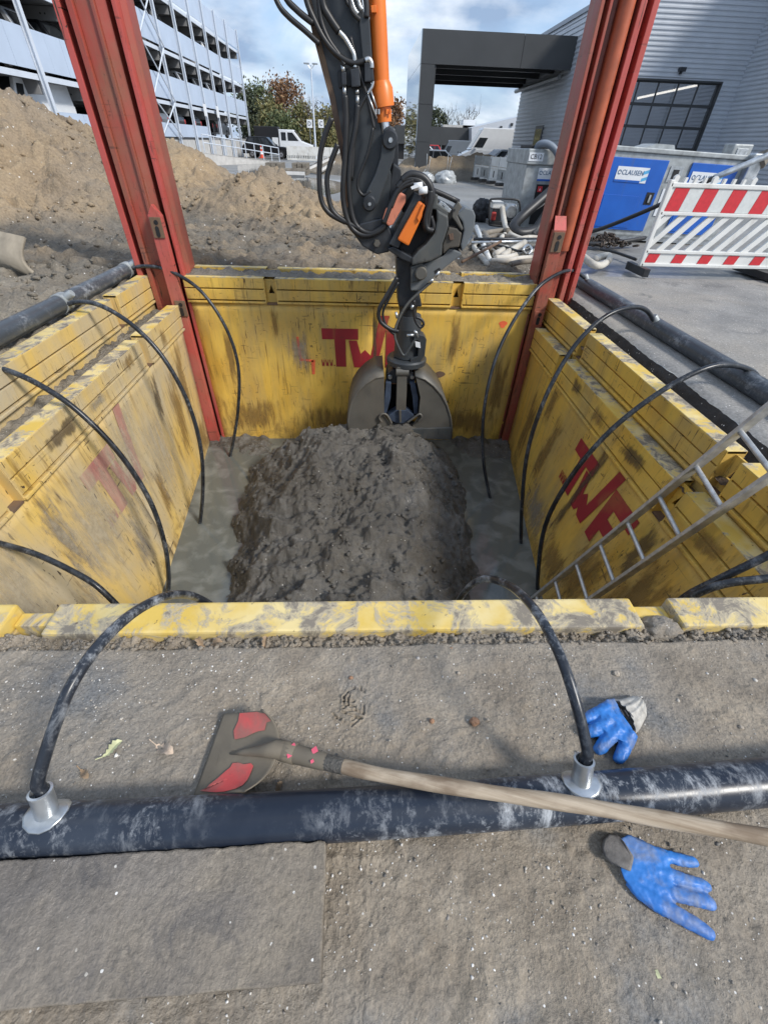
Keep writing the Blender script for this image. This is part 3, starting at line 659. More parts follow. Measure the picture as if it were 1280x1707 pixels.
LET = {'T': [[(345, 230), (740, 230), (740, 345), (600, 345), (600, 650), (487, 650), (478, 345), (345, 345)]],
       'W': [[(635, 355), (725, 355), (765, 500), (815, 455), (880, 520), (975, 90), (1075, 90), (945, 655), (840, 655), (805, 605), (775, 655), (690, 655)]],
       'F': [[(1045, 230), (1400, 230), (1400, 345), (1155, 345), (1155, 420), (1290, 420), (1290, 525), (1155, 525), (1155, 650), (1045, 650)]]}
def logo(root, P, s_at, z_top, flip, mat, unit=.00107, letters='TWF', www=True, slant=0.0):
    def put(name, poly):
        bm = bmesh.new(); vs = [bm.verts.new((x, y, 0)) for x, y in poly]; bm.faces.new(vs); bm.normal_update()
        bmesh.ops.triangulate(bm, faces=bm.faces, ngon_method='EAR_CLIP'); m = MB(); NS = 3
        for f in bm.faces:
            a, b, c = [q.co.copy() for q in f.verts]; ix = {}; vs = []; fs = []
            for i in range(NS + 1):
                for j in range(NS + 1 - i):
                    q = a + (b - a) * (i / NS) + (c - a) * (j / NS); ix[(i, j)] = len(vs); vs.append(P(s_at + flip * (q.x - 345) * unit, z_top - (q.y - 230) * unit, .005))
            for i in range(NS):
                for j in range(NS - i):
                    fs.append((ix[(i, j)], ix[(i + 1, j)], ix[(i, j + 1)]))
                    if i + j < NS - 1: fs.append((ix[(i + 1, j)], ix[(i + 1, j + 1)], ix[(i, j + 1)]))
            m.add(vs, fs)
        bm.free(); build(name, m, mat, root)
    for ch in letters:
        for poly in LET[ch]: put('logo_letter', poly)
    if www:
        for k in range(3):
            x = 325 + k * 45
            put('logo_letter', [(x, 570), (x + 9, 570), (x + 12, 620), (x + 18, 590), (x + 24, 620), (x + 27, 570), (x + 36, 570), (x + 30, 645), (x + 22, 645), (x + 18, 625), (x + 14, 645), (x + 6, 645)])
        put('logo_letter', [(462, 628), (474, 628), (474, 645), (462, 645)])
far, Pf = shoring_panel('yellow shoring panel across the far end of the pit with the red TWF letters', flat_y(5.10), (0, -1, 0), -1.93, 1.89, -.025, -2.3, [-1.02, 1.02], M['yellow_far'], mid=.10)
logo(far, Pf, -.50, -.53, 1, M['logo'])
mk = MB()
for pts in ([(-.80, -.63), (-.77, -.63), (-.755, -.92), (-.785, -.92)], [(-.76, -.885), (-.62, -.90), (-.62, -.93), (-.76, -.91)], [(-.645, -.91), (-.60, -.90), (-.615, -1.08), (-.65, -1.08)]):
    mk.add([Pf(a, b, .004) for a, b in pts], [(0, 1, 2, 3)])
build('spray_mark', mk, M['orange_spray'], far)
mk = MB(); mk.add([Pf(1.6 + .045 * math.cos(a) * (1 + .3 * math.sin(3 * a)), -.45 + .04 * math.sin(a), .004) for a in np.linspace(0, 6.28, 14)[:-1]], [tuple(range(13))]); build('spray_mark', mk, M['orange_spray'], far)
mk = MB(); mk.add([Pf(.93 + .06 * math.cos(a) * (1 + .25 * math.sin(2 * a + 1)), -1.06 + .042 * math.sin(a), .005) for a in np.linspace(0, 6.28, 14)[:-1]], [tuple(range(13))]); build('torn_hole', mk, M['rust'], far)
shoring_panel('second yellow shoring panel standing close behind the far TWF panel', flat_y(5.33), (0, -1, 0), -1.86, 1.86, .025, -2.2, [-1.02, 1.02], M['yellow_far'], depth=.06)
lef, Pl = shoring_panel('mud-smeared inner yellow shoring panel on the left with faded red letters', wall_left, (1, 0, 0), .84, 4.99, -.29, -2.35, [1.93, 3.98], M['yellow_left'], mid=2.93)
logo(lef, Pl, 2.46, -.72, 1, M['logo_left'], unit=.00112, letters='TW')
shoring_panel('upper outer yellow shoring panel on the left beside the black header pipe', flat_x(-2.31), (1, 0, 0), .7, 5.16, -.035, -1.2, [2.2, 4.28], M['yellow_left'])
rig, Pr = shoring_panel('inner yellow shoring panel on the right with clear red letters behind the ladder', wall_right, (-1, 0, 0), .84, 4.99, -.45, -2.35, [2.02, 4.12], M['yellow'], mid=2.85)
logo(rig, Pr, 3.22, -.83, -1, M['logo'], unit=.00106)
shoring_panel('upper outer yellow shoring panel on the right below the broken asphalt edge', flat_x(2.08), (-1, 0, 0), .7, 5.12, -.168, -1.2, [1.92, 4.02], M['yellow'])
def smearmat(name, c, soft=.10, op=.6):
    """dried mud wiped over the paint: ragged outline from noise over the patch's own UV"""
    m, nt, b = newmat(name); tc = nt.nodes.new('ShaderNodeTexCoord'); sp = nt.nodes.new('ShaderNodeSeparateXYZ'); lk(nt, tc.outputs['UV'], sp.inputs[0]); v = nmap(nt, (7, 7, 1.1))
    du = nmath(nt, 'MULTIPLY', nmath(nt, 'ABSOLUTE', nmath(nt, 'SUBTRACT', sp.outputs[0], .5)), 2.0); dv = nmath(nt, 'MULTIPLY', nmath(nt, 'ABSOLUTE', nmath(nt, 'SUBTRACT', sp.outputs[1], .5)), 2.0)
    d = nmath(nt, 'MAXIMUM', du, dv); n = nnoise(nt, v, 2.6, 9, .7, .4)
    al = nramp(nt, nmath(nt, 'SUBTRACT', nmath(nt, 'MULTIPLY', n, 1.5), nmath(nt, 'MULTIPLY', d, .62)), .24, .30 + soft * 1.6)
    g = nnoise(nt, nmap(nt), 24, 7, .65); lk(nt, nmix(nt, nramp(nt, g, .3, .7), tuple(x * .7 for x in c), tuple(x * 1.25 for x in c)), b.inputs['Base Color']); b.inputs['Roughness'].default_value = .85; nbump(nt, b, g, .4, .006)
    lk(nt, nmath(nt, 'MULTIPLY', al, op), b.inputs['Alpha']); return m
SM = [smearmat('mud smear brown', (.27, .165, .05), .16, .62), smearmat('mud smear beige', (.47, .41, .30), .25, .6), smearmat('mud smear dark', (.10, .07, .04), .1, .62), smearmat('mud smear grey', (.29, .26, .21), .22, .6)]
def smear(root, P, s, z, w, h, k, lean=0.0, off=.0065):
    nu, nv = 6, 12; vs = []; uv = []
    for j in range(nv + 1):
        for i in range(nu + 1):
            u, v = i / nu, j / nv; vs.append(P(s + (u - .5) * w + lean * (v - .5) * h, z + (v - .5) * h, off)); uv.append((u, v))
    m = MB(); m.add(vs, [(j * (nu + 1) + i, j * (nu + 1) + i + 1, (j + 1) * (nu + 1) + i + 1, (j + 1) * (nu + 1) + i) for j in range(nv) for i in range(nu)])
    o = build('mud_smear', m, SM[k], root); l = o.data.uv_layers.new(name='UVMap')
    for lp_ in o.data.loops: l.data[lp_.index].uv = uv[lp_.vertex_index]
for (s_, z_, w_, h_, k_) in ((1.06, -.62, .13, .75, 0), (-1.02, -.48, .10, .4, 0), (-.2, -1.72, 1.6, .5, 0), (1.35, -1.72, 1.0, .45, 0), (-1.45, -1.65, .9, .55, 0), (-.78, -.8, .35, .55, 3), (.55, -.55, .10, .45, 2), (-1.6, -.9, .12, .8, 0), (1.7, -1.2, .25, .9, 0), (.12, -.75, .06, .9, 2)): smear(far, Pf, s_, z_, w_, h_, k_)
for (s_, z_, w_, h_, k_) in ((4.6, -1.0, .25, 1.1, 0), (4.25, -1.2, .35, 1.0, 0), (3.6, -1.25, .7, 1.1, 1), (3.0, -1.0, .8, .9, 1), (2.3, -1.05, .9, .9, 1), (1.5, -1.0, .6, 1.0, 1), (3.3, -1.5, .22, .6, 0), (2.05, -.9, .22, .8, 3), (1.75, -1.5, .5, .7, 1), (4.7, -1.75, .6, .5, 0), (3.9, -.85, .16, .5, 2), (2.6, -1.55, .3, .5, 3)): smear(lef, Pl, s_, z_, w_, h_, k_, .12)
for (s_, z_, w_, h_, k_) in ((3.0, -.42, .35, .10, 3), (3.6, -.36, .2, .12, 0), (2.5, -.40, .5, .12, 2), (4.4, -.42, .14, .2, 0)): smear(lef, Pl, s_, z_, w_, h_, k_, 0, .036)
for (s_, z_, w_, h_, k_) in ((4.4, -1.4, .3, 1.0, 0), (3.7, -1.3, .25, 1.0, 0), (2.85, -1.2, .10, 1.3, 2), (2.2, -1.5, .5, .7, 0), (3.3, -1.75, .9, .45, 3), (1.7, -1.2, .4, .8, 0), (4.0, -.9, .2, .45, 0), (2.6, -1.75, .6, .4, 0), (1.95, -.95, .18, .5, 2)): smear(rig, Pr, s_, z_, w_, h_, k_, -.1)
for (s_, z_, w_, h_, k_) in ((2.5, -.55, .4, .14, 2), (3.1, -.56, .3, .16, 0), (3.6, -.54, .2, .14, 2), (1.6, -.55, .3, .14, 0)): smear(rig, Pr, s_, z_, w_, h_, k_, 0, .036)
# dried mud on the ledges between inner and outer panels
def ledge(x0, x1, y0, y1, z0, mat, seed):
    xv = np.linspace(x0, x1, 14); yv = np.linspace(y0, y1, 240); X_, Y_ = np.meshgrid(xv, yv)
    wd, wi = worley(X_ * 14, Y_ * 14, seed)
    Z_ = z0 + .05 * fbm(X_ * 4, Y_ * 4, seed + 1, 4) + .03 * ridge(X_ * 11, Y_ * 11, seed + 2, 3) + np.clip(.5 - wd, 0, 1) * wi * .05
    return structure(gridmesh('mud_ledge', X_, Y_, Z_, mat))
ledge(-2.31, -2.06, .85, 5.0, -.36, M['yard_soil'], 131)
ledge(1.99, 2.08, .85, 5.0, -.53, M['brown_soil'], 141)
xv = np.linspace(-1.9, 1.95, 220); yv = np.linspace(5.135, 5.33, 12); X, Yg = np.meshgrid(xv, yv)
structure(gridmesh('mud_ledge', X, Yg, -.02 + .05 * fbm(X * 7, Yg * 7, 151, 4) * sstep(5.13, 5.2, Yg) + .045 * ridge(X * 5, Yg * 9, 153, 3) * sstep(5.13, 5.2, Yg), M['yard_soil']))
# near panel under the camera
npn = thing('shoring_panel', 'yellow shoring panel with worn top edge nearest the viewer', 'shoring panel', (0, .78, -2.3), 'yellow shoring panels lining the pit')
NE = [(-2.2, -1.06), (-.935, .86), (.985, 2.2)]
for a, b in NE:
    m = MB(); m.span((a, .722, -.05), (b, .832, .004)); build('top_beam', m, M['yellow_near'], npn, bevel=.008)
    m = MB(); m.span((a, .735, -.24), (b, .822, -.054)); build('rail_board', m, M['yellow_near'], npn, bevel=.005)
for a, b in ((-1.06, -.935), (.86, .985)):
    m = MB(); m.span((a + .002, .775, -.24), (b - .002, .822, -.03)); build('notch_plate', m, M['yellow_near'], npn, bevel=.004)
m = MB(); m.span((-2.2, .745, -2.3), (2.2, .812, -.244)); build('skin_plate', m, M['yellow'], npn)
def mudlump(cx, cy, cz, rx, ry, rz, seed):
    bm = bmesh.new(); bmesh.ops.create_icosphere(bm, subdivisions=4, radius=1)
    for q in bm.verts:
        c = q.co; n = float(fbm(np.array([c.x * 1.6 + seed + c.z]), np.array([c.y * 1.6 + c.z * 1.3]), seed, 4)[0]) + .7 * float(ridge(np.array([c.x * 3 + seed]), np.array([c.y * 3 + c.z * 2]), seed + 5, 3)[0]) - .4
        q.co = c * (1 + .32 * n)
    m = MB(); m.add([(cx + q.co.x * rx, cy + q.co.y * ry, cz + q.co.z * rz) for q in bm.verts], [tuple(v.index for v in f.verts) for f in bm.faces]); bm.free(); return m
mm = mudlump(.93, .735, -.045, .068, .05, .05, 3)
o = build('mud_clump', mm, M['fore'], npn, smooth='all')

# ------------------------------------------------------------------ red slide rails in the two far corners
def slide_rail(label, x0, side, profile, plates, ztop, zbot):
    """profile: list of (x, depth) across the rail as seen from the pit; one rail is extruded flanges of different depths"""
    root = thing('slide_rail', label, 'slide rail', (x0 + .26, 5.2, zbot), 'red slide rails in the far corners')
    names = []
    for (a, b, d0, d1, nm, mat) in profile:
        m = MB(); xa, xb = x0 + a, x0 + b
        m.prism([(xa, 5.06 + d0, zbot), (xb, 5.06 + d1, zbot), (xb, 5.36, zbot), (xa, 5.36, zbot)], (0, 0, ztop - zbot)); build(nm, m, mat, root, bevel=.006)
    for (xc, w, z0, z1, y, tip) in plates:
        m = MB(); h = w / 2
        m.prism([(xc - h, y, z0), (xc + h, y, z0), (xc + h, y, z1 - tip), (xc, y, z1), (xc - h, y, z1 - tip)] if tip else [(xc - h, y, z0), (xc + h, y, z0), (xc + h, y, z1), (xc - h, y, z1)], (0, .07, 0))
        build('guide_bar', m, M['red_light'] if side < 0 else M['red'], root, bevel=.006)
    return root
R_, RL = M['red'], M['red_light']
profL = [(0, .055, .05, .05, 'flange', RL), (.055, .115, .19, .19, 'web', R_), (.115, .165, .02, .015, 'flange', R_), (.165, .295, .05, .05, 'face_plate', R_), (.295, .325, .025, .02, 'rib', R_), (.325, .40, .05, .075, 'face_plate', R_),
         (.40, .455, .17, .17, 'web', R_), (.455, .49, .03, .03, 'flange', RL), (.49, .535, .10, .13, 'web', R_)]
sl = slide_rail('red slide rail in the far left corner with a pointed guide bar', -2.395, -1, profL, [(-2.015, .125, -2.3, .60, 5.0, .09)], 2.7, -2.35)
profR = [(0, .03, .04, .04, 'flange', R_), (.03, .075, .14, .14, 'web', R_), (.075, .10, .05, .05, 'rib', R_), (.10, .17, .15, .13, 'face_plate', R_), (.17, .27, .06, .06, 'face_plate', R_), (.27, .315, .16, .16, 'web', R_), (.315, .365, .03, .03, 'flange', RL), (.365, .425, .18, .18, 'web', R_), (.425, .475, .05, .05, 'flange', RL)]
sr = slide_rail('red slide rail in the far right corner with a rounded rusty core', 1.86, 1, profR, [(1.955, .125, -2.3, .49, 5.0, .0)], 2.7, -2.35)
m = MB(); m.tube([(2.08, 5.125, .3), (2.08, 5.125, 2.7)], .062, 16); build('core_tube', m, M['rust'] if False else plain('rust red tube', (.36, .085, .035), .5, var=.35, scale=5), sr, smooth=True)
m = MB(); m.add([(1.893, 5.0, .49), (2.017, 5.0, .49), (2.017, 5.09, .60), (1.905, 5.09, .60)], [(0, 1, 2, 3)]); build('bar_slope', m, RL, sr)
def holed(root, xc, w, z0, z1, y, mat):
    """brown end plate with a round hole above a slot"""
    m = MB(); m.span((xc - w / 2, y - .012, z0), (xc + w / 2, y, z1)); build('end_plate', m, mat, root, bevel=.004)
    h = z1 - z0
    m = MB(); m.lathe((xc + .005, y - .0165, z1 - h * .24), (0, 1, 0), [(.020, 0), (.020, .002)], 14); build('bolt_hole', m, M['soffit'], root)
    m = MB(); pts = [(xc + .018 * math.cos(a), y - .0165, z0 + h * .48 + .018 * math.sin(a)) for a in np.linspace(0, math.pi, 8)] + [(xc + .018 * math.cos(a), y - .0165, z0 + h * .15 + .018 * math.sin(a)) for a in np.linspace(math.pi, 2 * math.pi, 8)]
    m.prism(pts, (0, .002, 0)); build('slot_hole', m, M['soffit'], root)
holed(sl, -2.012, .105, .33, .50, 4.998, M['rust']); holed(sl, -1.985, .11, -.40, -.24, 4.998, M['rust'])
holed(sr, 1.955, .11, .30, .475, 4.998, M['rust']); holed(sr, 1.955, .11, -.42, -.27, 4.998, M['red'])

# ------------------------------------------------------------------ header pipes and hoses
def hose(label, pts, r, mat, group='black hoses from the header pipes into the pit', sub=7, n=10, name='suction_hose', cat='hose'):
    m = MB(); m.tube(spline(pts, sub), r, n); o = build(name, m, mat, None, smooth='all', org=pts[0]); tag(o, label, cat, group); return o
def lerpY(px, y0, y1): n = len(px); return [atY(q[0], q[1], y0 + (y1 - y0) * i / (n - 1)) for i, q in enumerate(px)]
def header(label, a, b, r, mat, name='header_pipe', segs=18):
    a, b = Vector(a), Vector(b); root = thing(name, label, 'pipe', a, 'black header pipes around the pit')
    pts = [a.lerp(b, i / segs) for i in range(segs + 1)]
    m = MB(); m.tube(pts, r, 28); build('pipe_barrel', m, mat, root, smooth=True); return root
def saddle(root, p, up, axis, r, mat):
    """clamp plate curved over the pipe plus the short socket the hose sits in"""
    p = Vector(p); up = Vector(up).normalized(); ax = Vector(axis).normalized(); w = up.cross(ax).normalized(); up = ax.cross(w).normalized() if ax.cross(w).dot(up) > 0 else -ax.cross(w).normalized()
    m = MB(); nu, nv = 9, 13; vs = []
    for i in range(nu):
        for j in range(nv):
            th = 2 * math.pi * j / nv; rr = i / (nu - 1); u = .040 * rr * math.cos(th); ang = .78 * rr * math.sin(th)
            vs.append(p + ax * u + (up * math.cos(ang) + w * math.sin(ang)) * (r + .004))
    fs = [(i * nv + j, i * nv + (j + 1) % nv, (i + 1) * nv + (j + 1) % nv, (i + 1) * nv + j) for i in range(nu - 1) for j in range(nv)]
    m.add(vs, fs); o = build('saddle_plate', m, mat, root, smooth='all'); md = o.modifiers.new('t', 'SOLIDIFY'); md.thickness = .004
    m = MB(); c = p + up * (r - .01); m.lathe(c, up, [(.0200, -.012), (.0200, .060), (.0208, .062), (.0208, .066), (.0165, .067), (.0165, .045)], 20); build('socket', m, mat, root, smooth=True)
PR = .047
near_pipe = thing('header_pipe', 'thick black header pipe lying across the foreground under the shovel handle', 'pipe', (0, .256, 0), 'black header pipes around the pit')
def pipe_y(x): return .2555 + .026 * x + .014 * x * x
_m = MB(); _m.tube([(x, pipe_y(x), PR) for x in np.linspace(-1.5, 1.7, 60)], PR, 32); build('pipe_barrel', _m, M['pipe'], near_pipe, smooth=True)
axn = Vector((1, .03, 0)).normalized()
def on_pipe(px, py):
    t = atZ(px, py, PR * 2.1); return Vector((t.x, pipe_y(t.x), PR))
s1 = Vector((-.622, pipe_y(-.622), PR)); s2 = Vector((.458, pipe_y(.458), PR))
u1 = Vector((.02, .42, 1)).normalized(); u2 = Vector((0, .46, 1)).normalized()
saddle(near_pipe, s1, u1, axn, PR, M['galv']); saddle(near_pipe, s2, u2, axn, PR, M['galv'])
def nearhose(label, base, up, pts): 
    hose(label, [base + up * (PR + .02), base + up * (PR + .06), base + up * (PR + .085)] + [Vector(q) for q in pts], .0118, M['hose_near'], n=14, sub=9)
nearhose('thick near hose arching from the left end of the foreground pipe over the panel', s1, u1, [(-.592, .359, .24), (-.571, .425, .285), (-.554, .512, .29), (-.538, .622, .25), (-.521, .738, .16), (-.521, .848, .0), (-.523, .93, -.2), (-.525, .98, -.5)])
nearhose('thick near hose arching from the foreground pipe beside the crumpled glove', s2, u2, [(.440, .40, .23), (.425, .492, .265), (.418, .622, .24), (.414, .780, .14), (.388, .915, .0), (.36, .99, -.2), (.34, 1.03, -.5)])

lp = header('black header pipe lying along the left edge of the pit', atY(228, 441, 5.42), atY(-260, 690, 1.9), .066, M['pipe_dry'])
rp = header('dusty black header pipe lying on the asphalt right of the pit', (2.56, 5.6, -.07), (2.70, .2, -.07), .068, M['pipe_dry'])
def stub(root, p, d, mat, n='outlet_stub'):
    m = MB(); p = Vector(p); d = Vector(d).normalized(); m.lathe(p, d, [(.040, 0), (.040, .02), (.028, .03), (.028, .09), (.024, .10)], 14); build(n, m, mat, root, smooth=True)
rh = [('first hose on the right, next to the red slide rail', [(975, 463), (955, 451), (930, 456), (893, 483), (850, 545), (822, 610), (806, 690), (806, 770), (818, 836)], 5.35, 3.80),
      ('second hose arching from the right header pipe into the muddy water', [(1089, 533), (1076, 516), (1050, 512), (1005, 530), (955, 580), (910, 660), (880, 750), (870, 840), (868, 922)], 3.86, 3.05),
      ('third hose on the right, crossing the red letters from the pipe end near the ladder', [(1270, 645), (1255, 620), (1215, 608), (1165, 618), (1090, 660), (1010, 725), (945, 805), (905, 890), (894, 1000)], 2.80, 2.46),
      ('upper of two hoses entering at the lower right corner of the pit', [(1340, 895), (1280, 926), (1200, 965), (1140, 997), (1095, 1040)], 1.06, 1.12),
      ('lower of two hoses entering at the lower right corner of the pit', [(1340, 952), (1280, 964), (1205, 974), (1150, 997), (1105, 1040)], 1.0, 1.06)]
for lab, px, y0, y1 in rh:
    pts = lerpY(px, y0, y1); hose(lab, pts, .0185 if y0 > 2 else .0165, M['hose'])
for px, py, y in ((975, 463, 5.35), (1089, 533, 3.86), (1270, 645, 2.80)):
    p = atY(px, py, y); stub(rp, (2.56 + (5.6 - y) / 5.4 * .14, y, -.05), p - Vector((2.56 + (5.6 - y) / 5.4 * .14, y, -.07)), M['galv_dull'])
lh = [('hose curving past the far left slide rail from the pipe end', [(216, 447), (245, 443), (285, 452), (335, 485), (376, 545), (397, 610), (397, 680), (388, 740), (378, 783)], 5.15, 4.62),
      ('second hose on the left, in front of the far left corner', [(98, 512), (130, 503), (170, 510), (225, 545), (275, 600), (315, 675), (335, 750), (338, 820), (333, 876)], 3.85, 3.38),
      ('third hose on the left, sweeping across the faded letters', [(-40, 612), (0, 614), (60, 638), (130, 685), (200, 757), (250, 835), (274, 905), (281, 960), (279, 1010)], 2.75, 2.42),
      ('lowest hose on the left, close to the near panel', [(-60, 892), (0, 906), (60, 924), (120, 952), (165, 980), (215, 1030)], 1.75, 1.5)]
for lab, px, y0, y1 in lh: hose(lab, lerpY(px, y0, y1), .0185 if y0 > 2 else .0165, M['hose'])
ld = (atY(-260, 690, 1.9) - atY(228, 441, 5.42)).normalized(); l0 = atY(228, 441, 5.42)
for px, py in ((216, 447), (98, 512)):
    yy = 5.15 if px > 200 else 3.85; k = (yy - l0.y) / ld.y; p = l0 + ld * k
    m = MB(); m.tube([p - ld * .05, p + ld * .05], .073, 22); build('pipe_clamp', m, M['galv_dull'], lp, smooth=True); stub(lp, p + Vector((.03, 0, .03)), (1, 0, .55), M['galv_dull'])

# ------------------------------------------------------------------ ladder leaning on the right bank
lad = thing('ladder', 'long aluminium ladder leaning against the right side of the pit', 'ladder', (1.55, 2.3, -2))
a0, a1 = atZ(895, 993, -1.86), atX(1280, 680, 2.04); a0 = a0 + (a0 - a1) * .1
dv = (a1 - a0); a2 = a0 + dv * 1.28
# second stile is parallel, 0.34 m nearer
def fit_b():
    best = None
    for k in range(200):
        off = .20 + k * .0015
        dh = dv.normalized(); n = Vector((0, -1, 0)); n = (n - dh * n.dot(dh)).normalized()
        q0 = a0 + n * off; 
        # distance of the projected stile from photo point (1140, 893)
        dmin = 9e9
        for t in np.linspace(.2, 1, 60):
            p = q0 + dv * t; r = C3.transposed() @ (p - CP); x = 640 + FPX * r.x / -r.z; y = 853.5 - FPX * r.y / -r.z
            dmin = min(dmin, (x - 1140) ** 2 + (y - 893) ** 2)
        if best is None or dmin < best[0]: best = (dmin, n * off)
    return best[1]
lo = fit_b()
for nm, o in (('stile', Vector((0, 0, 0))), ('stile', lo)):
    m = MB(); x = dv.normalized(); y = lo.normalized(); z = x.cross(y); rot = Matrix((x, y, z)).transposed()
    m.box(a0 + o + dv * .64, (dv.length * 1.28, .024, .055), rot); build(nm, m, M['alu'], lad, bevel=.004)
L_ = dv.length * 1.28; k = .20
while k < L_:
    p = a0 + dv.normalized() * k; m = MB(); m.cyl(p, p + lo, .0145, 10); build('rung', m, M['alu'], lad, smooth=True); k += .28

# ------------------------------------------------------------------ excavator arm with tilt coupler, rotator and clamshell grab
AY = 4.55
arm = thing('excavator_arm', 'dark grey excavator arm with orange cylinder hanging into the pit with a clamshell grab', 'excavator arm', (.2, AY, 0))
def pp(px, y): return [atY(a, b, y) for a, b in px]
def slab(name, px, y0, y1, mat, parent=None, bevel=.008, smooth=False):
    m = MB(); m.prism(pp(px, y0), (0, y1 - y0, 0)); return build(name, m, mat, parent or arm, bevel=bevel)
def atube(name, px, y, r, mat, parent=None, sub=6, n=10):
    pts = [atY(q[0], q[1], q[2] if len(q) > 2 else y) for q in px]
    m = MB(); m.tube(spline(pts, sub), r, n); return build(name, m, mat, parent or arm, smooth='all')
def pin(name, px, py, y, r, mat, parent=None, depth=.05, n=18):
    p = atY(px, py, y); m = MB(); m.lathe(p, (0, 1, 0), [(r * .82, 0), (r, .012), (r, depth)], n); return build(name, m, mat, parent or arm, smooth=True)
slab('stick', [(486, -130), (510, 0), (524, 61), (551, 162), (572, 270), (575, 345), (594, 392), (618, 398), (640, 380), (650, 330), (652, 290), (640, 235), (629, 190), (617, 130), (611, 60), (604, 0), (586, -130)], AY - .17, AY + .17, M['excav_grey'])
slab('edge_flange', [(484, -130), (508, 0), (522, 61), (549, 162), (570, 270), (575, 346), (580, 345), (578, 270), (559, 162), (533, 61), (519, 0), (495, -130)], AY - .182, AY - .165, M['rust'], bevel=.003)
slab('cylinder_bracket', [(598, 28), (616, 28), (621, 104), (605, 104)], AY - .24, AY - .12, M['excav_grey'])
# cylinder
def ptube(name, a, b, r0, r1, y, mat, n=20):
    m = MB(); m.cyl(atY(*a, y), atY(*b, y), r0, n, r1); return build(name, m, mat, arm, smooth=True)
cb = ptube('cylinder_barrel', (622, -130), (636, 142), .058, .058, AY - .15, M['excav_orange'])
m = MB(); m.tube([atY(*q, AY - .15) for q in [(635.5, 134), (636.5, 148), (639.5, 178)]], [.059, .080, .080], 22); build('cylinder_gland', m, M['excav_orange'], arm, smooth=True)
m = MB(); m.tube([atY(*q, AY - .15) for q in [(639, 178), (640.5, 203)]], [.056, .056], 20); build('cylinder_head', m, M['excav_orange'], arm, smooth=True)
for k, dx in enumerate((-13, -8, 5, 11)):
    p = atY(639.5 + dx, 181, AY - .21); m = MB(); m.cyl(p, p + Vector((0, 0, -.028)), .009, 8); build('gland_bolt', m, M['galv'] if k < 2 else M['excav_orange'], cb)
slab('cylinder_clip', [(618, 8), (627, 7), (628, 20), (619, 20)], AY - .225, AY - .2, M['excav_orange'], cb, bevel=.003)
ptube('piston_rod', (640.5, 200), (643, 222), .036, .036, AY - .15, M['chrome'])
# bucket links
slab('tipping_link', [(640, 214), (650, 208), (659, 214), (661, 234), (657, 262), (645, 300), (630, 340), (618, 352), (607, 349), (604, 337), (611, 318), (625, 290), (634, 262), (637, 235)], AY - .25, AY - .19, M['excav_grey'], bevel=.012)
pin('pin_boss', 650, 232, AY - .275, .062, M['steel_dark']); pin('pin_boss', 615.5, 339, AY - .275, .055, M['steel_dark'])
pin('grease_bolt', 651, 233, AY - .285, .018, M['galv'], depth=.02); pin('grease_bolt', 616, 340, AY - .285, .014, M['galv'], depth=.02)
slab('tipping_link', [(652, 226), (664, 236), (664, 300), (655, 330), (640, 340), (646, 300)], AY - .1, AY + .18, M['steel_dark'])
slab('push_link', [(655, 270), (668, 280), (672, 330), (655, 372), (632, 388), (628, 372), (644, 345)], AY - .16, AY + .12, M['steel_dark'], bevel=.012)
# valve blocks and fittings
for q in ([(569, 120), (577, 119), (578, 141), (570, 142)], [(584, 114), (599, 112), (601, 143), (586, 145)], [(607, 104), (616, 103), (618, 135), (608, 136)], [(615, 113), (622, 112), (624, 134), (617, 135)]):
    slab('valve_block', q, AY - .27, AY - .16, M['steel_dark'], bevel=.006)
slab('valve_plate', [(562, 117), (607, 105), (610, 140), (565, 147)], AY - .19, AY - .165, M['black'])
for q in ([(574, 143), (575, 160)], [(595, 148), (595.5, 156)], [(595.5, 158), (596, 175)], [(571, 108), (573, 119)]): atube('hose_fitting', q, AY - .23, .014, M['galv'], sub=1)
atube('hose_fitting', [(565, 52), (575, 63), (584, 78), (590, 90), (591.5, 102), (592, 112)], AY - .24, .016, M['galv'])
atube('hose_fitting', [(609, 100), (615, 98), (619, 104), (620, 113)], AY - .26, .016, M['galv'])
atube('steel_line', [(622, 134), (620, 144), (613, 155)], AY - .25, .010, M['galv']); atube('steel_line', [(613, 156), (628, 197)], AY - .25, .006, M['galv'], sub=2); atube('steel_line', [(618, 150), (628, 180)], AY - .25, .006, M['galv'], sub=2)
for a in ([(580, -20), (590, 12), (597, 22)], [(592, -20), (600, 8), (604, 15)]): atube('steel_line', a, AY - .24, .011, M['galv'])
# hoses on the stick
hz = AY - .24
for q, r in (([(440, -60), (462, 2), (480, 26), (508, 50), (532, 72)], .017), ([(462, -70), (474, -10), (495, 16), (522, 38)], .019),
             ([(500, -60), (511, 0), (525, 35), (542, 67), (563, 91), (587, 104), (608, 101)], .019), ([(524, -60), (531, 0), (536, 36), (548, 66), (566, 92), (574, 108)], .016),
             ([(532, -60), (538, 4), (549, 28), (565, 52)], .024), ([(575, -60), (583, 4), (590, 22), (600, 32)], .014), ([(600, -60), (610, 0), (611, 28)], .020), ([(570, -60), (577, -2), (585, 10), (595, 26)], .012),
             ([(553, 196), (540, 230), (533, 268), (534, 325), (547, 353), (576, 370)], .021), ([(563, 240), (550, 275), (545, 305), (554, 350), (580, 371), (600, 380)], .021),
             ([(575, 158), (577, 200), (575, 262), (572, 330), (584, 376), (608, 392), (638, 380), (652, 350)], .023), ([(596, 174), (593, 210), (584, 262), (582, 320), (592, 372), (618, 388), (644, 372)], .021),
             ([(613, 155), (600, 178), (593, 200), (590, 230), (586, 300)], .013), ([(622, 212), (612, 258), (598, 294), (597, 314), (606, 325), (618, 318)], .012), ([(584, 60), (597, 112), (612, 160), (624, 215)], .012)):
    atube('hydraulic_hose', q, hz, r, M['black'])
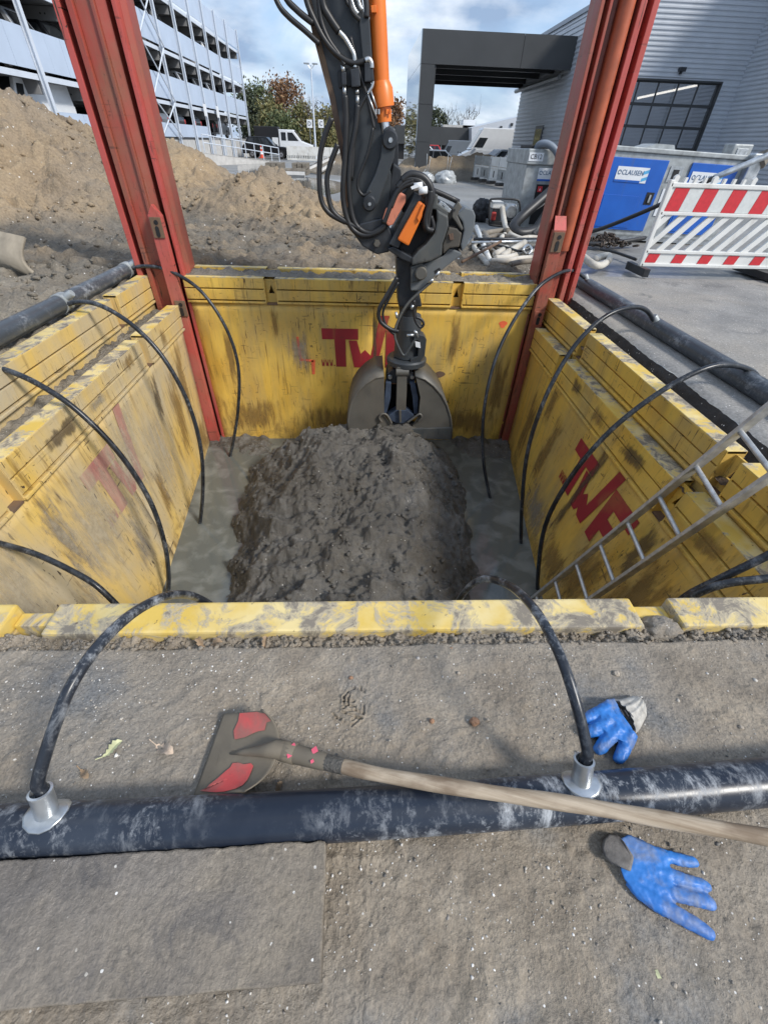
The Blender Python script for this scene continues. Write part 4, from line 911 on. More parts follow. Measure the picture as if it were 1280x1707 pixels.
# tilt coupler
slab('coupler_lug', [(588, 388), (600, 372), (640, 362), (656, 396), (648, 420), (628, 424), (604, 410)], AY - .22, AY + .2, M['steel_dark'], bevel=.012)
pin('pivot_bolt', 628, 406, AY - .26, .030, M['steel_bare'], depth=.05, n=6)
slab('coupler_frame', [(648, 407), (692, 321), (704, 328), (664, 414)], AY - .27, AY + .2, M['steel_dark'])
slab('cover_plate', [(637, 366), (643, 348), (663, 322), (668, 320), (677, 325), (676, 337), (655, 374), (648, 377)], AY - .275, AY - .235, M['excav_salmon'], bevel=.012)
slab('cylinder_cover', [(662, 399), (698, 334), (707, 340), (704, 361), (681, 410)], AY - .30, AY - .15, M['excav_orange'], bevel=.014)
def c6(*q): return [(551 + a / 4.794, 234 + b / 4.794) for a, b in q]
slab('cavity_shade', c6((560, 480), (640, 330), (760, 330), (860, 470), (1030, 560), (1060, 700), (1030, 880), (900, 930), (640, 1010), (520, 900), (600, 700)), AY - .12, AY + .2, M['soffit'], bevel=.02)  # near-black slab: shade of the open cavity behind the coupler parts, put in as colour
slab('tilt_housing', c6((845, 545), (905, 580), (940, 600), (945, 680), (920, 760), (895, 830), (890, 920), (800, 965), (700, 985), (650, 1000), (650, 940), (700, 880), (760, 830), (830, 740), (850, 640)), AY - .27, AY + .15, M['steel_grey'], bevel=.016)
slab('upper_bracket', c6((780, 495), (825, 420), (858, 430), (855, 500), (940, 560), (938, 610), (845, 552), (795, 545)), AY - .25, AY - .1, M['steel_grey'], bevel=.010)
slab('lower_block', c6((945, 690), (1010, 700), (1050, 740), (1030, 850), (950, 860), (900, 910), (895, 840), (925, 750)), AY - .24, AY + .1, M['mud_steel'], bevel=.012)
slab('coupler_hook', c6((1010, 590), (1075, 530), (1140, 550), (1160, 600), (1150, 700), (1090, 840), (1050, 890), (1040, 830), (1065, 720), (1055, 650)), AY - .20, AY + .12, M['plate_grey'], bevel=.012)
slab('hook_tip', c6((975, 545), (1020, 480), (1055, 530), (1030, 560), (1015, 600), (1060, 700), (1050, 725), (1000, 650), (970, 610)), AY - .25, AY - .2, M['steel_bare'], bevel=.008)
slab('tilt_wedge', c6((950, 860), (1040, 890), (1050, 910), (960, 980), (860, 1060), (720, 1200), (640, 1200), (640, 1020), (760, 980), (900, 920)), AY - .19, AY + .14, M['plate_grey'], bevel=.014)
slab('wedge_slot', c6((830, 1040), (870, 1015), (880, 1030), (835, 1065)), AY - .194, AY - .188, M['soffit'], bevel=0)
slab('lower_frame', c6((455, 860), (500, 845), (660, 935), (650, 985), (560, 945), (465, 880)), AY - .25, AY + .1, M['steel_dark'], bevel=.01)
slab('rust_plate', c6((945, 750), (980, 740), (985, 790), (955, 797)), AY - .26, AY - .235, M['rust'], bevel=.002)
slab('cover_edge', c6((690, 620), (740, 500), (755, 520), (705, 650)), AY - .32, AY - .29, M['excav_orange'], bevel=.005)
for q in c6((880, 500), (905, 515), (925, 535), (945, 555), (895, 530)):
    p = atY(*q, AY - .22); m = MB(); m.box(p, (.03, .03, .03), Matrix.Rotation(.6, 3, 'Y')); build('valve_nut', m, M['galv'], arm, bevel=.004)
atube('guard_bar', c6((800, 390), (900, 430), (1025, 490)), AY - .2, .020, M['black'], sub=2)
atube('hydraulic_hose', c6((800, 400), (790, 500), (760, 620), (770, 700), (820, 720)), AY - .30, .022, M['black'])
slab('hose_label', c6((640, 370), (690, 345), (720, 365), (650, 390)), AY - .335, AY - .325, M['white_label'], bevel=0)
slab('pin_plate', c6((640, 1010), (720, 975), (765, 1000), (770, 1070), (730, 1120), (640, 1140)), AY - .22, AY - .15, M['steel_grey'], bevel=.012)
pin('tilt_pin', 702, 456, AY - .25, .055, M['steel_bare'], depth=.08); pin('tilt_pin', 757, 350, AY - .255, .012, M['soffit'], depth=.02, n=10)
# swivel and rotator
slab('swivel_column', [(660, 428), (692, 430), (710, 450), (698, 482), (704, 512), (664, 512), (662, 470)], AY - .13, AY + .13, M['steel_dark'], bevel=.02)
def vert(name, px, y0, y1, r0, r1, mat, Y=AY, n=22):
    a = atY(px, y0, Y); b = atY(px, y1, Y); b.x = a.x; m = MB(); m.cyl(a, b, r0, n, r1); return build(name, m, mat, arm, smooth=True)
vert('swivel_link', 681, 500, 524, .10, .085, M['steel_dark']); vert('rotator_motor', 683, 524, 545, .115, .135, M['excav_grey']); vert('rotator_body', 681, 545, 592, .13, .14, M['excav_grey'])
p = atY(675, 602, AY); m = MB(); m.lathe(p + Vector((.015, 0, -.02)), (0, 0, 1), [(.19, 0), (.215, .015), (.215, .06), (.2, .075), (.10, .078)], 30); build('rotator_flange', m, M['excav_grey'], arm, smooth=True)
slab('rotator_guard', [(690, 556), (707, 560), (711, 566), (708, 592), (700, 604), (684, 606), (684, 598), (696, 594), (699, 568), (690, 566)], AY - .16, AY - .02, M['excav_grey'], bevel=.006)
slab('tag_plate', [(692, 569), (700, 571), (701, 580), (693, 578)], AY - .175, AY - .165, M['white_label'], bevel=0)
rh_ = AY - .22
for q, r, mt in (([(662, 462), (646, 490), (632, 516), (634, 535), (650, 548), (664, 552)], .020, 'black'), ([(664, 470), (648, 498), (638, 522), (645, 545), (657, 557)], .012, 'black'),
                 ([(721, 468), (700, 486), (678, 508), (662, 538), (658, 560), (666, 582), (674, 592), (684, 578), (694, 562)], .012, 'steel_grey'), ([(714, 472), (694, 492), (672, 522), (664, 548)], .010, 'black'),
                 ([(690, 500), (691, 530), (700, 545), (706, 540), (702, 532), (693, 528)], .013, 'black'),
                 ([(670, 300), (684, 290), (704, 294), (716, 308), (720, 325), (716, 345), (712, 378)], .027, 'black'), ([(662, 312), (676, 298), (698, 300), (710, 316), (711, 340), (706, 372)], .024, 'black'),
                 ([(652, 345), (664, 318), (682, 306), (700, 310), (708, 328)], .022, 'black'), ([(640, 372), (652, 340), (668, 310), (688, 298)], .024, 'black'), ([(706, 372), (712, 384), (722, 378), (718, 360)], .02, 'black')):
    atube('hydraulic_hose', q, rh_ - .04, r, M[mt])
for q in ([(725, 462), (732, 452)], [(716, 470), (722, 465)], [(678, 559), (690, 558)], [(690, 551), (694, 554), (696, 562)], [(686, 515), (688, 508)], [(660, 520), (662, 530)]): atube('hose_fitting', q, rh_ - .05, .013, M['galv'], sub=1)
for q in ([(690, 311), (704, 309)], [(698, 318), (712, 316)]): atube('hose_sleeve', q, rh_ - .075, .026, M['white_label'], sub=1)
# clamshell grab
GY = 4.55
grab = thing('clamshell_grab', 'muddy open clamshell grab resting on the far side of the mud heap', 'grab bucket', (.4, GY, -1.6))
def gs(name, px, y0, y1, mat, bevel=.006): return slab(name, px, y0, y1, mat, grab, bevel)
gs('grab_head', [(645, 623), (655, 616), (684, 616), (694, 627), (691, 640), (644, 638)], GY - .13, GY + .12, M['steel_dark'])
gs('centre_link', [(662, 612), (678, 612), (678, 650), (676, 690), (660, 690), (661, 650)], GY - .20, GY - .14, M['steel_bare'])
m = MB(); m.cyl(atY(660, 619, GY - .17), atY(681, 619, GY - .17), .05, 16); build('link_pin', m, M['steel_bare'], grab, smooth=True)
gs('lower_yoke', [(646, 693), (660, 684), (679, 684), (690, 692), (688, 699), (672, 706), (660, 705), (648, 699)], GY - .21, GY - .10, M['navy'])
gs('yoke_rib', [(665, 684), (669, 684), (669, 704), (666, 704)], GY - .24, GY - .21, M['steel_bare'], .002)
gs('pull_arm', [(643, 638), (652, 638), (651, 664), (644, 690), (638, 690), (641, 662)], GY - .19, GY - .08, M['navy']); gs('pull_arm', [(683, 638), (692, 638), (697, 663), (696, 690), (690, 690), (688, 664)], GY - .19, GY - .08, M['navy'])
gs('grab_back', [(648, 640), (690, 640), (692, 690), (644, 690)], GY + .12, GY + .16, M['soffit'], 0)
pin('arm_pin', 650, 629, GY - .15, .026, M['galv'], grab, .04, 8); pin('arm_pin', 687, 629, GY - .15, .026, M['galv'], grab, .04, 8)
def arc(c, rx, ry, a0, a1, n): return [(c[0] + rx * math.cos(R(a)), c[1] - ry * math.sin(R(a))) for a in np.linspace(a0, a1, n)]
def shell(px_outer, inner, mat):
    """side plates plus the rolled sheet between them, open towards the middle"""
    y0, y1 = GY - .24, GY + .30
    A = pp(px_outer, GY - .2); 
    for y in (y0, y1):
        m = MB(); pts = [Vector((q.x, y, q.z)) for q in A + pp(inner, GY - .2)]; m.prism(pts, (0, .022, 0)); build('side_plate', m, mat, grab, bevel=.003)
    m = MB(); vs = []; 
    for q in A: vs += [(q.x, y0 - .006, q.z), (q.x, y1 + .03, q.z)]
    m.add(vs, [(2 * i, 2 * i + 1, 2 * i + 3, 2 * i + 2) for i in range(len(A) - 1)]); o = build('rolled_sheet', m, M['steel_bare'], grab, smooth='all'); md = o.modifiers.new('t', 'SOLIDIFY'); md.thickness = .022; md.offset = 0
shell([(640, 625), (626, 627), (610, 637), (597, 650), (588, 664), (583, 680), (580, 698), (581, 722)], [(640, 726), (656, 712), (640, 690)], M['steel_bare'])
shell([(692, 624), (708, 630), (722, 641), (735, 656), (744, 673), (750, 693), (752, 712), (751, 728)], [(690, 728), (684, 712), (697, 690), (700, 660)], M['steel_bare'])
gs('cutting_lip', [(686, 715), (752, 713), (752, 733), (690, 731)], GY - .265, GY - .24, M['steel_grey'])
atube('lifting_eye', [(653, 706), (645, 692), (637, 690), (632, 696), (636, 703)], GY - .26, .012, M['steel_bare'], grab); atube('lifting_eye', [(679, 704), (690, 696), (699, 690), (703, 695), (697, 703)], GY - .26, .012, M['steel_bare'], grab)
gm = mudlump(*atY(666, 716, GY - .18), .30, .14, .085, 9); build('mud_clump', gm, M['mud'], grab, smooth='all')

# ------------------------------------------------------------------ shovel
sh = thing('shovel', 'muddy shovel with red paint patches and a long wooden handle lying over the pipe', 'shovel', (-.2, .36, .03))
h0, h1 = atZ(487, 1256, .062), atZ(800, 1325, .113); hd = h1 - h0
hp = [atZ(*q) for q in ((487, 1256, .062), (560, 1275, .082), (640, 1293, .098), (800, 1319, .116), (960, 1342, .128), (1120, 1369, .140), (1290, 1398, .152), (1420, 1421, .160))]
hd = hp[1] - hp[0]
m = MB(); m.tube(spline(hp, 6), [.0146 + .0008 * math.sin(i * .9) for i in range(43)], 14); build('handle', m, M['wood'], sh, smooth='all')
e = hd.normalized()
m = MB(); m.tube([h0 - e * .02, h0 + e * .02, h0 + e * .075, h0 + e * .085], [.021, .0195, .018, .0165], 16); build('socket_cap', m, M['blade'], sh, smooth=True)
m = MB(); m.tube([h0 + e * .07, h0 + e * .10, h0 + e * .125], [.0164, .0168, .0160], 14); build('mud_coat', m, M['mud'], sh, smooth=True)
blade_px = {'tl': (372, 1190, .012), 'tr': (452, 1184, .050), 'bl': (322, 1328, .012), 'br': (425, 1318, .052)}
def bl(u, v):
    """u from cutting edge (0) to shoulder (1), v from far (0) to near corner (1)"""
    q = {k: Vector((a, b, 0)) for k, (a, b, z) in blade_px.items()}
    p = (q['tl'] * (1 - v) + q['bl'] * v) * (1 - u) + (q['tr'] * (1 - v) + q['br'] * v) * u
    b = 4 * v * (1 - v)
    x = p.x + 26 * u * u * b; y = p.y
    z = .010 + .044 * u + .030 * abs(2 * v - 1) ** 2.2 * (.35 + .65 * u) + .014 * math.exp(-((v - .5) / .13) ** 2) * u
    rr = max(0, u - .74) / .26; x -= 18 * rr * rr * abs(2 * v - 1) ** 4
    return atZ(x, y, z)
def blade_patch(u0, u1, v0, v1, n, o):
    vs = []; 
    for i in range(n + 1):
        for j in range(n + 1): vs.append(bl(u0 + (u1 - u0) * i / n, v0 + (v1 - v0) * j / n) + Vector((0, 0, o)))
    return vs, [(i * (n + 1) + j, i * (n + 1) + j + 1, (i + 1) * (n + 1) + j + 1, (i + 1) * (n + 1) + j) for i in range(n) for j in range(n)]
m = MB(); m.add(*blade_patch(0, 1, 0, 1, 24, 0)); o = build('blade', m, M['blade'], sh, smooth='all'); md = o.modifiers.new('t', 'SOLIDIFY'); md.thickness = .003
def patch(name, uv, mat):
    uv = [(u + .5 * (u2 - u) * q, v + .5 * (v2 - v) * q) for (u, v), (u2, v2) in zip(uv, uv[1:] + uv[:1]) for q in (0, 1)]; uv = [(u + rng.uniform(-.03, .03), min(.985, max(.015, v + rng.uniform(-.03, .03)))) for u, v in uv]
    m = MB(); c = [sum(a[0] for a in uv) / len(uv), sum(a[1] for a in uv) / len(uv)]; N = len(uv); rings = 5; vs = []; fs = []
    for k in range(rings + 1):
        for (u, v) in uv:
            t = k / rings; vs.append(bl(c[0] + (u - c[0]) * t, c[1] + (v - c[1]) * t) + Vector((0, 0, .0026)))
    for k in range(rings):
        for i in range(N): fs.append((k * N + i, k * N + (i + 1) % N, (k + 1) * N + (i + 1) % N, (k + 1) * N + i))
    m.add(vs, fs); build(name, m, mat, sh, smooth='all')
patch('paint_patch', [(.36, .02), (.70, .015), (.93, .05), (.95, .12), (.80, .22), (.62, .30), (.40, .36), (.34, .22)], M['shovel_red'])
patch('paint_patch', [(.08, .97), (.35, .985), (.66, .97), (.78, .85), (.74, .70), (.62, .64), (.48, .62), (.36, .74), (.20, .88)], M['shovel_red'])
bc = bl(.80, .5)
m = MB(); m.tube([bl(.36, .5) - Vector((0, 0, .002)), bl(.58, .5) - Vector((0, 0, .001)), bl(.8, .5) + Vector((0, 0, .001)), bl(.97, .5) + Vector((0, 0, .006)), h0 - e * .025, h0 + e * .01], [.003, .008, .013, .019, .0215, .0215], 14); build('blade_socket', m, M['blade'], sh, smooth='all')
for k, (t, a) in enumerate(((.0, .9), (.0, 0.1), (.052, .95), (.056, .1))):
    c = h0 + e * t; n1 = Vector((0, math.sin(a + .9) * -.3, 1)).normalized(); m = MB(); sd = e.cross(Vector((0, 0, 1))).normalized()
    base = c + sd * (-.011 + .022 * (k % 2)) + Vector((0, 0, .0188)); w = .0055 + .002 * (k % 3)
    m.add([base + e * w, base + sd * w * .9 + Vector((0, 0, -.001)), base - e * w * .8, base - sd * w + Vector((0, 0, -.0005))], [(0, 1, 2, 3)]); build('paint_fleck', m, M['pink'], sh)

# ------------------------------------------------------------------ gloves
def soft_hand(name, palm, zt, fingers, mat, parent, voxel=.0022):
    """palm outline and tapering fingers fused into one continuous skin"""
    m = MB(); n = len(palm); vs = []
    for z in (.002, zt): vs += [atZ(a, b, z) for a, b in palm]
    m.add(vs, [tuple(range(n)), tuple(range(2 * n - 1, n - 1, -1))] + [(i, i + n, (i + 1) % n + n, (i + 1) % n) for i in range(n)])
    for f in fingers:
        pts = [atZ(a, b, z) for a, b, z, r in f]; rs = [r for a, b, z, r in f]; e = (pts[-1] - pts[-2]).normalized()
        for q in (.5, .8, 1.0): pts.append(atZ(f[-1][0], f[-1][1], f[-1][2]) + e * f[-1][3] * q); rs.append(f[-1][3] * max(.12, math.sqrt(max(0, 1 - q * q))))
        m.tube(pts, rs, 14)
    o = build(name, m, mat, parent, smooth='all')
    md = o.modifiers.new('r', 'REMESH'); md.mode = 'VOXEL'; md.voxel_size = voxel; md.use_smooth_shade = True
    sm = o.modifiers.new('s', 'SMOOTH'); sm.factor = .6; sm.iterations = 7
    tx = bpy.data.textures.new('creases', 'CLOUDS'); tx.noise_scale = .013; tx.noise_depth = 4
    d = o.modifiers.new('d', 'DISPLACE'); d.texture = tx; d.strength = .0052; d.mid_level = .5; d.texture_coords = 'LOCAL'
    return o
g1 = thing('work_glove', 'flat blue work glove lying palm up on the mud in front of the pipe', 'glove', atZ(1080, 1470, 0), 'blue work gloves')
soft_hand('coated_hand', [(1035, 1398), (1048, 1391), (1070, 1400), (1093, 1411), (1114, 1422), (1116, 1440), (1122, 1462), (1124, 1490), (1120, 1504), (1095, 1512), (1072, 1494), (1056, 1480), (1042, 1466), (1036, 1447), (1034, 1420)], .026,
          [[(1085, 1420, .013, .013), (1112, 1428, .013, .0118), (1140, 1434, .013, .0112), (1157, 1437, .012, .0105)], [(1090, 1450, .014, .014), (1118, 1459, .015, .0125), (1150, 1469, .014, .0122), (1176, 1477, .012, .0115)],
           [(1090, 1478, .014, .014), (1122, 1489, .015, .0135), (1158, 1498, .014, .0130), (1184, 1505, .013, .0120)], [(1050, 1466, .014, .014), (1070, 1488, .016, .0150), (1095, 1505, .017, .0150), (1125, 1521, .016, .0145), (1158, 1540, .014, .0135), (1182, 1555, .012, .0115)]], M['glove'], g1).scale = (1, 1, .74)
m = MB(); cu = [(1040, 1402), (1030, 1392), (1015, 1389), (1005, 1398), (1002, 1412), (1006, 1428), (1018, 1440), (1036, 1448), (1052, 1456), (1058, 1430)]
vs = [atZ(x, y, .002) for x, y in cu] + [atZ(1030 + (x - 1030) * .93, 1420 + (y - 1420) * .93, .020 if x < 1035 else .030) for x, y in cu]; n = len(cu)
m.add(vs, [tuple(range(n, 2 * n))] + [(i, (i + 1) % n, (i + 1) % n + n, i + n) for i in range(n)]); o = build('knit_cuff', m, M['glove_cuff_dirty'], g1, smooth='all', bevel=.004)
g2 = thing('work_glove', 'crumpled blue work glove with a pale knit cuff beside the hose socket', 'glove', atZ(1025, 1215, 0), 'blue work gloves')
soft_hand('coated_hand', [(1012, 1166), (1024, 1165), (1036, 1190), (1050, 1210), (1060, 1226), (1052, 1238), (1036, 1236), (1018, 1228), (1004, 1214), (1000, 1192), (1004, 1175)], .036,
          [[(1014, 1180, .022, .018), (1000, 1188, .020, .0165), (986, 1194, .018, .0150), (976, 1199, .016, .0125)], [(1016, 1200, .024, .018), (1002, 1212, .022, .0165), (988, 1219, .018, .0150), (979, 1222, .015, .0125)],
           [(1030, 1214, .024, .018), (1016, 1230, .022, .0160), (1004, 1243, .018, .0145), (998, 1250, .015, .0125)], [(1050, 1222, .022, .018), (1044, 1240, .020, .0160), (1036, 1256, .017, .0145), (1031, 1265, .014, .0125)]], M['glove'], g2)
def cuff(px, zc, mat, parent):
    m = MB(); vs = []; rows = len(px)
    for i, (a, b, z) in enumerate(px):
        A = atZ(*a, .004); B = atZ(*b, .004); ncol = 18
        for j in range(ncol):
            t = j / (ncol - 1); p = A.lerp(B, t); arch = math.sin(math.pi * t) ** .6
            vs.append(p + Vector((.0035 * math.sin(j * 2.1 + i), .0035 * math.cos(j * 1.7 + i * 2), z * arch + .003 * math.sin(j * 1.9 + i * 1.3) * arch)))
    m.add(vs, [(i * 18 + j, i * 18 + j + 1, (i + 1) * 18 + j + 1, (i + 1) * 18 + j) for i in range(rows - 1) for j in range(17)])
    o = build('knit_cuff', m, mat, parent, smooth='all'); md = o.modifiers.new('t', 'SOLIDIFY'); md.thickness = .003; sb = o.modifiers.new('s', 'SUBSURF'); sb.levels = 1; sb.render_levels = 2; return o
cuff([((1014, 1166), (1058, 1226), .040), ((1030, 1166), (1068, 1220), .036), ((1046, 1163), (1072, 1208), .030), ((1056, 1160), (1078, 1190), .026), ((1058, 1162), (1075, 1184), .012)], 0, M['glove_cuff'], g2)
for k in range(3):
    a = atZ(1034 + k * 7, 1182 + k * 2, .047 - k * .002); b = atZ(1046 + k * 8, 1203 + k * 1, .047 - k * .003); d = (b - a) * .9; w = Vector((d.y, -d.x, 0)).normalized() * .0025
    d = d * .6; w = w * .5; m = MB(); m.add([a - w, a + w, a + d + w, a + d - w], [(0, 1, 2, 3)]); build('printed_mark', m, M['print'], g2)

# ------------------------------------------------------------------ boards, leaves, stones on the plate
bd = [atZ(-330, 1462, .038), atZ(545, 1408, .038), atZ(537, 1640, .038), atZ(-420, 1722, .038)]
nu, nv = 190, 60; vs = []
uu, vv = np.meshgrid(np.linspace(0, 1, nu), np.linspace(0, 1, nv))
bx = (bd[0].x * (1 - uu) + bd[1].x * uu) * (1 - vv) + (bd[3].x * (1 - uu) + bd[2].x * uu) * vv
by = (bd[0].y * (1 - uu) + bd[1].y * uu) * (1 - vv) + (bd[3].y * (1 - uu) + bd[2].y * uu) * vv
bzv = .038 + .0022 * (ridge(bx * 12, by * 9, 171, 4) - .5) * sstep(-.2, .3, fbm(bx * 3, by * 3, 173, 3)) + .0018 * fbm(bx * 30, by * 12, 175, 3) 
edge_ = np.minimum(np.minimum(uu, 1 - uu) * 6, np.minimum(vv, 1 - vv) * 3); 
o = gridmesh('board', bx, by, bzv, M['board']); md = o.modifiers.new('t', 'SOLIDIFY'); md.thickness = .028; md.offset = -1
tag(o, 'mud-covered flat board lying in the lower left in front of the pipe', 'board')
def stone(px, py, r, mat, label, seed, flat=.7):
    p = atZ(px, py, r * .4); m = mudlump(p.x, p.y, p.z, r, r * .85, r * flat, seed); o = build('pebble', m, mat, None, smooth='all', org=(p.x, p.y, 0)); tag(o, label, 'pebble', 'loose pebbles on the muddy plate')
stone(791, 1203, .0125, M['pebble_brown'], 'largest tan pebble near the middle of the muddy plate', 1)
stone(720, 1202, .0070, M['pebble_brown'], 'small reddish pebble left of the largest tan pebble', 2)
stone(706, 1216, .0045, M['pebble'], 'tiny white pebble just below the small reddish pebble', 3)
stone(1027, 1123, .0100, M['pebble'], 'pale pebble near the panel above the crumpled glove', 4)
stone(764, 1122, .0055, M['pebble'], 'whitish pebble on the plate below the right near hose arch', 5)
stone(1235, 1213, .0065, M['pebble'], 'pale pebble far right on the plate above the pipe', 6)
stone(813, 1200, .0040, M['pebble'], 'tiny white pebble just right of the largest tan pebble', 7)
stone(751, 1083, .0085, M['pebble_brown'], 'brown pebble half buried at the dirt seam by the panel', 8)
stone(1124, 1586 + 57, .0045, M['pebble'], 'dark grey pebble below the flat glove', 9)
stone(585, 1130, .006, M['pebble_brown'], 'brownish pebble beside the mark scratched in the mud', 12)
def oakleaf(px, py, L, ang, mat, label, z=.012, curl=.01):
    m = MB(); prof = [(0, .02), (.08, .10), (.16, .07), (.26, .20), (.34, .13), (.46, .28), (.56, .17), (.68, .27), (.78, .16), (.88, .17), (1, .03)]
    c = atZ(px, py, z); ca, sa = math.cos(ang), math.sin(ang)
    def T(u, v): u -= .5; return c + Vector(((u * ca - v * sa) * L, (u * sa + v * ca) * L, curl * (abs(v) * 2.2 + .6 * math.sin(u * 5)) - .002))
    vs = [T(u, 0) for u, w in prof] + [T(u, w) for u, w in prof] + [T(u, -w) for u, w in prof]; n = len(prof)
    fs = [(i, i + 1, n + i + 1, n + i) for i in range(n - 1)] + [(i, i + 1, 2 * n + i + 1, 2 * n + i) for i in range(n - 1)]
    m.add(vs, fs); m.tube([T(-.28, .01), T(0, 0)], .0012, 5)
    o = build('oak_leaf', m, mat, None, org=(c.x, c.y, 0)); tag(o, label, 'leaf', 'fallen oak leaves')
oakleaf(187, 1248, .046, .75, M['leaf_pale'], 'pale green oak leaf on the mud beside the left near hose')
oakleaf(274, 1249, .058, -.45, M['leaf_pinkish'], 'curled brown oak leaf between the pale leaf and the shovel blade', curl=.02)
oakleaf(140, 1290, .036, -.6, M['leaf_brown'], 'small trampled brown leaf below the pale leaf')
oakleaf(464, 1313, .026, .9, M['leaf_brown'], 'small dry leaf fragment under the shovel socket by the pipe')
oakleaf(358, 1075, .045, .2, M['leaf_brown'], 'brown leaf in the dirt seam by the near panel', z=.0, curl=.02)
oakleaf(334, 1073, .036, 2.2, M['leaf_brown'], 'leftmost brown leaf caught in the dirt seam by the near panel', z=.0, curl=.02)
oakleaf(442, 1072, .034, 1.2, M['leaf_brown'], 'pinkish dry leaf upright in the dirt seam by the near panel', z=.0, curl=.02)
m = MB(); m.add([atZ(1090, 1618, .003), atZ(1096, 1617, .006), atZ(1103, 1632, .004), atZ(1096, 1632, .003)], [(0, 1, 2, 3)]); tag(build('leaf_scrap', m, M['leaf_pale'], None, org=atZ(1096, 1625, 0)), 'tiny pale yellow leaf scrap on the mud below the flat glove', 'leaf', 'fallen oak leaves')
for q, lab in (([(186, 1526), (196, 1495), (212, 1458)], 'long straw twig lying across the muddy board'), ([(405, 1446), (415, 1450), (418, 1470), (420, 1486)], 'pale forked twig near the right end of the board'), ([(322, 1470), (318, 1455), (326, 1448), (345, 1452), (360, 1447)], 'thin dark twig curled in the middle of the board') if False else ([(400, 1462), (392, 1452), (402, 1442), (416, 1452), (430, 1448), (436, 1462)], 'tangled root fibre beside the forked twig on the board')):
    m = MB(); m.tube(spline([atZ(a, b, .044) for a, b in q], 5), .0013, 5); tag(build('twig', m, M['twig'], None, org=atZ(*q[0], .02)), lab, 'twig', 'twigs on the board')

# ------------------------------------------------------------------ vehicles
def car(name, label, cat, loc, rotz, L, H, Wd, kind, paint, group=None, lights=True):
    t = thing(name, label, cat, (0, 0, 0), group)
    hw = Wd / 2
    if kind == 'van':
        low = [(-.5, .14), (-.5, .52), (.36, .52), (.47, .40), (.5, .32), (.5, .14)]; gb, gt, bz = (-.5, .39), (-.49, .27), .52
    elif kind == 'suv':
        low = [(-.5, .20), (-.5, .50), (-.47, .62), (.16, .60), (.40, .56), (.48, .47), (.5, .20)]; gb, gt, bz = (-.47, .18), (-.36, .02), .60
    else:
        low = [(-.5, .16), (-.5, .45), (-.47, .60), (.18, .58), (.42, .50), (.49, .42), (.5, .16)]; gb, gt, bz = (-.46, .22), (-.33, .00), .58
    m = MB(); m.prism([(x * L, -hw, z * H) for x, z in low], (0, 2 * hw, 0)); build('body', m, paint, t, bevel=.05, segs=2)
    tw = hw * (.92 if kind == 'van' else .78); bw = hw * .97
    m = MB(); B = [(gb[0] * L, -bw, bz * H - .03), (gb[1] * L, -bw, bz * H - .03), (gb[1] * L, bw, bz * H - .03), (gb[0] * L, bw, bz * H - .03)]
    T = [(gt[0] * L, -tw, H), (gt[1] * L, -tw, H), (gt[1] * L, tw, H), (gt[0] * L, tw, H)]
    m.add(B + T, [(0, 1, 2, 3), (4, 5, 6, 7), (0, 1, 5, 4), (1, 2, 6, 5), (2, 3, 7, 6), (3, 0, 4, 7)]); build('cabin', m, paint, t, bevel=.06, segs=3)
    B = [Vector(b) for b in B]; T = [Vector(b) for b in T]
    def win(nm, a, b, c, d, u0, u1, v0, v1, push):
        q = lambda u, v: (a.lerp(b, u)).lerp(d.lerp(c, u), v) + push
        m = MB(); m.add([q(u0, v0), q(u1, v0), q(u1, v1), q(u0, v1)], [(0, 1, 2, 3)]); build(nm, m, M['car_glass'], t)
    sides = [(.86, .97)] if kind == 'van' else [(.08, .34), (.37, .63), (.66, .94)]
    for u0, u1 in sides:
        v1_ = .55 if kind == 'van' else .86; win('side_window', B[0], B[1], T[1], T[0], u0, u1, .10, v1_, Vector((0, -.012, .004))); win('side_window', B[3], B[2], T[2], T[3], u0, u1, .10, v1_, Vector((0, .012, .004)))
    win('windscreen', B[1], B[2], T[2], T[1], .08, .92, .10, .90, Vector((.012, 0, .006)))
    if kind != 'van': win('rear_window', B[3], B[0], T[0], T[3], .10, .90, .12, .88, Vector((-.012, 0, .006)))
    wr = .34 if kind != 'car' else .31
    for sx in (-.30, .31):
        for sy in (-1, 1):
            m = MB(); m.lathe((sx * L, sy * (hw - .20), wr), (0, sy, 0), [(wr * .6, 0), (wr, .03), (wr, .19), (wr * .92, .215), (wr * .62, .215)], 20); w = build('tyre', m, M['tyre'], t, smooth=True)
            m = MB(); m.lathe((sx * L, sy * (hw + .008), wr), (0, sy, 0), [(wr * .62, 0), (wr * .5, .012), (.05, .006)], 12); build('rim', m, M['rim'], w)
    if lights:
        for sy in (-1, 1):
            m = MB(); m.box((.485 * L, sy * hw * .72, .43 * H), (.08, hw * .42, .12)); build('headlight', m, M['glass'], t, bevel=.02)
            m = MB(); m.box((-.495 * L, sy * hw * .82, .46 * H if kind != 'van' else .36 * H), (.05, hw * .25, .22)); build('tail_light', m, M['tail'], t, bevel=.02)
            m = MB(); m.box((gb[1] * L * .86, sy * (hw + .09), bz * H + .05), (.12, .18, .13)); build('wing_mirror', m, paint, t, bevel=.03)
    t.location = loc; t.rotation_euler = (0, 0, rotz); return t
def put_car(proto, label, loc, rotz, group, paint=None):
    c = copy_tree(proto); c.location = loc; c.rotation_euler = (0, 0, rotz); c['label'] = label; c['group'] = group
    if paint:
        for ch in c.children:
            if ch.name.split('.')[0] in ('body', 'cabin', 'wing_mirror'):
                ch.data = ch.data.copy(); ch.data.materials[0] = paint
    return c

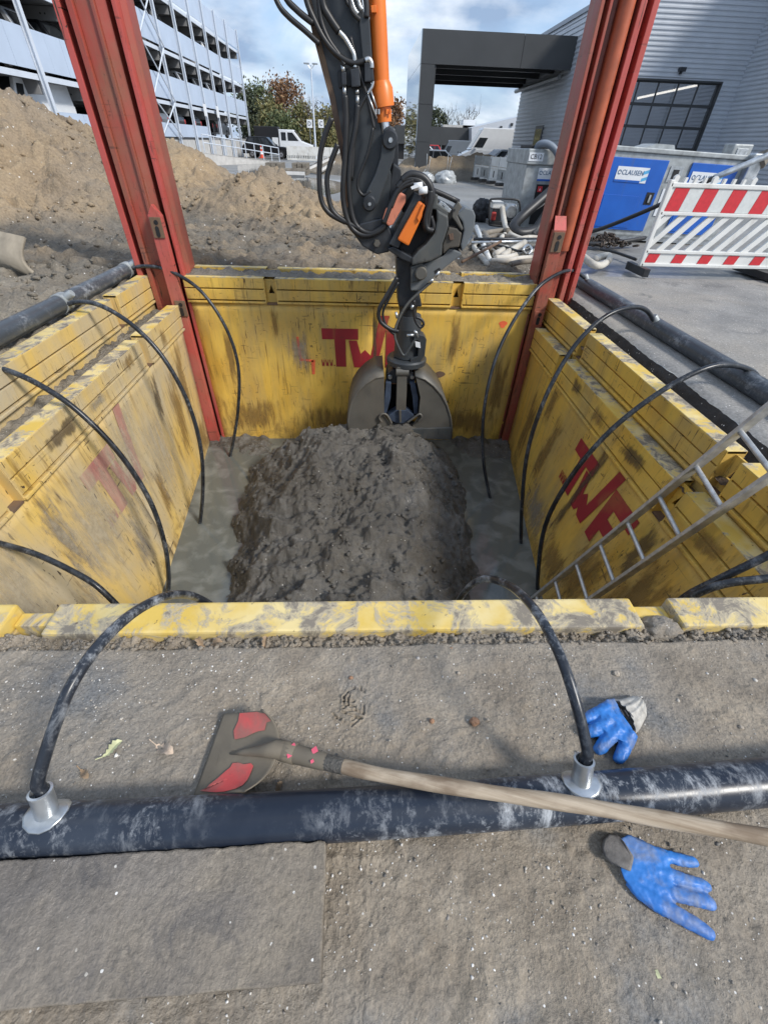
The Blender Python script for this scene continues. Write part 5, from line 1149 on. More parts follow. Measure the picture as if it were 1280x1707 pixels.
# ------------------------------------------------------------------ parking garage on the left
GX = -13.5
gar = thing('parking_garage', 'open steel parking garage with three tiers of pale grey parapets', 'parking garage', (GX, 42, -.5))
COLY = [17.7 + 4.0 * k for k in range(12)] + [66.7]
DEP = 16.0
LV = [(1.0, 1.0, 1.72), (2.85, 2.95, 4.16), (5.45, 5.55, 6.76), (8.05, 8.15, 9.42)]
for y in COLY:
    m = MB(); m.span((GX + .02, y - .10, -.5), (GX + .05, y + .10, 9.55)); m.span((GX + .05, y - .012, -.5), (GX + .17, y + .012, 9.55)); m.span((GX + .17, y - .10, -.5), (GX + .20, y + .10, 9.55)); build('column', m, M['garage_white'], gar)
for zi, (zs, p0, p1) in enumerate(LV):
    m = MB(); m.span((GX - DEP, 17.5, zs - .16), (GX - .12, 66.9, zs)); build('floor_slab', m, M['garage_slab'], gar)
    if zi:
        m = MB(); m.span((GX - .10, 17.5, zs - .20), (GX - .02, 66.9, zs - .01)); build('edge_beam', m, M['garage_white'], gar)
        for y in COLY:
            m = MB(); m.span((GX - DEP, y - .09, zs - .62), (GX - .14, y + .09, zs - .18)); build('cross_beam', m, M['garage_slab'], gar)
            m = MB()
            for dx in (.55, .75): m.lathe((GX - .3 - dx, y - .095, zs - .40), (0, 1, 0), [(.035, 0), (.035, .003)], 8)
            build('beam_hole', m, M['soffit'], gar)
    for k, (y0, y1) in enumerate(zip(COLY[:-1], COLY[1:])):
        if zi == 0 and y0 > 49: continue
        n = 3 if y0 < 40 else (2 if y0 < 50 else 1)
        for j in range(n):
            a = y0 + .105 + (y1 - y0 - .21) * j / n; b = y0 + .105 + (y1 - y0 - .21) * (j + 1) / n
            m = MB(); m.span((GX - .02 - .004 * (j % 2), a + .008, p0), (GX + .02 - .004 * (j % 2), b - .008, p1)); build('parapet_sheet', m, M['garage_sheet'], gar)
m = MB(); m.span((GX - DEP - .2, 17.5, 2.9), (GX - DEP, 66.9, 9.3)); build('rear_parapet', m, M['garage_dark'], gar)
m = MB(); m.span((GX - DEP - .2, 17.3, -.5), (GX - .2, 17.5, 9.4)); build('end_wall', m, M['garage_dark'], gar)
m = MB(); m.span((GX - DEP, 17.5, -.6), (GX - .06, 66.9, .84)); build('plinth', m, M['kerb'], gar)
for y0 in (37.7,):
    for (z0, z1) in ((1.0, 2.8), (2.85, 5.4), (5.45, 8.0)):
        for a, b in (((z0), (z1)), ((z1), (z0))):
            m = MB(); m.tube([(GX + .26 + (.05 if a > b else 0), y0, a), (GX + .26 + (.05 if a > b else 0), y0 + 4, b)], .045, 6); build('diagonal_brace', m, M['garage_white'], gar)
for px, py in ((342, 183), (363, 186)):
    p = atX(px, py, GX + .25); m = MB(); m.box(p, (.03, .8, .75)); build('hanging_sign', m, M['white_label'], gar)
pr1 = car('parked_car', 'white panel van parked on the lowest garage level with its red tail light showing', 'van', (GX - 1.6, 26.6, 1.0), R(-90), 5.2, 1.95, 1.9, 'van', M['car_white'])
proto = car('parked_car', 'dark car parked behind the lowest garage parapet near the ramp', 'car', (GX - 3.0, 55.2, 1.0), R(180), 4.5, 1.6, 1.82, 'suv', M['car_black'], 'cars parked on the garage decks'); proto.scale = (1, 1, 1.18)
decks = [(1, 44.5, 'car_black'), (1, 47.0, 'car_white'), (1, 51.2, 'car_grey'), (1, 55.0, 'car_white'), (1, 58.8, 'car_black'), (2, 30.5, 'car_red'), (2, 24.0, 'car_black'), (1, 20.0, 'car_black'), (1, 22.8, 'car_silver'), (1, 26.6, 'car_silver'), (1, 29.3, 'car_black'),
         (2, 44.2, 'car_silver'), (2, 56, 'car_white'), (2, 59, 'car_black'), (3, 46, 'car_black'), (0, 39.8, 'car_grey'), (0, 43.4, 'car_black'), (0, 47.6, 'car_black')]
cn = {'car_black': 'black', 'car_white': 'white', 'car_grey': 'grey', 'car_red': 'red', 'car_silver': 'silver'}; tn = ['lowest', 'first raised', 'second raised', 'top']
seen = {}
for (lv, y, c) in decks:
    nn = seen.get((lv, c), 0); seen[(lv, c)] = nn + 1; lab = cn[c] + ' car parked behind the parapet on the ' + tn[lv] + ' garage deck' + ('', ', farther along', ', next one along', ', near the end')[nn]
    put_car(proto, lab, (GX - 2.32, y, LV[lv][0]), R(180 + rng.uniform(-2, 2)), 'cars parked on the garage decks', M[c])
put_car(pr1, 'silver van standing at the far open end of the lowest garage level', (GX - 2.5, 60.5, 1.0), R(80), 'vans on the lowest garage level', M['car_silver']); 

# ramp kerb with railing, vehicles and lamp beyond
rl = thing('ramp_railing', 'white metal railing on the ramp kerb in front of the black car', 'railing', atY(400, 250, 46))
ra, rb = atY(336, 223, 41), atY(464, 246, 51); N_ = 8
for k in range(N_ + 1):
    p = ra.lerp(rb, k / N_); m = MB(); m.span((p.x - .03, p.y - .03, p.z - 1.0), (p.x + .03, p.y + .03, p.z)); build('post', m, M['garage_white'], rl)
for dz in (0, -.45):
    m = MB(); m.tube([ra + Vector((0, 0, dz)), rb + Vector((0, 0, dz))], .035, 6); build('rail', m, M['garage_white'], rl)
kb = thing('ramp_kerb', 'pale concrete ramp wall under the white railing', 'wall', (ra.x, ra.y, -.5))
a, b = ra + Vector((-1.4, -4, .6)), rb + Vector((2.2, 2.2, -.3)); m = MB(); m.prism([Vector((a.x, a.y, -.7)), Vector((b.x, b.y, -.7)), Vector((b.x, b.y, b.z - 1.0)), Vector((a.x, a.y, a.z - 1.6 + .2))], (0, .35, 0)); build('kerb_wall', m, M['kerb'], kb)
car('parked_car', 'black estate car parked broadside behind the white ramp railing', 'car', Vector((atY(447, 250, 60).x, 60, float(gz(0, 60)))), R(-3), 5.0, 1.72, 1.9, 'suv', M['car_black'])
tk = thing('crew_cab_truck', 'white crew cab truck with a black tarpaulin bed behind the black car', 'truck', (0, 0, 0))
tz = -.5
m = MB(); m.prism([(0, -1, .45), (0, -1, 2.5), (1.75, -1, 2.5), (2.75, -1, 1.45), (3.9, -1, 1.15), (4.05, -1, .45)], (0, 2, 0)); build('cab', m, M['car_white'], tk, bevel=.08, segs=3)
for q in ([(.28, 1.5), (.28, 2.25), (.85, 2.25), (.85, 1.5)], [(1.05, 1.5), (1.05, 2.25), (1.65, 2.25), (2.35, 1.5)]):
    m = MB(); m.add([(x, -1.012, z) for x, z in q], [(0, 1, 2, 3)]); build('side_window', m, M['car_glass'], tk)
m = MB(); m.add([(1.83, -.88, 2.42), (2.72, -.9, 1.52), (2.72, .9, 1.52), (1.83, .88, 2.42)], [(0, 1, 2, 3)]); build('windscreen', m, M['car_glass'], tk); tk.children[-1].location.x += .03; tk.children[-1].location.z += .03
m = MB(); m.span((-2.9, -1.0, .9), (-.05, 1.0, 2.72)); build('tarpaulin', m, M['tarp'], tk, bevel=.06); m = MB(); m.span((-.8, -1.02, 1.0), (-.1, -1.005, 1.75)); build('side_panel', m, M['car_white'], tk)
m = MB(); m.span((-2.95, -.95, .5), (.1, .95, .85)); build('bed', m, M['steel_dark'], tk)
for x in (-1.9, 2.9):
    for sy in (-1, 1): m = MB(); m.lathe((x, sy * .8, .36), (0, sy, 0), [(.2, 0), (.36, .03), (.36, .2), (.2, .22)], 16); build('wheel', m, M['tyre'], tk, smooth=True)
p = atY(469, 250, 66); tk.location = (p.x, 66, -.45); tk.scale = (.95, .95, .95)
fn = thing('site_fence', 'white slotted site fence in front of the white truck', 'fence', (0, 0, 0))
fa, fb = atY(479, 262, 54), atY(568, 268, 54); w_ = (fb - fa); n_ = 5
for k in range(n_):
    a = fa.x + w_.x * k / n_; b = fa.x + w_.x * (k + 1) / n_ - .03
    m = MB(); m.span((a, 53.97, -.05), (b, 54.03, .62)); z0 = -.45
    m.span((a, 53.97, -.42), (b, 54.03, -.28))
    ns = 6
    for j in range(ns + 1): x = a + (b - a) * j / ns; m.span((x - .035, 53.975, -.30), (x + .035, 54.025, -.03))
    build('fence_panel', m, M['white_plastic'], fn)
lampp = thing('street_lamp', 'tall slim lamp post with two flat heads behind the white fence', 'lamp post', (atY(520, 262, 62).x, 62, -.5))
lt = atY(518, 108, 62)
m = MB(); m.tube([(lt.x, 62, -.5), (lt.x, 62, lt.z)], [.11, .06], 10); build('pole', m, M['garage_white'], lampp)
for s_ in (-1, 1):
    m = MB(); m.box((lt.x + s_ * .42, 62, lt.z + .12), (.55, .35, .10)); build('lamp_head', m, M['galv'], lampp, bevel=.03); m = MB(); m.tube([(lt.x, 62, lt.z - .3), (lt.x + s_ * .35, 62, lt.z + .05)], .03, 6); build('arm', m, M['galv'], lampp)
for px, ch in ((516, 'D'), (535, 'C')):
    p = atY(px, 205.5, 68); t = thing('zone_sign', 'small white parking zone sign with the letter ' + ch, 'sign', (p.x, 68, -.5), 'white lettered zone signs')
    m = MB(); m.box(p, (.62, .05, .72)); build('sign_board', m, M['white_label'], t); m = MB(); m.tube([(p.x, 68.05, -.5), (p.x, 68.05, p.z)], .03, 6); build('post', m, M['galv'], t)
    text_mesh('letter', ch, .55, M['print'], t, (p.x, 67.95, p.z), (1, 0, 0), (0, 0, 1))
cz = atZ(437, 263, -.38); t = thing('traffic_cone', 'red and white traffic cone on the wet yard by the ramp', 'traffic cone', cz)
m = MB(); m.box(cz + Vector((0, 0, .03)), (.5, .5, .06)); build('base', m, M['cone'], t)
for k, (z0, z1, mt) in enumerate(((.06, .3, 'cone'), (.3, .5, 'white_label'), (.5, .7, 'cone'), (.7, .82, 'white_label'), (.82, .95, 'cone'))):
    m = MB(); m.cyl(cz + Vector((0, 0, z0)), cz + Vector((0, 0, z1)), .20 - .16 * z0 / .95, 14, .20 - .16 * z1 / .95); build('cone_band', m, M[mt], t)

# wet patches, timbers and far spoil
def pud(name, px, dz=.006):
    m = MB(); c = spline([atZ(a, b, -.25) for a, b in px + px[:1]], 4)[:-1]; m.add([(q.x, q.y, float(gz(q.x, q.y)) + dz - .012) for q in c], [tuple(range(len(c)))])
    o = build(name, m, M['puddle']); return structure(o)
pud('puddle', [(470, 300), (500, 290), (545, 293), (575, 303), (570, 318), (540, 326), (505, 318)]); pud('puddle', [(395, 268), (450, 264), (470, 272), (440, 280), (400, 282)])
def fargrid(name, x0, x1, y0, y1, peaks, mat, nx=90, ny=40):
    X, Y_ = np.meshgrid(np.linspace(x0, x1, nx), np.linspace(y0, y1, ny)); g = gz(X, Y_); h = g - .3
    for (cx, cy, cz_, sl, r) in peaks:
        d = np.sqrt((X - cx) ** 2 + (Y_ - cy) ** 2 + r * r) - r; h = np.maximum(h, cz_ - sl * d)
    h = h + .16 * fbm(X * 1.3, Y_ * 1.3, 191, 4) + .10 * (ridge(X * 2.6, Y_ * 2.6, 193, 4) - .5); structure(gridmesh(name, X, Y_, h, mat))
pk = []
for px, py in ((690, 262), (715, 260), (740, 259), (765, 258), (790, 257), (812, 256), (826, 262), (800, 254)): p = atY(px, py, 33); pk.append((p.x, 33, p.z, .8, .8))
fargrid('spoil_bank', 1.2, 10, 30.2, 37, pk, M['sand'])
p = atY(560, 262, 37); q = atY(574, 258, 36); fargrid('spoil_mound', -4, 1.5, 32, 41, [(p.x, 37, p.z, .5, .8), (q.x, 36, q.z + .1, .5, 1.0), (q.x + .8, 34, q.z - .4, .5, .8)], M['sand'], 60, 30)
tb = thing('timber_bundle', 'pair of muddy timber bundles with planks across the wet yard', 'timber', atZ(480, 292, -.3))
for px in (461, 503):
    c = atZ(px, 291, -.3); 
    for k in range(6):
        m = MB(); m.box(c + Vector(((k % 3) * .26 - .26, 0, .14 + (k // 3) * .25)), (.23, 1.6, .23)); build('sleeper', m, M['timber'], tb, bevel=.02)
a, b = atZ(455, 283, .12), atZ(510, 285, .12); m = MB(); m.tube([a, b], .10, 6); build('plank', m, M['timber'], tb); m = MB(); m.tube([a + Vector((.6, -.5, -.1)), b + Vector((0, -.5, -.1))], .12, 6); build('plank', m, M['kerb'], tb)
rt = thing('site_ramp', 'pale board ramp leaning on the spoil behind the excavator hoses', 'board', atZ(530, 285, -.3))
q = [atY(512, 283, 33), atY(548, 266, 35), atY(566, 266, 35.4), atY(530, 287, 33)]; m = MB(); m.prism(q, (0, 0, -.08)); build('deck', m, M['timber'], rt)
for a, b in ((q[0], q[1]), (q[3], q[2])): m = MB(); m.tube([a, b], .10, 6); build('edge_rail', m, M['kerb'], rt)

# ------------------------------------------------------------------ hall with canopy on the right
hall = thing('metal_hall', 'silver corrugated hall with a glazed sectional door', 'hall', (13, 30, -.4))
def corrugated(name, a, b, z0, z1, nrm, mat, pitch=.15, dep=.032, parent=hall):
    a, b = Vector((*a, 0)), Vector((*b, 0)); nrm = Vector(nrm); vs = []; fs = []; k = 0; z = z0
    prof = []
    while z < z1 - .01:
        for f, d in ((0, 0), (.32, 0), (.5, 1), (.82, 1)): 
            if z + f * pitch <= z1: prof.append((z + f * pitch, d * dep))
        z += pitch
    prof.append((z1, 0))
    for (z, d) in prof: vs += [a + nrm * d + Vector((0, 0, z)), b + nrm * d + Vector((0, 0, z))]
    fs = [(2 * i, 2 * i + 1, 2 * i + 3, 2 * i + 2) for i in range(len(prof) - 1)]
    m = MB(); m.add(vs, fs); return build(name, m, mat, parent)
HX, HY, WX, HZ = 10.9, 26.0, 16.55, 6.25
D0, D1, DZ = 11.15, 15.68, 3.5
corrugated('front_cladding', (HX, HY), (WX, HY), DZ + .06, HZ + 1.2, (0, -1, 0), M['clad']); corrugated('front_cladding', (D1 + .05, HY), (WX, HY), -.4, DZ + .06, (0, -1, 0), M['clad']); corrugated('front_cladding', (HX, HY), (D0 - .05, HY), -.4, DZ + .06, (0, -1, 0), M['clad'])
corrugated('wing_cladding', (WX, HY), (WX, 12), -.4, 8.5, (-1, 0, 0), M['clad']); corrugated('side_cladding', (HX, HY), (HX, 41.2), -.4, HZ, (-1, 0, 0), M['clad'], pitch=.2)
for y in (20.8, 15.6): m = MB(); m.span((WX - .05, y - .02, -.4), (WX - .005, y + .02, 8.5)); build('joint_strip', m, M['clad_dark'], hall)
m = MB(); m.span((HX - .08, 25.9, HZ), (HX + .02, 41.3, HZ + .18)); build('eave_trim', m, M['clad_dark'], hall)
m = MB(); m.prism([(HX + .01, 26.05, HZ + .1), (WX, 26.05, HZ + 1.2), (WX + 14, 26.05, HZ + 1.2), (WX + 14, 41, HZ + 1.2), (HX + .01, 41, HZ + .1)], (0, 0, .05)) if False else m.span((HX + .02, 29.3, -.4), (WX + 8, 41.1, HZ - .02)).span((HX + .02, 26.06, DZ + 1.0), (WX + 8, 29.3, HZ - .02)).span((WX + .02, 26.06, -.4), (WX + 8, 29.3, DZ + 1.0)); build('core', m, M['soffit'], hall)
for a, b, c, d in ((D0 - .05, D0, -.4, DZ + .06), (D1, D1 + .05, -.4, DZ + .06), (D0, D1, DZ, DZ + .06)):
    m = MB(); m.span((a, HY - .05, c), (b, HY + .22, d)); build('door_reveal', m, M['anthracite'], hall)
door = build('sectional_door', MB().span((D0 - .1, HY + .06, -.42), (D1 + .1, HY + .2, -.36)), M['soffit'], hall)
build('interior', MB().span((D0 - 1, HY + 3.0, -.4), (D1 + 1, HY + 3.1, DZ + .9)).span((D0 - 1, HY + .3, DZ + .8), (D1 + 1, HY + 3.1, DZ + .9)).span((D0 - 1, HY + .3, -.45), (D1 + 1, HY + 3.1, -.38)), M['garage_slab'], hall)
build('strip_lamp', MB().tube([atY(1062, 163, HY + 1.5), atY(1163, 141, HY + .6)], .045, 6), M['lamp_on'], hall)
ncol, nrow = 5, 5; pw = (D1 - D0) / ncol; ph = .74
for r in range(nrow + 1):
    z = DZ - r * ph; m = MB(); m.span((D0, HY + .10, z - .05), (D1, HY + .17, z + .05)); build('door_rail', m, M['anthracite'], door)
for c in range(ncol + 1):
    x = D0 + c * pw; m = MB(); m.span((x - .03, HY + .115, -.3), (x + .03, HY + .165, DZ)); build('door_mullion', m, M['anthracite'], door)
for r in range(nrow):
    for c in range(ncol):
        a = D0 + c * pw + .03; z1 = DZ - r * ph - .05; m = MB(); m.add([(a, HY + .135, z1 - ph + .10), (a + pw - .06, HY + .135, z1 - ph + .10), (a + pw - .06, HY + .135, z1), (a, HY + .135, z1)], [(0, 1, 2, 3)]); build('pane', m, M['glazing'], door)
m = MB()
for a, b, c, d in ((12.95 + .02, 13.0 + .02, .55, 1.25), (13.75, 13.8, .55, 1.25), (12.97, 13.8, 1.2, 1.25)): m.span((a, HY + .09, c), (b, HY + .1, d))
build('wicket_trim', m, M['galv'], door)
a, b = atY(1070, 158, 27.0), atY(1165, 140, 26.9)
p = atY(1137, 115, HY - .1); m = MB(); m.box(p, (.26, .2, .13)); m.box(p + Vector((0, .08, -.08)), (.08, .16, .12)); build('flood_light', m, M['steel_dark'], hall)
m = MB(); p = atX(895, 232, HX - .05); m.span((HX - .06, p.y - .75, p.z - .7), (HX - .01, p.y + .75, p.z + .65)); w = build('window', m, M['anthracite'], hall); m = MB(); m.span((HX - .07, p.y - .6, p.z - .55), (HX - .062, p.y + .6, p.z + .5)); build('pane', m, M['glass'], w)
can = thing('canopy_portal', 'anthracite drive-through canopy on a mirrored pillar in front of the hall', 'canopy', (7, 36, -.4))
CY = 32.0; cl = atY(700, 45, CY); CX0 = 2.93; CT = 5.5; CB = 4.28; CYB = 41.0
for a, b in ((CX0, 8.15), (8.17, HX - .02)): m = MB(); m.span((a, CY - .06, CB), (b, CY, CT)); build('fascia_panel', m, M['anthracite'], can)
for z0, z1 in ((-.4, 1.2), (1.215, 2.75), (2.765, CB - .015)): m = MB(); m.span((CX0, CY - .06, z0), (CX0 + .72, CY + .02, z1)); build('pillar_panel', m, M['anthracite'], can)
gy = atX(664, 200, CX0 - .03).y
for z0, z1 in ((-.4, 1.2), (1.215, 2.75), (2.765, CB - .015), (CB, CT)): m = MB(); m.span((CX0 - .04, CY - .03, z0), (CX0, min(gy, CYB), z1)); build('mirror_panel', m, M['mirror'], can)
m = MB(); m.span((CX0 + .01, CY + .03, -.4), (CX0 + .8, min(gy, CYB) - .05, CB)); build('pillar_core', m, M['anthracite'], can)
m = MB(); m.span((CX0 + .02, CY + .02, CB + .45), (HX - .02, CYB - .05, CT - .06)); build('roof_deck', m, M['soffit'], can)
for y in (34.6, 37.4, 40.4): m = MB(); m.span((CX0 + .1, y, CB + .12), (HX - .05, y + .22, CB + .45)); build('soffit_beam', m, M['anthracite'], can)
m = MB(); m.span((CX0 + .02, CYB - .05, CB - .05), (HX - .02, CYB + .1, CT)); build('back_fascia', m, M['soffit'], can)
m = MB(); m.tube([(HX - .2, 33, CB - .15), (HX - .2, 42, CB - .15)], .12, 6); build('cable_tray', m, M['galv_dull'], can)
dk = thing('low_building', 'low dark flat-roofed building seen under the canopy', 'building', (atY(750, 240, 78).x, 78, -.5))
a, b = atY(660, 211, 76), atY(789, 211, 76); m = MB(); m.span((a.x, 76, 1.1), (b.x, 84, a.z + .2)); build('roof_band', m, M['anthracite'], dk); m = MB(); m.span((a.x + .3, 76.6, -.5), (b.x - .3, 83, 1.1)); build('wall', m, M['soffit'], dk)
for k in range(7): x = a.x + 5 + k * 1.2; m = MB(); m.span((x, 76.3, -.5), (x + .14, 76.45, 1.1)); build('post', m, M['kerb'], dk)
gh = thing('grey_hall', 'pale grey hall with a rising roof edge behind the white van', 'hall', (atY(830, 240, 74).x, 74, -.5))
m = MB(); m.prism([atY(786, 250, 74), atY(786, 212, 74), atY(880, 190, 74), atY(930, 180, 74), atY(930, 250, 74)], (0, 12, 0)); build('wall', m, M['clad'], gh); 
m = MB()
for px, py in ((802, 219), (817, 216), (835, 212), (853, 207), (865, 204)): m.box(atY(px, py, 73.9), (.3, .1, .3))
build('wall_bracket', m, M['steel_dark'], gh)
m = MB(); m.span(tuple(atY(771, 214, 80)), tuple(atY(788, 200, 82))); build('rooftop_unit', m, M['car_white'], dk); m = MB(); m.span(tuple(atY(738, 214, 80)), tuple(atY(800, 210, 82))); build('rooftop_unit', m, M['kerb'], dk)
car('delivery_van', 'tall white box van facing left behind the spoil bank', 'van', Vector((atY(838, 250, 46).x, 46, -.5)), R(178), 7.4, 2.75, 2.1, 'van', M['car_white'])
car('parked_car', 'white hatchback parked behind the spoil bank next to the canopy pillar', 'car', Vector((atY(716, 250, 50).x, 50, -.5)), R(-8), 4.3, 1.5, 1.8, 'car', M['car_white'])
car('parked_car', 'pale silver car behind the spoil bank in the gap before the grey van', 'car', Vector((atY(742, 252, 46).x, 46, -.55)), R(-10), 4.3, 1.35, 1.8, 'car', M['car_silver'])
car('parked_van', 'small grey van parked nose right beside the tall white van', 'van', Vector((atY(768, 250, 55).x, 55, -.5)), R(175), 4.6, 2.0, 1.8, 'van', M['car_grey'])
car('parked_car', 'white car roof showing behind the stacked barriers, nearer the bank', 'car', Vector((atY(828, 262, 38).x, 38, -.5)), R(190), 4.2, 1.5, 1.8, 'car', M['car_white'])
car('parked_car', 'white car roof showing behind the stacked barriers, next to the pump cabinet', 'car', Vector((atY(862, 262, 36).x, 36, -.5)), R(192), 4.2, 1.55, 1.8, 'car', M['car_white'])
car('parked_car', 'red car half hidden under the low dark building', 'car', Vector((atY(712, 245, 70).x, 70, -.5)), R(175), 4.2, 1.6, 1.8, 'car', M['car_red'])

# ------------------------------------------------------------------ trees
def tree(name, label, loc, h, cw, leafm, n, group, crown_lo=.25, dens=1.0, leafs=.30, bare=False, seed=1, ncl=30):
    r = np.random.default_rng(seed); t = thing(name, label, 'tree', loc, group); base = Vector(loc); m = MB()
    top = base + Vector((r.normal() * .2, r.normal() * .2, h * (.95 if bare else .8)))
    m.tube([base, base.lerp(top, .35) + Vector((r.normal() * .12, 0, 0)), base.lerp(top, .7) + Vector((r.normal() * .2, 0, 0)), top], [h * .022, h * .016, h * .009, h * .003], 7)
    tips = []
    for k in range(11 if not bare else 20):
        f = r.uniform(crown_lo, .85); p = base.lerp(top, f); a = r.uniform(0, 6.283); ln = cw * .5 * r.uniform(.5, 1.0) * (1.1 - f * .6)
        e = p + Vector((math.cos(a) * ln, math.sin(a) * ln, ln * r.uniform(.5, 1.3))); mid = p.lerp(e, .5) + Vector((0, 0, -ln * .1)); m.tube([p, mid, e], [h * .007, h * .005, h * .0018], 5, False); tips += [e, mid]
        for j in range(3 if not bare else 7):
            s_ = mid.lerp(e, r.uniform(0, 1)); q = s_ + Vector((r.normal() * ln * .3, r.normal() * ln * .3, abs(r.normal()) * ln * .5)); m.tube([s_, q], [h * .0025, h * .001], 4, False); tips.append(q)
    build('trunk', m, M['bark'], t, smooth=False)
    if n:
        C = []
        for k in range(ncl):
            f = r.uniform(crown_lo, 1.0); rad = cw * .5 * (math.sin(math.pi * min(1, (f - crown_lo * .8) / (1.05 - crown_lo * .8))) ** .6) * r.uniform(.35, 1.0); a = r.uniform(0, 6.283)
            C.append((base.x + math.cos(a) * rad, base.y + math.sin(a) * rad, base.z + h * f, cw * r.uniform(.07, .17)))
        C = np.array(C); ci = r.integers(0, len(C), n); P = C[ci, :3] + r.normal(size=(n, 3)) * C[ci, 3:4] * np.array([1, 1, .8])
        U = r.normal(size=(n, 3)); U /= np.linalg.norm(U, axis=1, keepdims=True); Vv = np.cross(U, r.normal(size=(n, 3))); Vv /= np.linalg.norm(Vv, axis=1, keepdims=True)
        s_ = leafs * r.uniform(.6, 1.3, (n, 1)); loc_ = np.array(loc)
        vs = np.stack([P - U * s_, P + Vv * s_ * .6, P + U * s_, P - Vv * s_ * .6], 1).reshape(-1, 3) - loc_
        me = bpy.data.meshes.new('crown'); me.vertices.add(4 * n); me.vertices.foreach_set('co', vs.astype(np.float32).ravel()); me.loops.add(4 * n); me.loops.foreach_set('vertex_index', np.arange(4 * n, dtype=np.int32))
        me.polygons.add(n); me.polygons.foreach_set('loop_start', np.arange(0, 4 * n, 4, dtype=np.int32)); me.polygons.foreach_set('loop_total', np.full(n, 4, dtype=np.int32)); me.update(calc_edges=True); me.materials.append(leafm)
        o = bpy.data.objects.new('crown', me); COL.objects.link(o); o.parent = t
    return t
def tz_(px, Y_): return (atY(px, 250, Y_).x, Y_, -.5)
def th(py, px, Y_): return atY(px, py, Y_).z + .5
TG = 'autumn trees beyond the wet yard'
for i, (px, py, Y_, cwp, lm, lab, n) in enumerate([
    (424, 150, 92, 46, 'leaf_dark', 'dark green tree just right of the garage corner', 3600), (440, 142, 96, 52, 'leaf_green', 'tall grey-green tree left of the rust-brown tree', 4200), (458, 168, 86, 40, 'leaf_olive', 'yellowish green bush tree below the rust-brown tree', 3000),
    (483, 140, 98, 62, 'leaf_rust', 'rust-brown autumn tree left of the lamp post', 4600), (505, 178, 88, 46, 'leaf_olive', 'low olive tree behind the lamp post', 2600), (548, 186, 90, 50, 'leaf_olive', 'low olive tree right of the lamp post', 2600), (472, 195, 82, 50, 'leaf_green', 'low green tree behind the truck cab', 2600), (535, 205, 84, 60, 'leaf_olive', 'yellow-green scrub tree behind the zone signs', 2200),
    (590, 190, 95, 60, 'leaf_olive', 'olive tree hidden mostly behind the excavator arm', 2400), (655, 172, 100, 46, 'leaf_rust', 'rust tree between the orange cylinder and the mirrored pillar', 2600), (724, 186, 100, 40, 'leaf_dark', 'dark conifer-like tree right of the canopy pillar', 3000), (640, 195, 92, 40, 'leaf_rust', 'lower rust bush behind the excavator arm', 2000)]):
    sc_ = Y_ * .755 / 708.; tree('autumn_tree', lab, tz_(px, Y_), th(py, px, Y_), cwp * sc_, M[lm], n, TG, crown_lo=.18, leafs=.20, seed=20 + i, ncl=46)
for i, (px, py, Y_, cwp, lab) in enumerate([(521, 160, 84, 56, 'bare tree right behind the lamp post'), (742, 176, 104, 44, 'bare tree seen under the canopy, left one'), (776, 172, 106, 52, 'bare tree seen under the canopy above the white rooftop unit'), (758, 186, 100, 40, 'smaller bare tree between the two bare trees under the canopy'), (548, 175, 88, 40, 'bare tree touching the excavator hoses')]):
    tree('bare_tree', lab, tz_(px, Y_), th(py, px, Y_), cwp * Y_ * .755 / 708., None, 0, 'bare trees in the background', crown_lo=.2, bare=True, seed=60 + i)
for i in range(7):
    tree('hedge_tree', ('green', 'olive')[i % 2] + ' tree glimpsed through the garage, ' + ('nearest', 'second', 'third', 'fourth', 'fifth', 'sixth', 'farthest')[i] + ' in the row behind it', (-34 - 2 * (i % 2), 34 + i * 6.5, -.5), 6.5 + (i % 3), 7.5, M['leaf_olive' if i % 2 else 'leaf_green'], 2600, 'trees behind the garage', crown_lo=.08, leafs=.26, seed=80 + i)

# ------------------------------------------------------------------ pump cabinet, generator box, barrier and clutter on the right yard
def sign(root, c, w, h, xd, nrm, zup=(0, 0, 1), txt='CLAUSEN'):
    c = Vector(c); x = Vector(xd).normalized(); n = Vector(nrm); up = Vector(zup)
    def q(a, b, o): return c + x * a * w / 2 + up * b * h / 2 + n * o
    m = MB(); m.prism([q(-1, -1, .004), q(1, -1, .004), q(1, 1, .004), q(-1, 1, .004)], n * .004); s_ = build('sign_board', m, M['white_label'], root)
    m = MB(); m.add([q(-1, -1, .010), q(.62, -1, .010), q(.62, -.70, .010), q(-1, -.70, .010)], [(0, 1, 2, 3)]); build('sign_band', m, M['blue_door'], s_)
    for k in range(2):
        m = MB(); a = -.85 + k * .9; m.add([q(.66, a, .010), q(1, a + .3, .010), q(1, a + .75, .010), q(.66, a + .45, .010)], [(0, 1, 2, 3)]); build('sign_stripe', m, M['sky_blue'], s_)
    text_mesh('sign_text', txt, h * .46, M['blue_text'], s_, q(.02, .25, .012), x, up, .001)
    m = MB(); cc = q(-.82, .25, .011); m.add([cc + (x * math.cos(a) + up * math.sin(a)) * h * r_ for r_ in (.10, .16) for a in np.linspace(0, 5.6, 12)], [(i, i + 1, 13 + i, 12 + i) for i in range(11)]); build('sign_emblem', m, M['blue_text'], s_)
M['sky_blue'] = plain('light blue stripe', (.10, .40, .68), .5); M['blue_text'] = plain('blue grey print', (.06, .12, .22), .5)
c1 = thing('pump_cabinet', 'galvanised pump cabinet with a black front grille and an overhanging lid', 'pump cabinet', (3.4, 10.2, -.1))
q0, q1 = atY(855, 380, 9.9), atY(938, 384, 9.9); X0, X1 = q0.x + .03, q1.x + .02
m = MB(); m.span((X0, 9.9, -.1), (X1, 11.3, .88)); build('housing', m, M['galv_dull'], c1, bevel=.012)
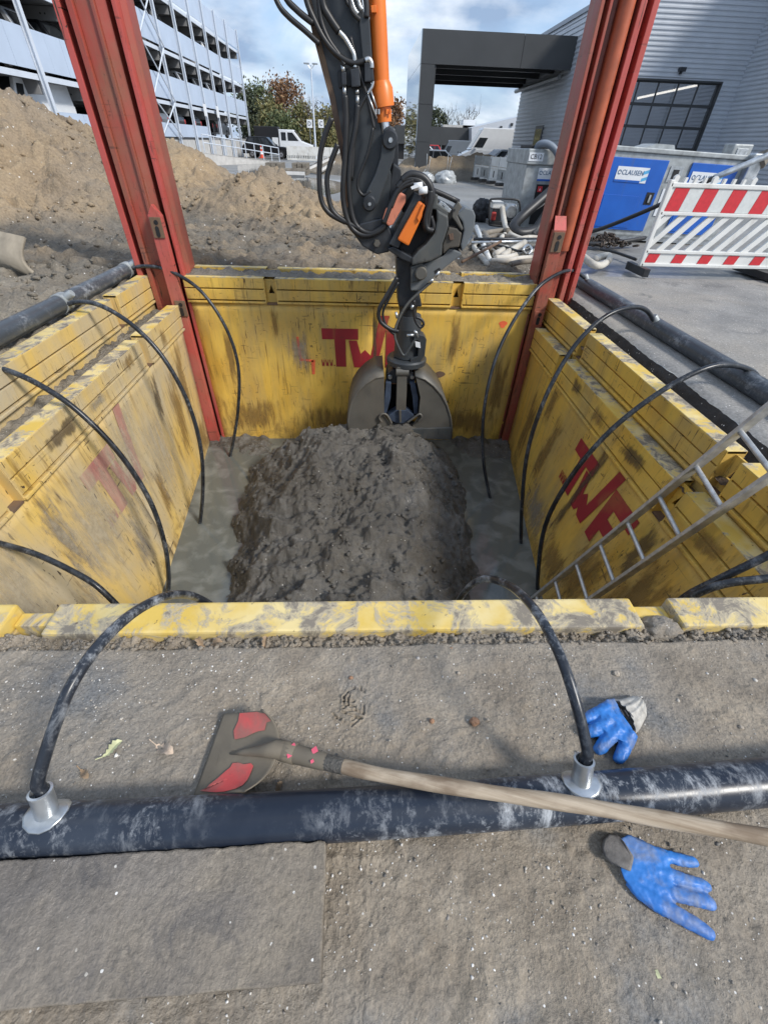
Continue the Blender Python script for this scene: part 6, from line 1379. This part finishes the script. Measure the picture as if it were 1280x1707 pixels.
m = MB(); m.span((X0 - .02, 9.86, .88), (X1 + .02, 11.34, 1.10)); build('lid', m, M['galv_dull'], c1, bevel=.015)
m = MB(); m.span((X0 + .02, 9.95, 1.102), (X0 + .34, 10.6, 1.15)); build('filter_box', m, M['soffit'], c1, bevel=.01)
a, b = atY(880, 345, 9.89), atY(926, 294, 9.89); m = MB(); m.span((X0 + .26, 9.885, -.02), (X1 - .10, 9.899, .60)); build('front_grille', m, M['soffit'], c1)
m = MB(); m.box((X0 + .33, 9.88, .53), (.085, .006, .085)); build('warning_plate', m, M['reflect_red'], c1)
m = MB(); m.add([(X0 + .315, 9.876, .51), (X0 + .345, 9.876, .51), (X0 + .33, 9.876, .55)], [(0, 1, 2)]); build('warning_symbol', m, M['white_label'], c1)
text_mesh('cabinet_number', 'CB12', .095, M['print'], c1, (X0 + .13, 9.848, .99), (1, 0, 0), (0, 0, 1), .001)
m = MB(); m.box((X0 + .13, 9.855, .99), (.26, .006, .12)); build('number_plate', m, M['white_label'], c1)
sign(c1, (X0 + .50, 9.897, .745), .52, .19, (1, 0, 0), (0, -1, 0))
g2_ = thing('generator_box', 'long galvanised generator box with two bright blue doors', 'generator', (0, 0, 0))
def ggeo():
    Lx = 2.73
    m = MB(); m.span((0, 0, .06), (Lx, 1.3, 1.13)); build('housing', m, M['galv_dull'], g2_, bevel=.02)
    m = MB(); m.span((-.01, -.03, 1.13), (Lx + .01, 1.32, 1.19)); build('roof_edge', m, M['galv_dull'], g2_, bevel=.012)
    m = MB(); m.span((0, .05, 0), (Lx, 1.2, .08)); build('skid', m, M['galv'], g2_)
    m = MB(); m.prism([(1.0, .3, 1.19), (1.2, .3, 1.25), (1.5, .3, 1.25), (1.55, .3, 1.19)], (0, .5, 0)); build('exhaust_hood', m, M['galv_dull'], g2_)
    for x0, x1 in ((.42, 1.36), (1.76, 2.56)):
        m = MB(); m.span((x0, -.025, .14), (x1, -.003, 1.06)); d = build('door', m, M['blue_door'], g2_, bevel=.008)
        m = MB(); m.span((x0 + .03, -.032, .17), (x1 - .30, -.026, .60)); build('door_panel', m, M['blue_door'], d, bevel=.003)
        m = MB(); m.span((x1 - .18, -.031, .50), (x1 - .05, -.026, .66)); h_ = build('handle_recess', m, M['soffit'], d); m = MB(); m.span((x1 - .13, -.05, .53), (x1 - .10, -.030, .63)); build('handle', m, M['galv'], d)
        sign(g2_, ((x0 + x1) / 2 - .08, -.024, .86), .54, .19, (1, 0, 0), (0, -1, 0))
    m = MB(); m.span((1.43, -.012, .80), (1.65, -.003, 1.0)); build('vent_plate', m, M['galv'], g2_); m = MB(); m.span((1.49, -.018, .84), (1.59, -.013, .96)); build('vent', m, M['soffit'], g2_)
    m = MB(); m.span((1.44, -.012, .36), (1.66, -.004, .72)); build('notice_sheet', m, M['white_label'], g2_)
    m = MB(); m.span((Lx - .10, -.15, .55), (Lx + .10, .0, 1.22)); build('hitch_bracket', m, M['galv'], g2_, bevel=.02)
    m = MB(); m.tube([(Lx + .05, -.05, 1.15), (Lx + .15, -.1, 1.22), (Lx + .05, -.15, 1.1)], .09, 8); build('strap_bundle', m, M['timber'], g2_)
ggeo(); p = atY(958, 400, 9.0); g2_.location = (3.64, 9.0, -.08); g2_.rotation_euler = (0, R(1.6), R(-2)); g2_.scale = (1, 1, 1.07)
# barrier
bar = thing('road_barrier', 'white plastic road barrier with red and white stripes on the right yard', 'barrier', (4.6, 6.3, -.1))
BX0, BX1 = 3.655, 5.75; YB = 6.30
def bs(nm, x0, x1, z0, z1, mat, y0=-.02, y1=.02, **k): m = MB(); m.span((x0, YB + y0, z0), (x1, YB + y1, z1)); return build(nm, m, mat, bar, **k)
bs('top_rail', BX0, BX1, .80, .845, M['white_plastic'], -.03, .03, bevel=.008); bs('stripe_board', BX0 + .03, BX1, .56, .80, M['white_plastic'], -.012, .012); bs('middle_rail', BX0, BX1, .525, .56, M['white_plastic'], -.03, .03, bevel=.006); bs('lower_rail', BX0, BX1, .115, .15, M['white_plastic'], -.03, .03, bevel=.006)
bs('stripe_board', BX0 + .03, BX1, .00, .115, M['white_plastic'], -.012, .012); bs('bottom_rail', BX0, BX1, -.035, .0, M['white_plastic'], -.03, .03, bevel=.006)
bs('end_post', BX0 - .02, BX0 + .03, -.10, .87, M['white_plastic'], -.03, .03, bevel=.01); bs('foot', BX0 - .05, BX0 + .02, -.12, -.03, M['steel_dark'], -.25, .25); bs('foot', BX1 - .5, BX1 - .2, -.12, -.04, M['black'], -.4, .4)
for k in range(6):
    x = BX0 + .04 + k * .36; m = MB(); m.prism([(x, YB - .018, .565), (x + .175, YB - .018, .565), (x + .215, YB - .018, .795), (x + .04, YB - .018, .795)], (0, .004, 0)); build('red_stripe', m, M['reflect_red'], bar)
    m = MB(); m.prism([(x + .18, YB - .017, .565), (x + .355, YB - .017, .565), (x + .395, YB - .017, .795), (x + .22, YB - .017, .795)], (0, .003, 0)); build('white_stripe', m, M['reflect_white'], bar)
    x -= .03; m = MB(); m.prism([(x + .02, YB - .018, .008), (x + .17, YB - .018, .008), (x + .20, YB - .018, .108), (x + .05, YB - .018, .108)], (0, .004, 0)); build('red_stripe', m, M['reflect_red'], bar)
for k in range(12):
    x = BX0 - .25 + k * .19; a0_, a1_ = x, x + .33
    if a1_ < BX0 + .03: continue
    m = MB(); pts = [(a0_, .15), (a0_ + .095, .15), (a1_ + .095, .525), (a1_, .525)]
    if a0_ < BX0 + .02: f = (BX0 + .02 - a0_) / .33; pts = [(BX0 + .02, .15 + .375 * f), (BX0 + .02, .15 + .375 * max(0, f - .29)), (a1_ + .095, .525), (a1_, .525)]
    m.prism([(px_, YB - .014, z) for px_, z in pts], (0, .028, 0)); build('lattice_slat', m, M['white_plastic'], bar, bevel=.004)
for k in range(9):
    x = BX0 + .03 + k * .12; m = MB(); m.prism([(x, YB - .02, .845), (x + .03, YB - .02, .845), (x + .035, YB - .02, .895), (x + .005, YB - .02, .895)] if k % 4 else [(x - .01, YB - .02, .845), (x + .04, YB - .02, .845), (x + .05, YB - .02, .90), (x + .02, YB - .02, .92), (x - .01, YB - .02, .90)], (0, .04, 0)); build('lamp_lug', m, M['white_plastic'], bar)
# stacked barriers further back
pa_, pb_ = atZ(790, 297, -.3), atZ(864, 314, -.25)
for k in range(5):
    a = pa_.lerp(pb_, k / 5); b = pa_.lerp(pb_, (k + 1) / 5); d = (b - a); d.z = 0; L_ = d.length; x = d.normalized(); 
    t = thing('road_barrier', 'grey-white folded barrier in the row by the spoil bank, ' + ['farthest end', 'second from the far end', 'middle one', 'second from the near end', 'near end by the pump cabinet'][k], 'barrier', a, 'row of folded barriers')
    def bq(nm, u0, u1, z0, z1, mat, off=0.0, th_=.05):
        n = Vector((x.y, -x.x, 0)); m = MB(); m.prism([a + x * u0 + Vector((0, 0, z0)) + n * off, a + x * u1 + Vector((0, 0, z0)) + n * off, a + x * u1 + Vector((0, 0, z1)) + n * off, a + x * u0 + Vector((0, 0, z1)) + n * off], n * th_); build(nm, m, mat, t)
    bq('top_board', .05, L_ - .05, .66, 1.02, M['galv_dull'] if k < 2 else M['white_plastic'], .05 * (k % 2)); bq('rail', .03, L_ - .03, .57, .64, M['white_plastic'], .05 * (k % 2) + .01); bq('lower_board', .06, L_ - .06, .16, .56, M['galv_dull'] if k % 2 else M['white_plastic'], .05 * (k % 2)); bq('rail', .03, L_ - .03, .06, .15, M['white_plastic'], .05 * (k % 2) + .01)
    bq('slot', L_ * .45, L_ * .55, .22, .48, M['soffit'], .05 * (k % 2) + .052, .004); bq('end_post', 0, .06, .03, 1.04, M['galv'], .06)
    m = MB(); m.box(a.lerp(b, .6) + Vector((0, -.3, .05)), (.9, .4, .12), Matrix.Rotation(.3, 3, 'Z')); build('foot', m, M['black'], t, bevel=.03)
# power cabinet on the wing wall
cab = thing('power_cabinet', 'grey electric cabinet on a stand against the corrugated wing', 'cabinet', atZ(1235, 300, -.2)); p = atY(1212, 272, 13); q = atY(1258, 240, 13)
m = MB(); m.span((p.x, 13, p.z), (q.x, 13.4, q.z)); build('housing', m, M['galv_dull'], cab, bevel=.03); m = MB(); m.span((p.x + .1, 12.985, p.z + .12), (q.x - .1, 12.998, q.z - .08)); build('door', m, M['galv'], cab, bevel=.005)
for k in range(3): m = MB(); x = p.x + .14 + k * .24; m.span((x, 12.975, p.z + .03), (x + .16, 12.998, p.z + .08)); build('socket', m, M['soffit'], cab)
for x in (p.x + .08, q.x - .08): m = MB(); m.tube([(x, 13.2, p.z), (x, 13.2, -.3)], .03, 8); build('leg', m, M['galv'], cab)
# plastic bags
for k, (px, py, r_, lab) in enumerate(((708, 302, .55, 'clear plastic sack slumped beside the canopy pillar'), (742, 303, .62, 'clear plastic sack with its tie strings up in front of the spoil bank'))):
    c = atZ(px, py, -.34); m = mudlump(c.x, c.y, c.z + .12, r_ * .9, r_ * .5, .26 + .10 * k, 40 + 9 * k); m.tube([(c.x, c.y, c.z + .5), (c.x - .35, c.y - .05, c.z + .02)], .012, 5); m.tube([(c.x + .05, c.y, c.z + .4), (c.x + .02, c.y, c.z + 1.1)], .014, 5); m.tube([(c.x + .12, c.y, c.z + .4), (c.x + .22, c.y, c.z + 1.0)], .014, 5); o = build('plastic_sack', m, M['bag'], None, smooth='all', org=tuple(c)); tag(o, lab, 'plastic bag', 'plastic sacks on the yard')
# engine pump in a tube frame
pu = thing('engine_pump', 'small engine water pump in a black tube frame', 'pump', atZ(840, 376, -.1)); PY = 9.3
def pt(*q): return [atY(a, b, PY + c) for a, b, c in q]
for dy in (0, .38):
    m = MB(); m.tube(spline([atY(a, b, PY + dy) for a, b in ((815, 372), (816, 338), (822, 331), (858, 332), (866, 340), (866, 374), (860, 378), (820, 375), (815, 372))], 4), .016, 8); build('frame_tube', m, M['black'], pu, smooth='all')
for a, b in ((818, 334), (864, 336), (817, 373), (865, 375)): m = MB(); m.tube([atY(a, b, PY), atY(a, b, PY + .38)], .016, 8); build('frame_bar', m, M['black'], pu)
def pbox(nm, x0, y0, x1, y1, d0, d1, mat, bv=.02): a = atY(x0, y1, PY + d0); b = atY(x1, y0, PY + d0); m = MB(); m.span((a.x, PY + d0, a.z), (b.x, PY + d1, b.z)); build(nm, m, mat, pu, bevel=bv)
pbox('fuel_tank', 820, 336, 841, 347, .04, .30, M['white_plastic']); pbox('engine_block', 818, 348, 838, 370, .06, .30, M['steel_dark']); pbox('recoil_cover', 818, 353, 828, 367, .03, .08, M['engine_red']); pbox('pump_housing', 842, 340, 862, 366, .05, .32, M['galv']); pbox('base_plate', 816, 370, 865, 376, .0, .38, M['black'], .004)
c = atY(852, 353, PY + .02); m = MB(); m.lathe(c, (0, 1, 0), [(.09, 0), (.12, .03), (.12, .1)], 16); build('volute', m, M['galv'], pu, smooth=True)
# hoses and tubes round the pump and behind the far panel
def loose(name, label, cat, px, r, mat, group, z=None, Y_=None, sub=6, n=9):
    pts = [atZ(a, b, c) if Y_ is None else atY(a, b, c) for a, b, c in px]; m = MB(); m.tube(spline(pts, sub), r, n); o = build(name, m, mat, None, smooth='all', org=tuple(pts[0])); tag(o, label, cat, group); return o
GH = 'hoses and tubes lying behind the far panel'
loose('discharge_hose', 'thick black hose looping from the pump cabinet down to the ground', 'hose', [(948, 296, 9.3), (925, 312, 9.2), (895, 338, 9.0), (868, 362, 8.8), (856, 378, 8.6), (866, 388, 8.5), (890, 384, 8.6), (915, 366, 8.9), (940, 340, 9.2)], .085, M['black'], GH, Y_=1)
loose('discharge_hose', 'black hose end standing upright behind the red slide rail', 'hose', [(925, 336, 9.0), (908, 360, 8.8), (892, 384, 8.6), (885, 392, 8.5)], .08, M['black'], GH, Y_=1)
loose('suction_pipe', 'blue-grey hose bent over the top of the pump cabinet', 'hose', [(893, 252, 10.0), (898, 241, 9.9), (912, 239, 9.8), (926, 250, 9.75), (933, 270, 9.7), (935, 292, 9.7)], .055, M['blue_pump'], GH, Y_=1)
loose('cable', 'grey cable sagging from the cabinet hose', 'hose', [(928, 290, 9.6), (915, 330, 9.2), (890, 350, 8.9), (862, 362, 8.8)], .015, M['galv'], GH, Y_=1)
loose('fire_hose', 'dirty white hose running down from the pump to the ground', 'hose', [(837, 345, 9.25), (839, 360, 9.1), (843, 378, 8.7), (850, 390, 8.3), (868, 398, 8.1), (885, 400, 8.0)], .045, M['dirty_white'], GH, Y_=1)
loose('fire_hose', 'dirty hose branch lying left of the pump', 'hose', [(782, 412, .0), (792, 398, .02), (812, 388, .03), (838, 384, .03), (846, 384, .06)], .042, M['timber'], GH)
loose('fire_hose', 'dirty white hose looping towards the red slide rail', 'hose', [(845, 388, .0), (835, 398, .0), (850, 402, .02), (880, 396, .03), (905, 398, .0), (925, 402, .0)], .04, M['dirty_white'], GH)
loose('fire_hose', 'flattened white hose at the foot of the right slide rail', 'hose', [(825, 430, .05), (850, 428, .05), (872, 420, .05), (890, 416, .04), (910, 418, .03)], .036, M['dirty_white'], GH)
loose('fire_hose', 'second flattened white hose above the dirt clods', 'hose', [(818, 434, .05), (846, 434, .06), (868, 430, .04), (905, 428, .03)], .03, M['dirty_white'], GH)
loose('pvc_tube', 'white plastic tube sloping from the hoses to the far panel', 'tube', [(794, 378, .10), (817, 437, .03)], .035, M['white_plastic'], GH, sub=1)
loose('pvc_tube', 'short open grey tube pointing at the viewer', 'tube', [(815, 414, .05), (812, 398, .05), (806, 388, .05)], .045, M['timber'], GH)
loose('pvc_tube', 'slanting brown tube between the white tubes', 'tube', [(806, 394, .10), (836, 418, .04)], .035, M['timber'], GH, sub=1)
loose('pvc_tube', 'pale stub tube lying in front of the clods', 'tube', [(826, 424, .06), (844, 414, .06)], .045, M['dirty_white'], GH, sub=1)
loose('pvc_tube', 'long pale tube lying slanted left of the right slide rail', 'tube', [(836, 427, .06), (874, 404, .08)], .042, M['dirty_white'], GH, sub=1)
loose('scrap_pole', 'shiny thin pole lying across the hoses', 'pole', [(790, 398, .12), (906, 398, .10)], .02, M['steel_dark'], GH, sub=1)
loose('scrap_pole', 'second thin dark pole close to the shiny one', 'pole', [(786, 404, .1), (908, 401, .08)], .018, M['galv'], GH, sub=1)
loose('fire_hose', 'bent piece of white hose on the asphalt right of the slide rail', 'hose', [(972, 428, .0), (988, 440, -.03), (1002, 442, -.05), (1014, 434, -.05), (1014, 426, -.03), (1000, 428, -.03), (992, 432, -.03)], .045, M['dirty_white'], GH)
loose('grey_pole', 'long grey pole leaning over the barrier from the right', 'pole', [(1320, 242, 6.6), (1240, 275, 6.65), (1190, 296, 6.7)], .035, M['galv'], 'poles and cables by the barrier', Y_=1, sub=2)
loose('cable', 'black cable rising from the ground to the grey pole', 'cable', [(985, 386, 7.6), (1010, 378, 7.4), (1060, 358, 7.1), (1110, 336, 6.9), (1160, 310, 6.75), (1195, 294, 6.7)], .028, M['black'], 'poles and cables by the barrier', Y_=1)
loose('cable', 'black cable lying along the ground under the generator box', 'cable', [(960, 405, 8.2), (1000, 406, 8.1), (1040, 402, 8.2), (1075, 396, 8.4)], .032, M['black'], 'poles and cables by the barrier', Y_=1)
loose('cable', 'thin black cable on the asphalt below the chain heap', 'cable', [(1000, 415, -.08), (1025, 420, -.08), (1060, 432, -.08)], .02, M['black'], 'poles and cables by the barrier')
c_ = atZ(803, 368, -.14); tag(build('tarp_bundle', mudlump(c_.x, c_.y + .1, c_.z + .15, .24, .2, .24, 77), M['tarp'], None, smooth='all', org=tuple(c_)), 'crumpled black plastic sheet beside the engine pump', 'tarpaulin')
loose('fire_hose', 'muddy hose curling in front of the pump frame', 'hose', [(790, 382, -.08), (805, 396, -.04), (830, 392, .0), (856, 396, .02), (880, 410, .03), (900, 412, .04)], .036, M['timber'], GH)
loose('fire_hose', 'grey-white hose loop closest to the grab coupler', 'hose', [(812, 440, .06), (800, 424, .06), (790, 410, .05), (800, 400, .04), (815, 404, .05)], .032, M['dirty_white'], GH)
loose('fire_hose', 'short muddy hose end lying on the clods behind the far panel', 'hose', [(850, 440, .08), (870, 436, .08), (892, 434, .07)], .03, M['timber'], GH)
loose('cable', 'thin black cable snaking between the white hoses', 'cable', [(795, 415, .08), (820, 408, .1), (845, 412, .1), (870, 418, .1), (900, 407, .1)], .014, M['black'], GH)
loose('scrap_pole', 'rusty rod sticking out of the clods behind the far panel', 'pole', [(770, 436, .1), (835, 402, .2)], .016, M['rust'], GH, sub=1)
# chain heap
ch = thing('chain_heap', 'heap of rusty chain on the ground in front of the generator', 'chain', atZ(1010, 408, -.1)); lr = np.random.default_rng(5)
ring = bmesh.new(); 
ml = MB(); k_ = 10; ml.tube([(math.cos(a) * .05, math.sin(a) * .028, 0) for a in np.linspace(0, 2 * math.pi, k_ + 1)], .011, 5, False); lk0 = build('chain_link', ml, M['chain'], ch); ring.free()
cc = atZ(1010, 408, -.1)
for k in range(90):
    o = lk0 if k == 0 else lk0.copy()
    if k: COL.objects.link(o); o.parent = ch
    u, v = lr.normal() * .22, lr.normal() * .16; o.location = Vector((u, v, .03 + max(0, .16 - .5 * math.hypot(u, v)) * lr.uniform(.2, 1))); o.rotation_euler = (lr.uniform(-1, 1), lr.uniform(-1, 1), lr.uniform(0, 3))
for v in lk0.data.vertices: v.co = v.co + Vector(ch.location)
hook = MB(); hook.tube(spline([atZ(878, 425, .03), atZ(872, 416, .12), atZ(880, 408, .14), atZ(886, 416, .1), atZ(880, 424, .05)], 5), .018, 8); tag(build('shackle', hook, M['galv'], None, smooth='all', org=tuple(atZ(878, 425, 0))), 'shiny steel shackle among the white hoses', 'shackle')
# tan steel blade at the left edge
bp = thing('dozer_blade', 'curved tan steel blade standing in the soil at the left edge', 'steel blade', (-3.6, 5, -.1))
vs = []; n = 10
for i in range(n + 1):
    t_ = i / n; x = -3.24 - .10 * math.sin(math.pi * t_) + (-.05 + .13 * (1 - t_)) ; z = -.14 + .46 * t_
    for yv, xo in ((4.95, 0), (6.0, -1.6)): vs.append((x + xo, yv - .20 * math.sin(math.pi * t_) * .6, z))
m = MB(); m.add(vs, [(2 * i, 2 * i + 1, 2 * i + 3, 2 * i + 2) for i in range(n)]); o = build('blade_plate', m, plain('tan steel', (.30, .26, .20), .75, var=.3, scale=4, bump=.003), bp, smooth='all'); md = o.modifiers.new('t', 'SOLIDIFY'); md.thickness = .03
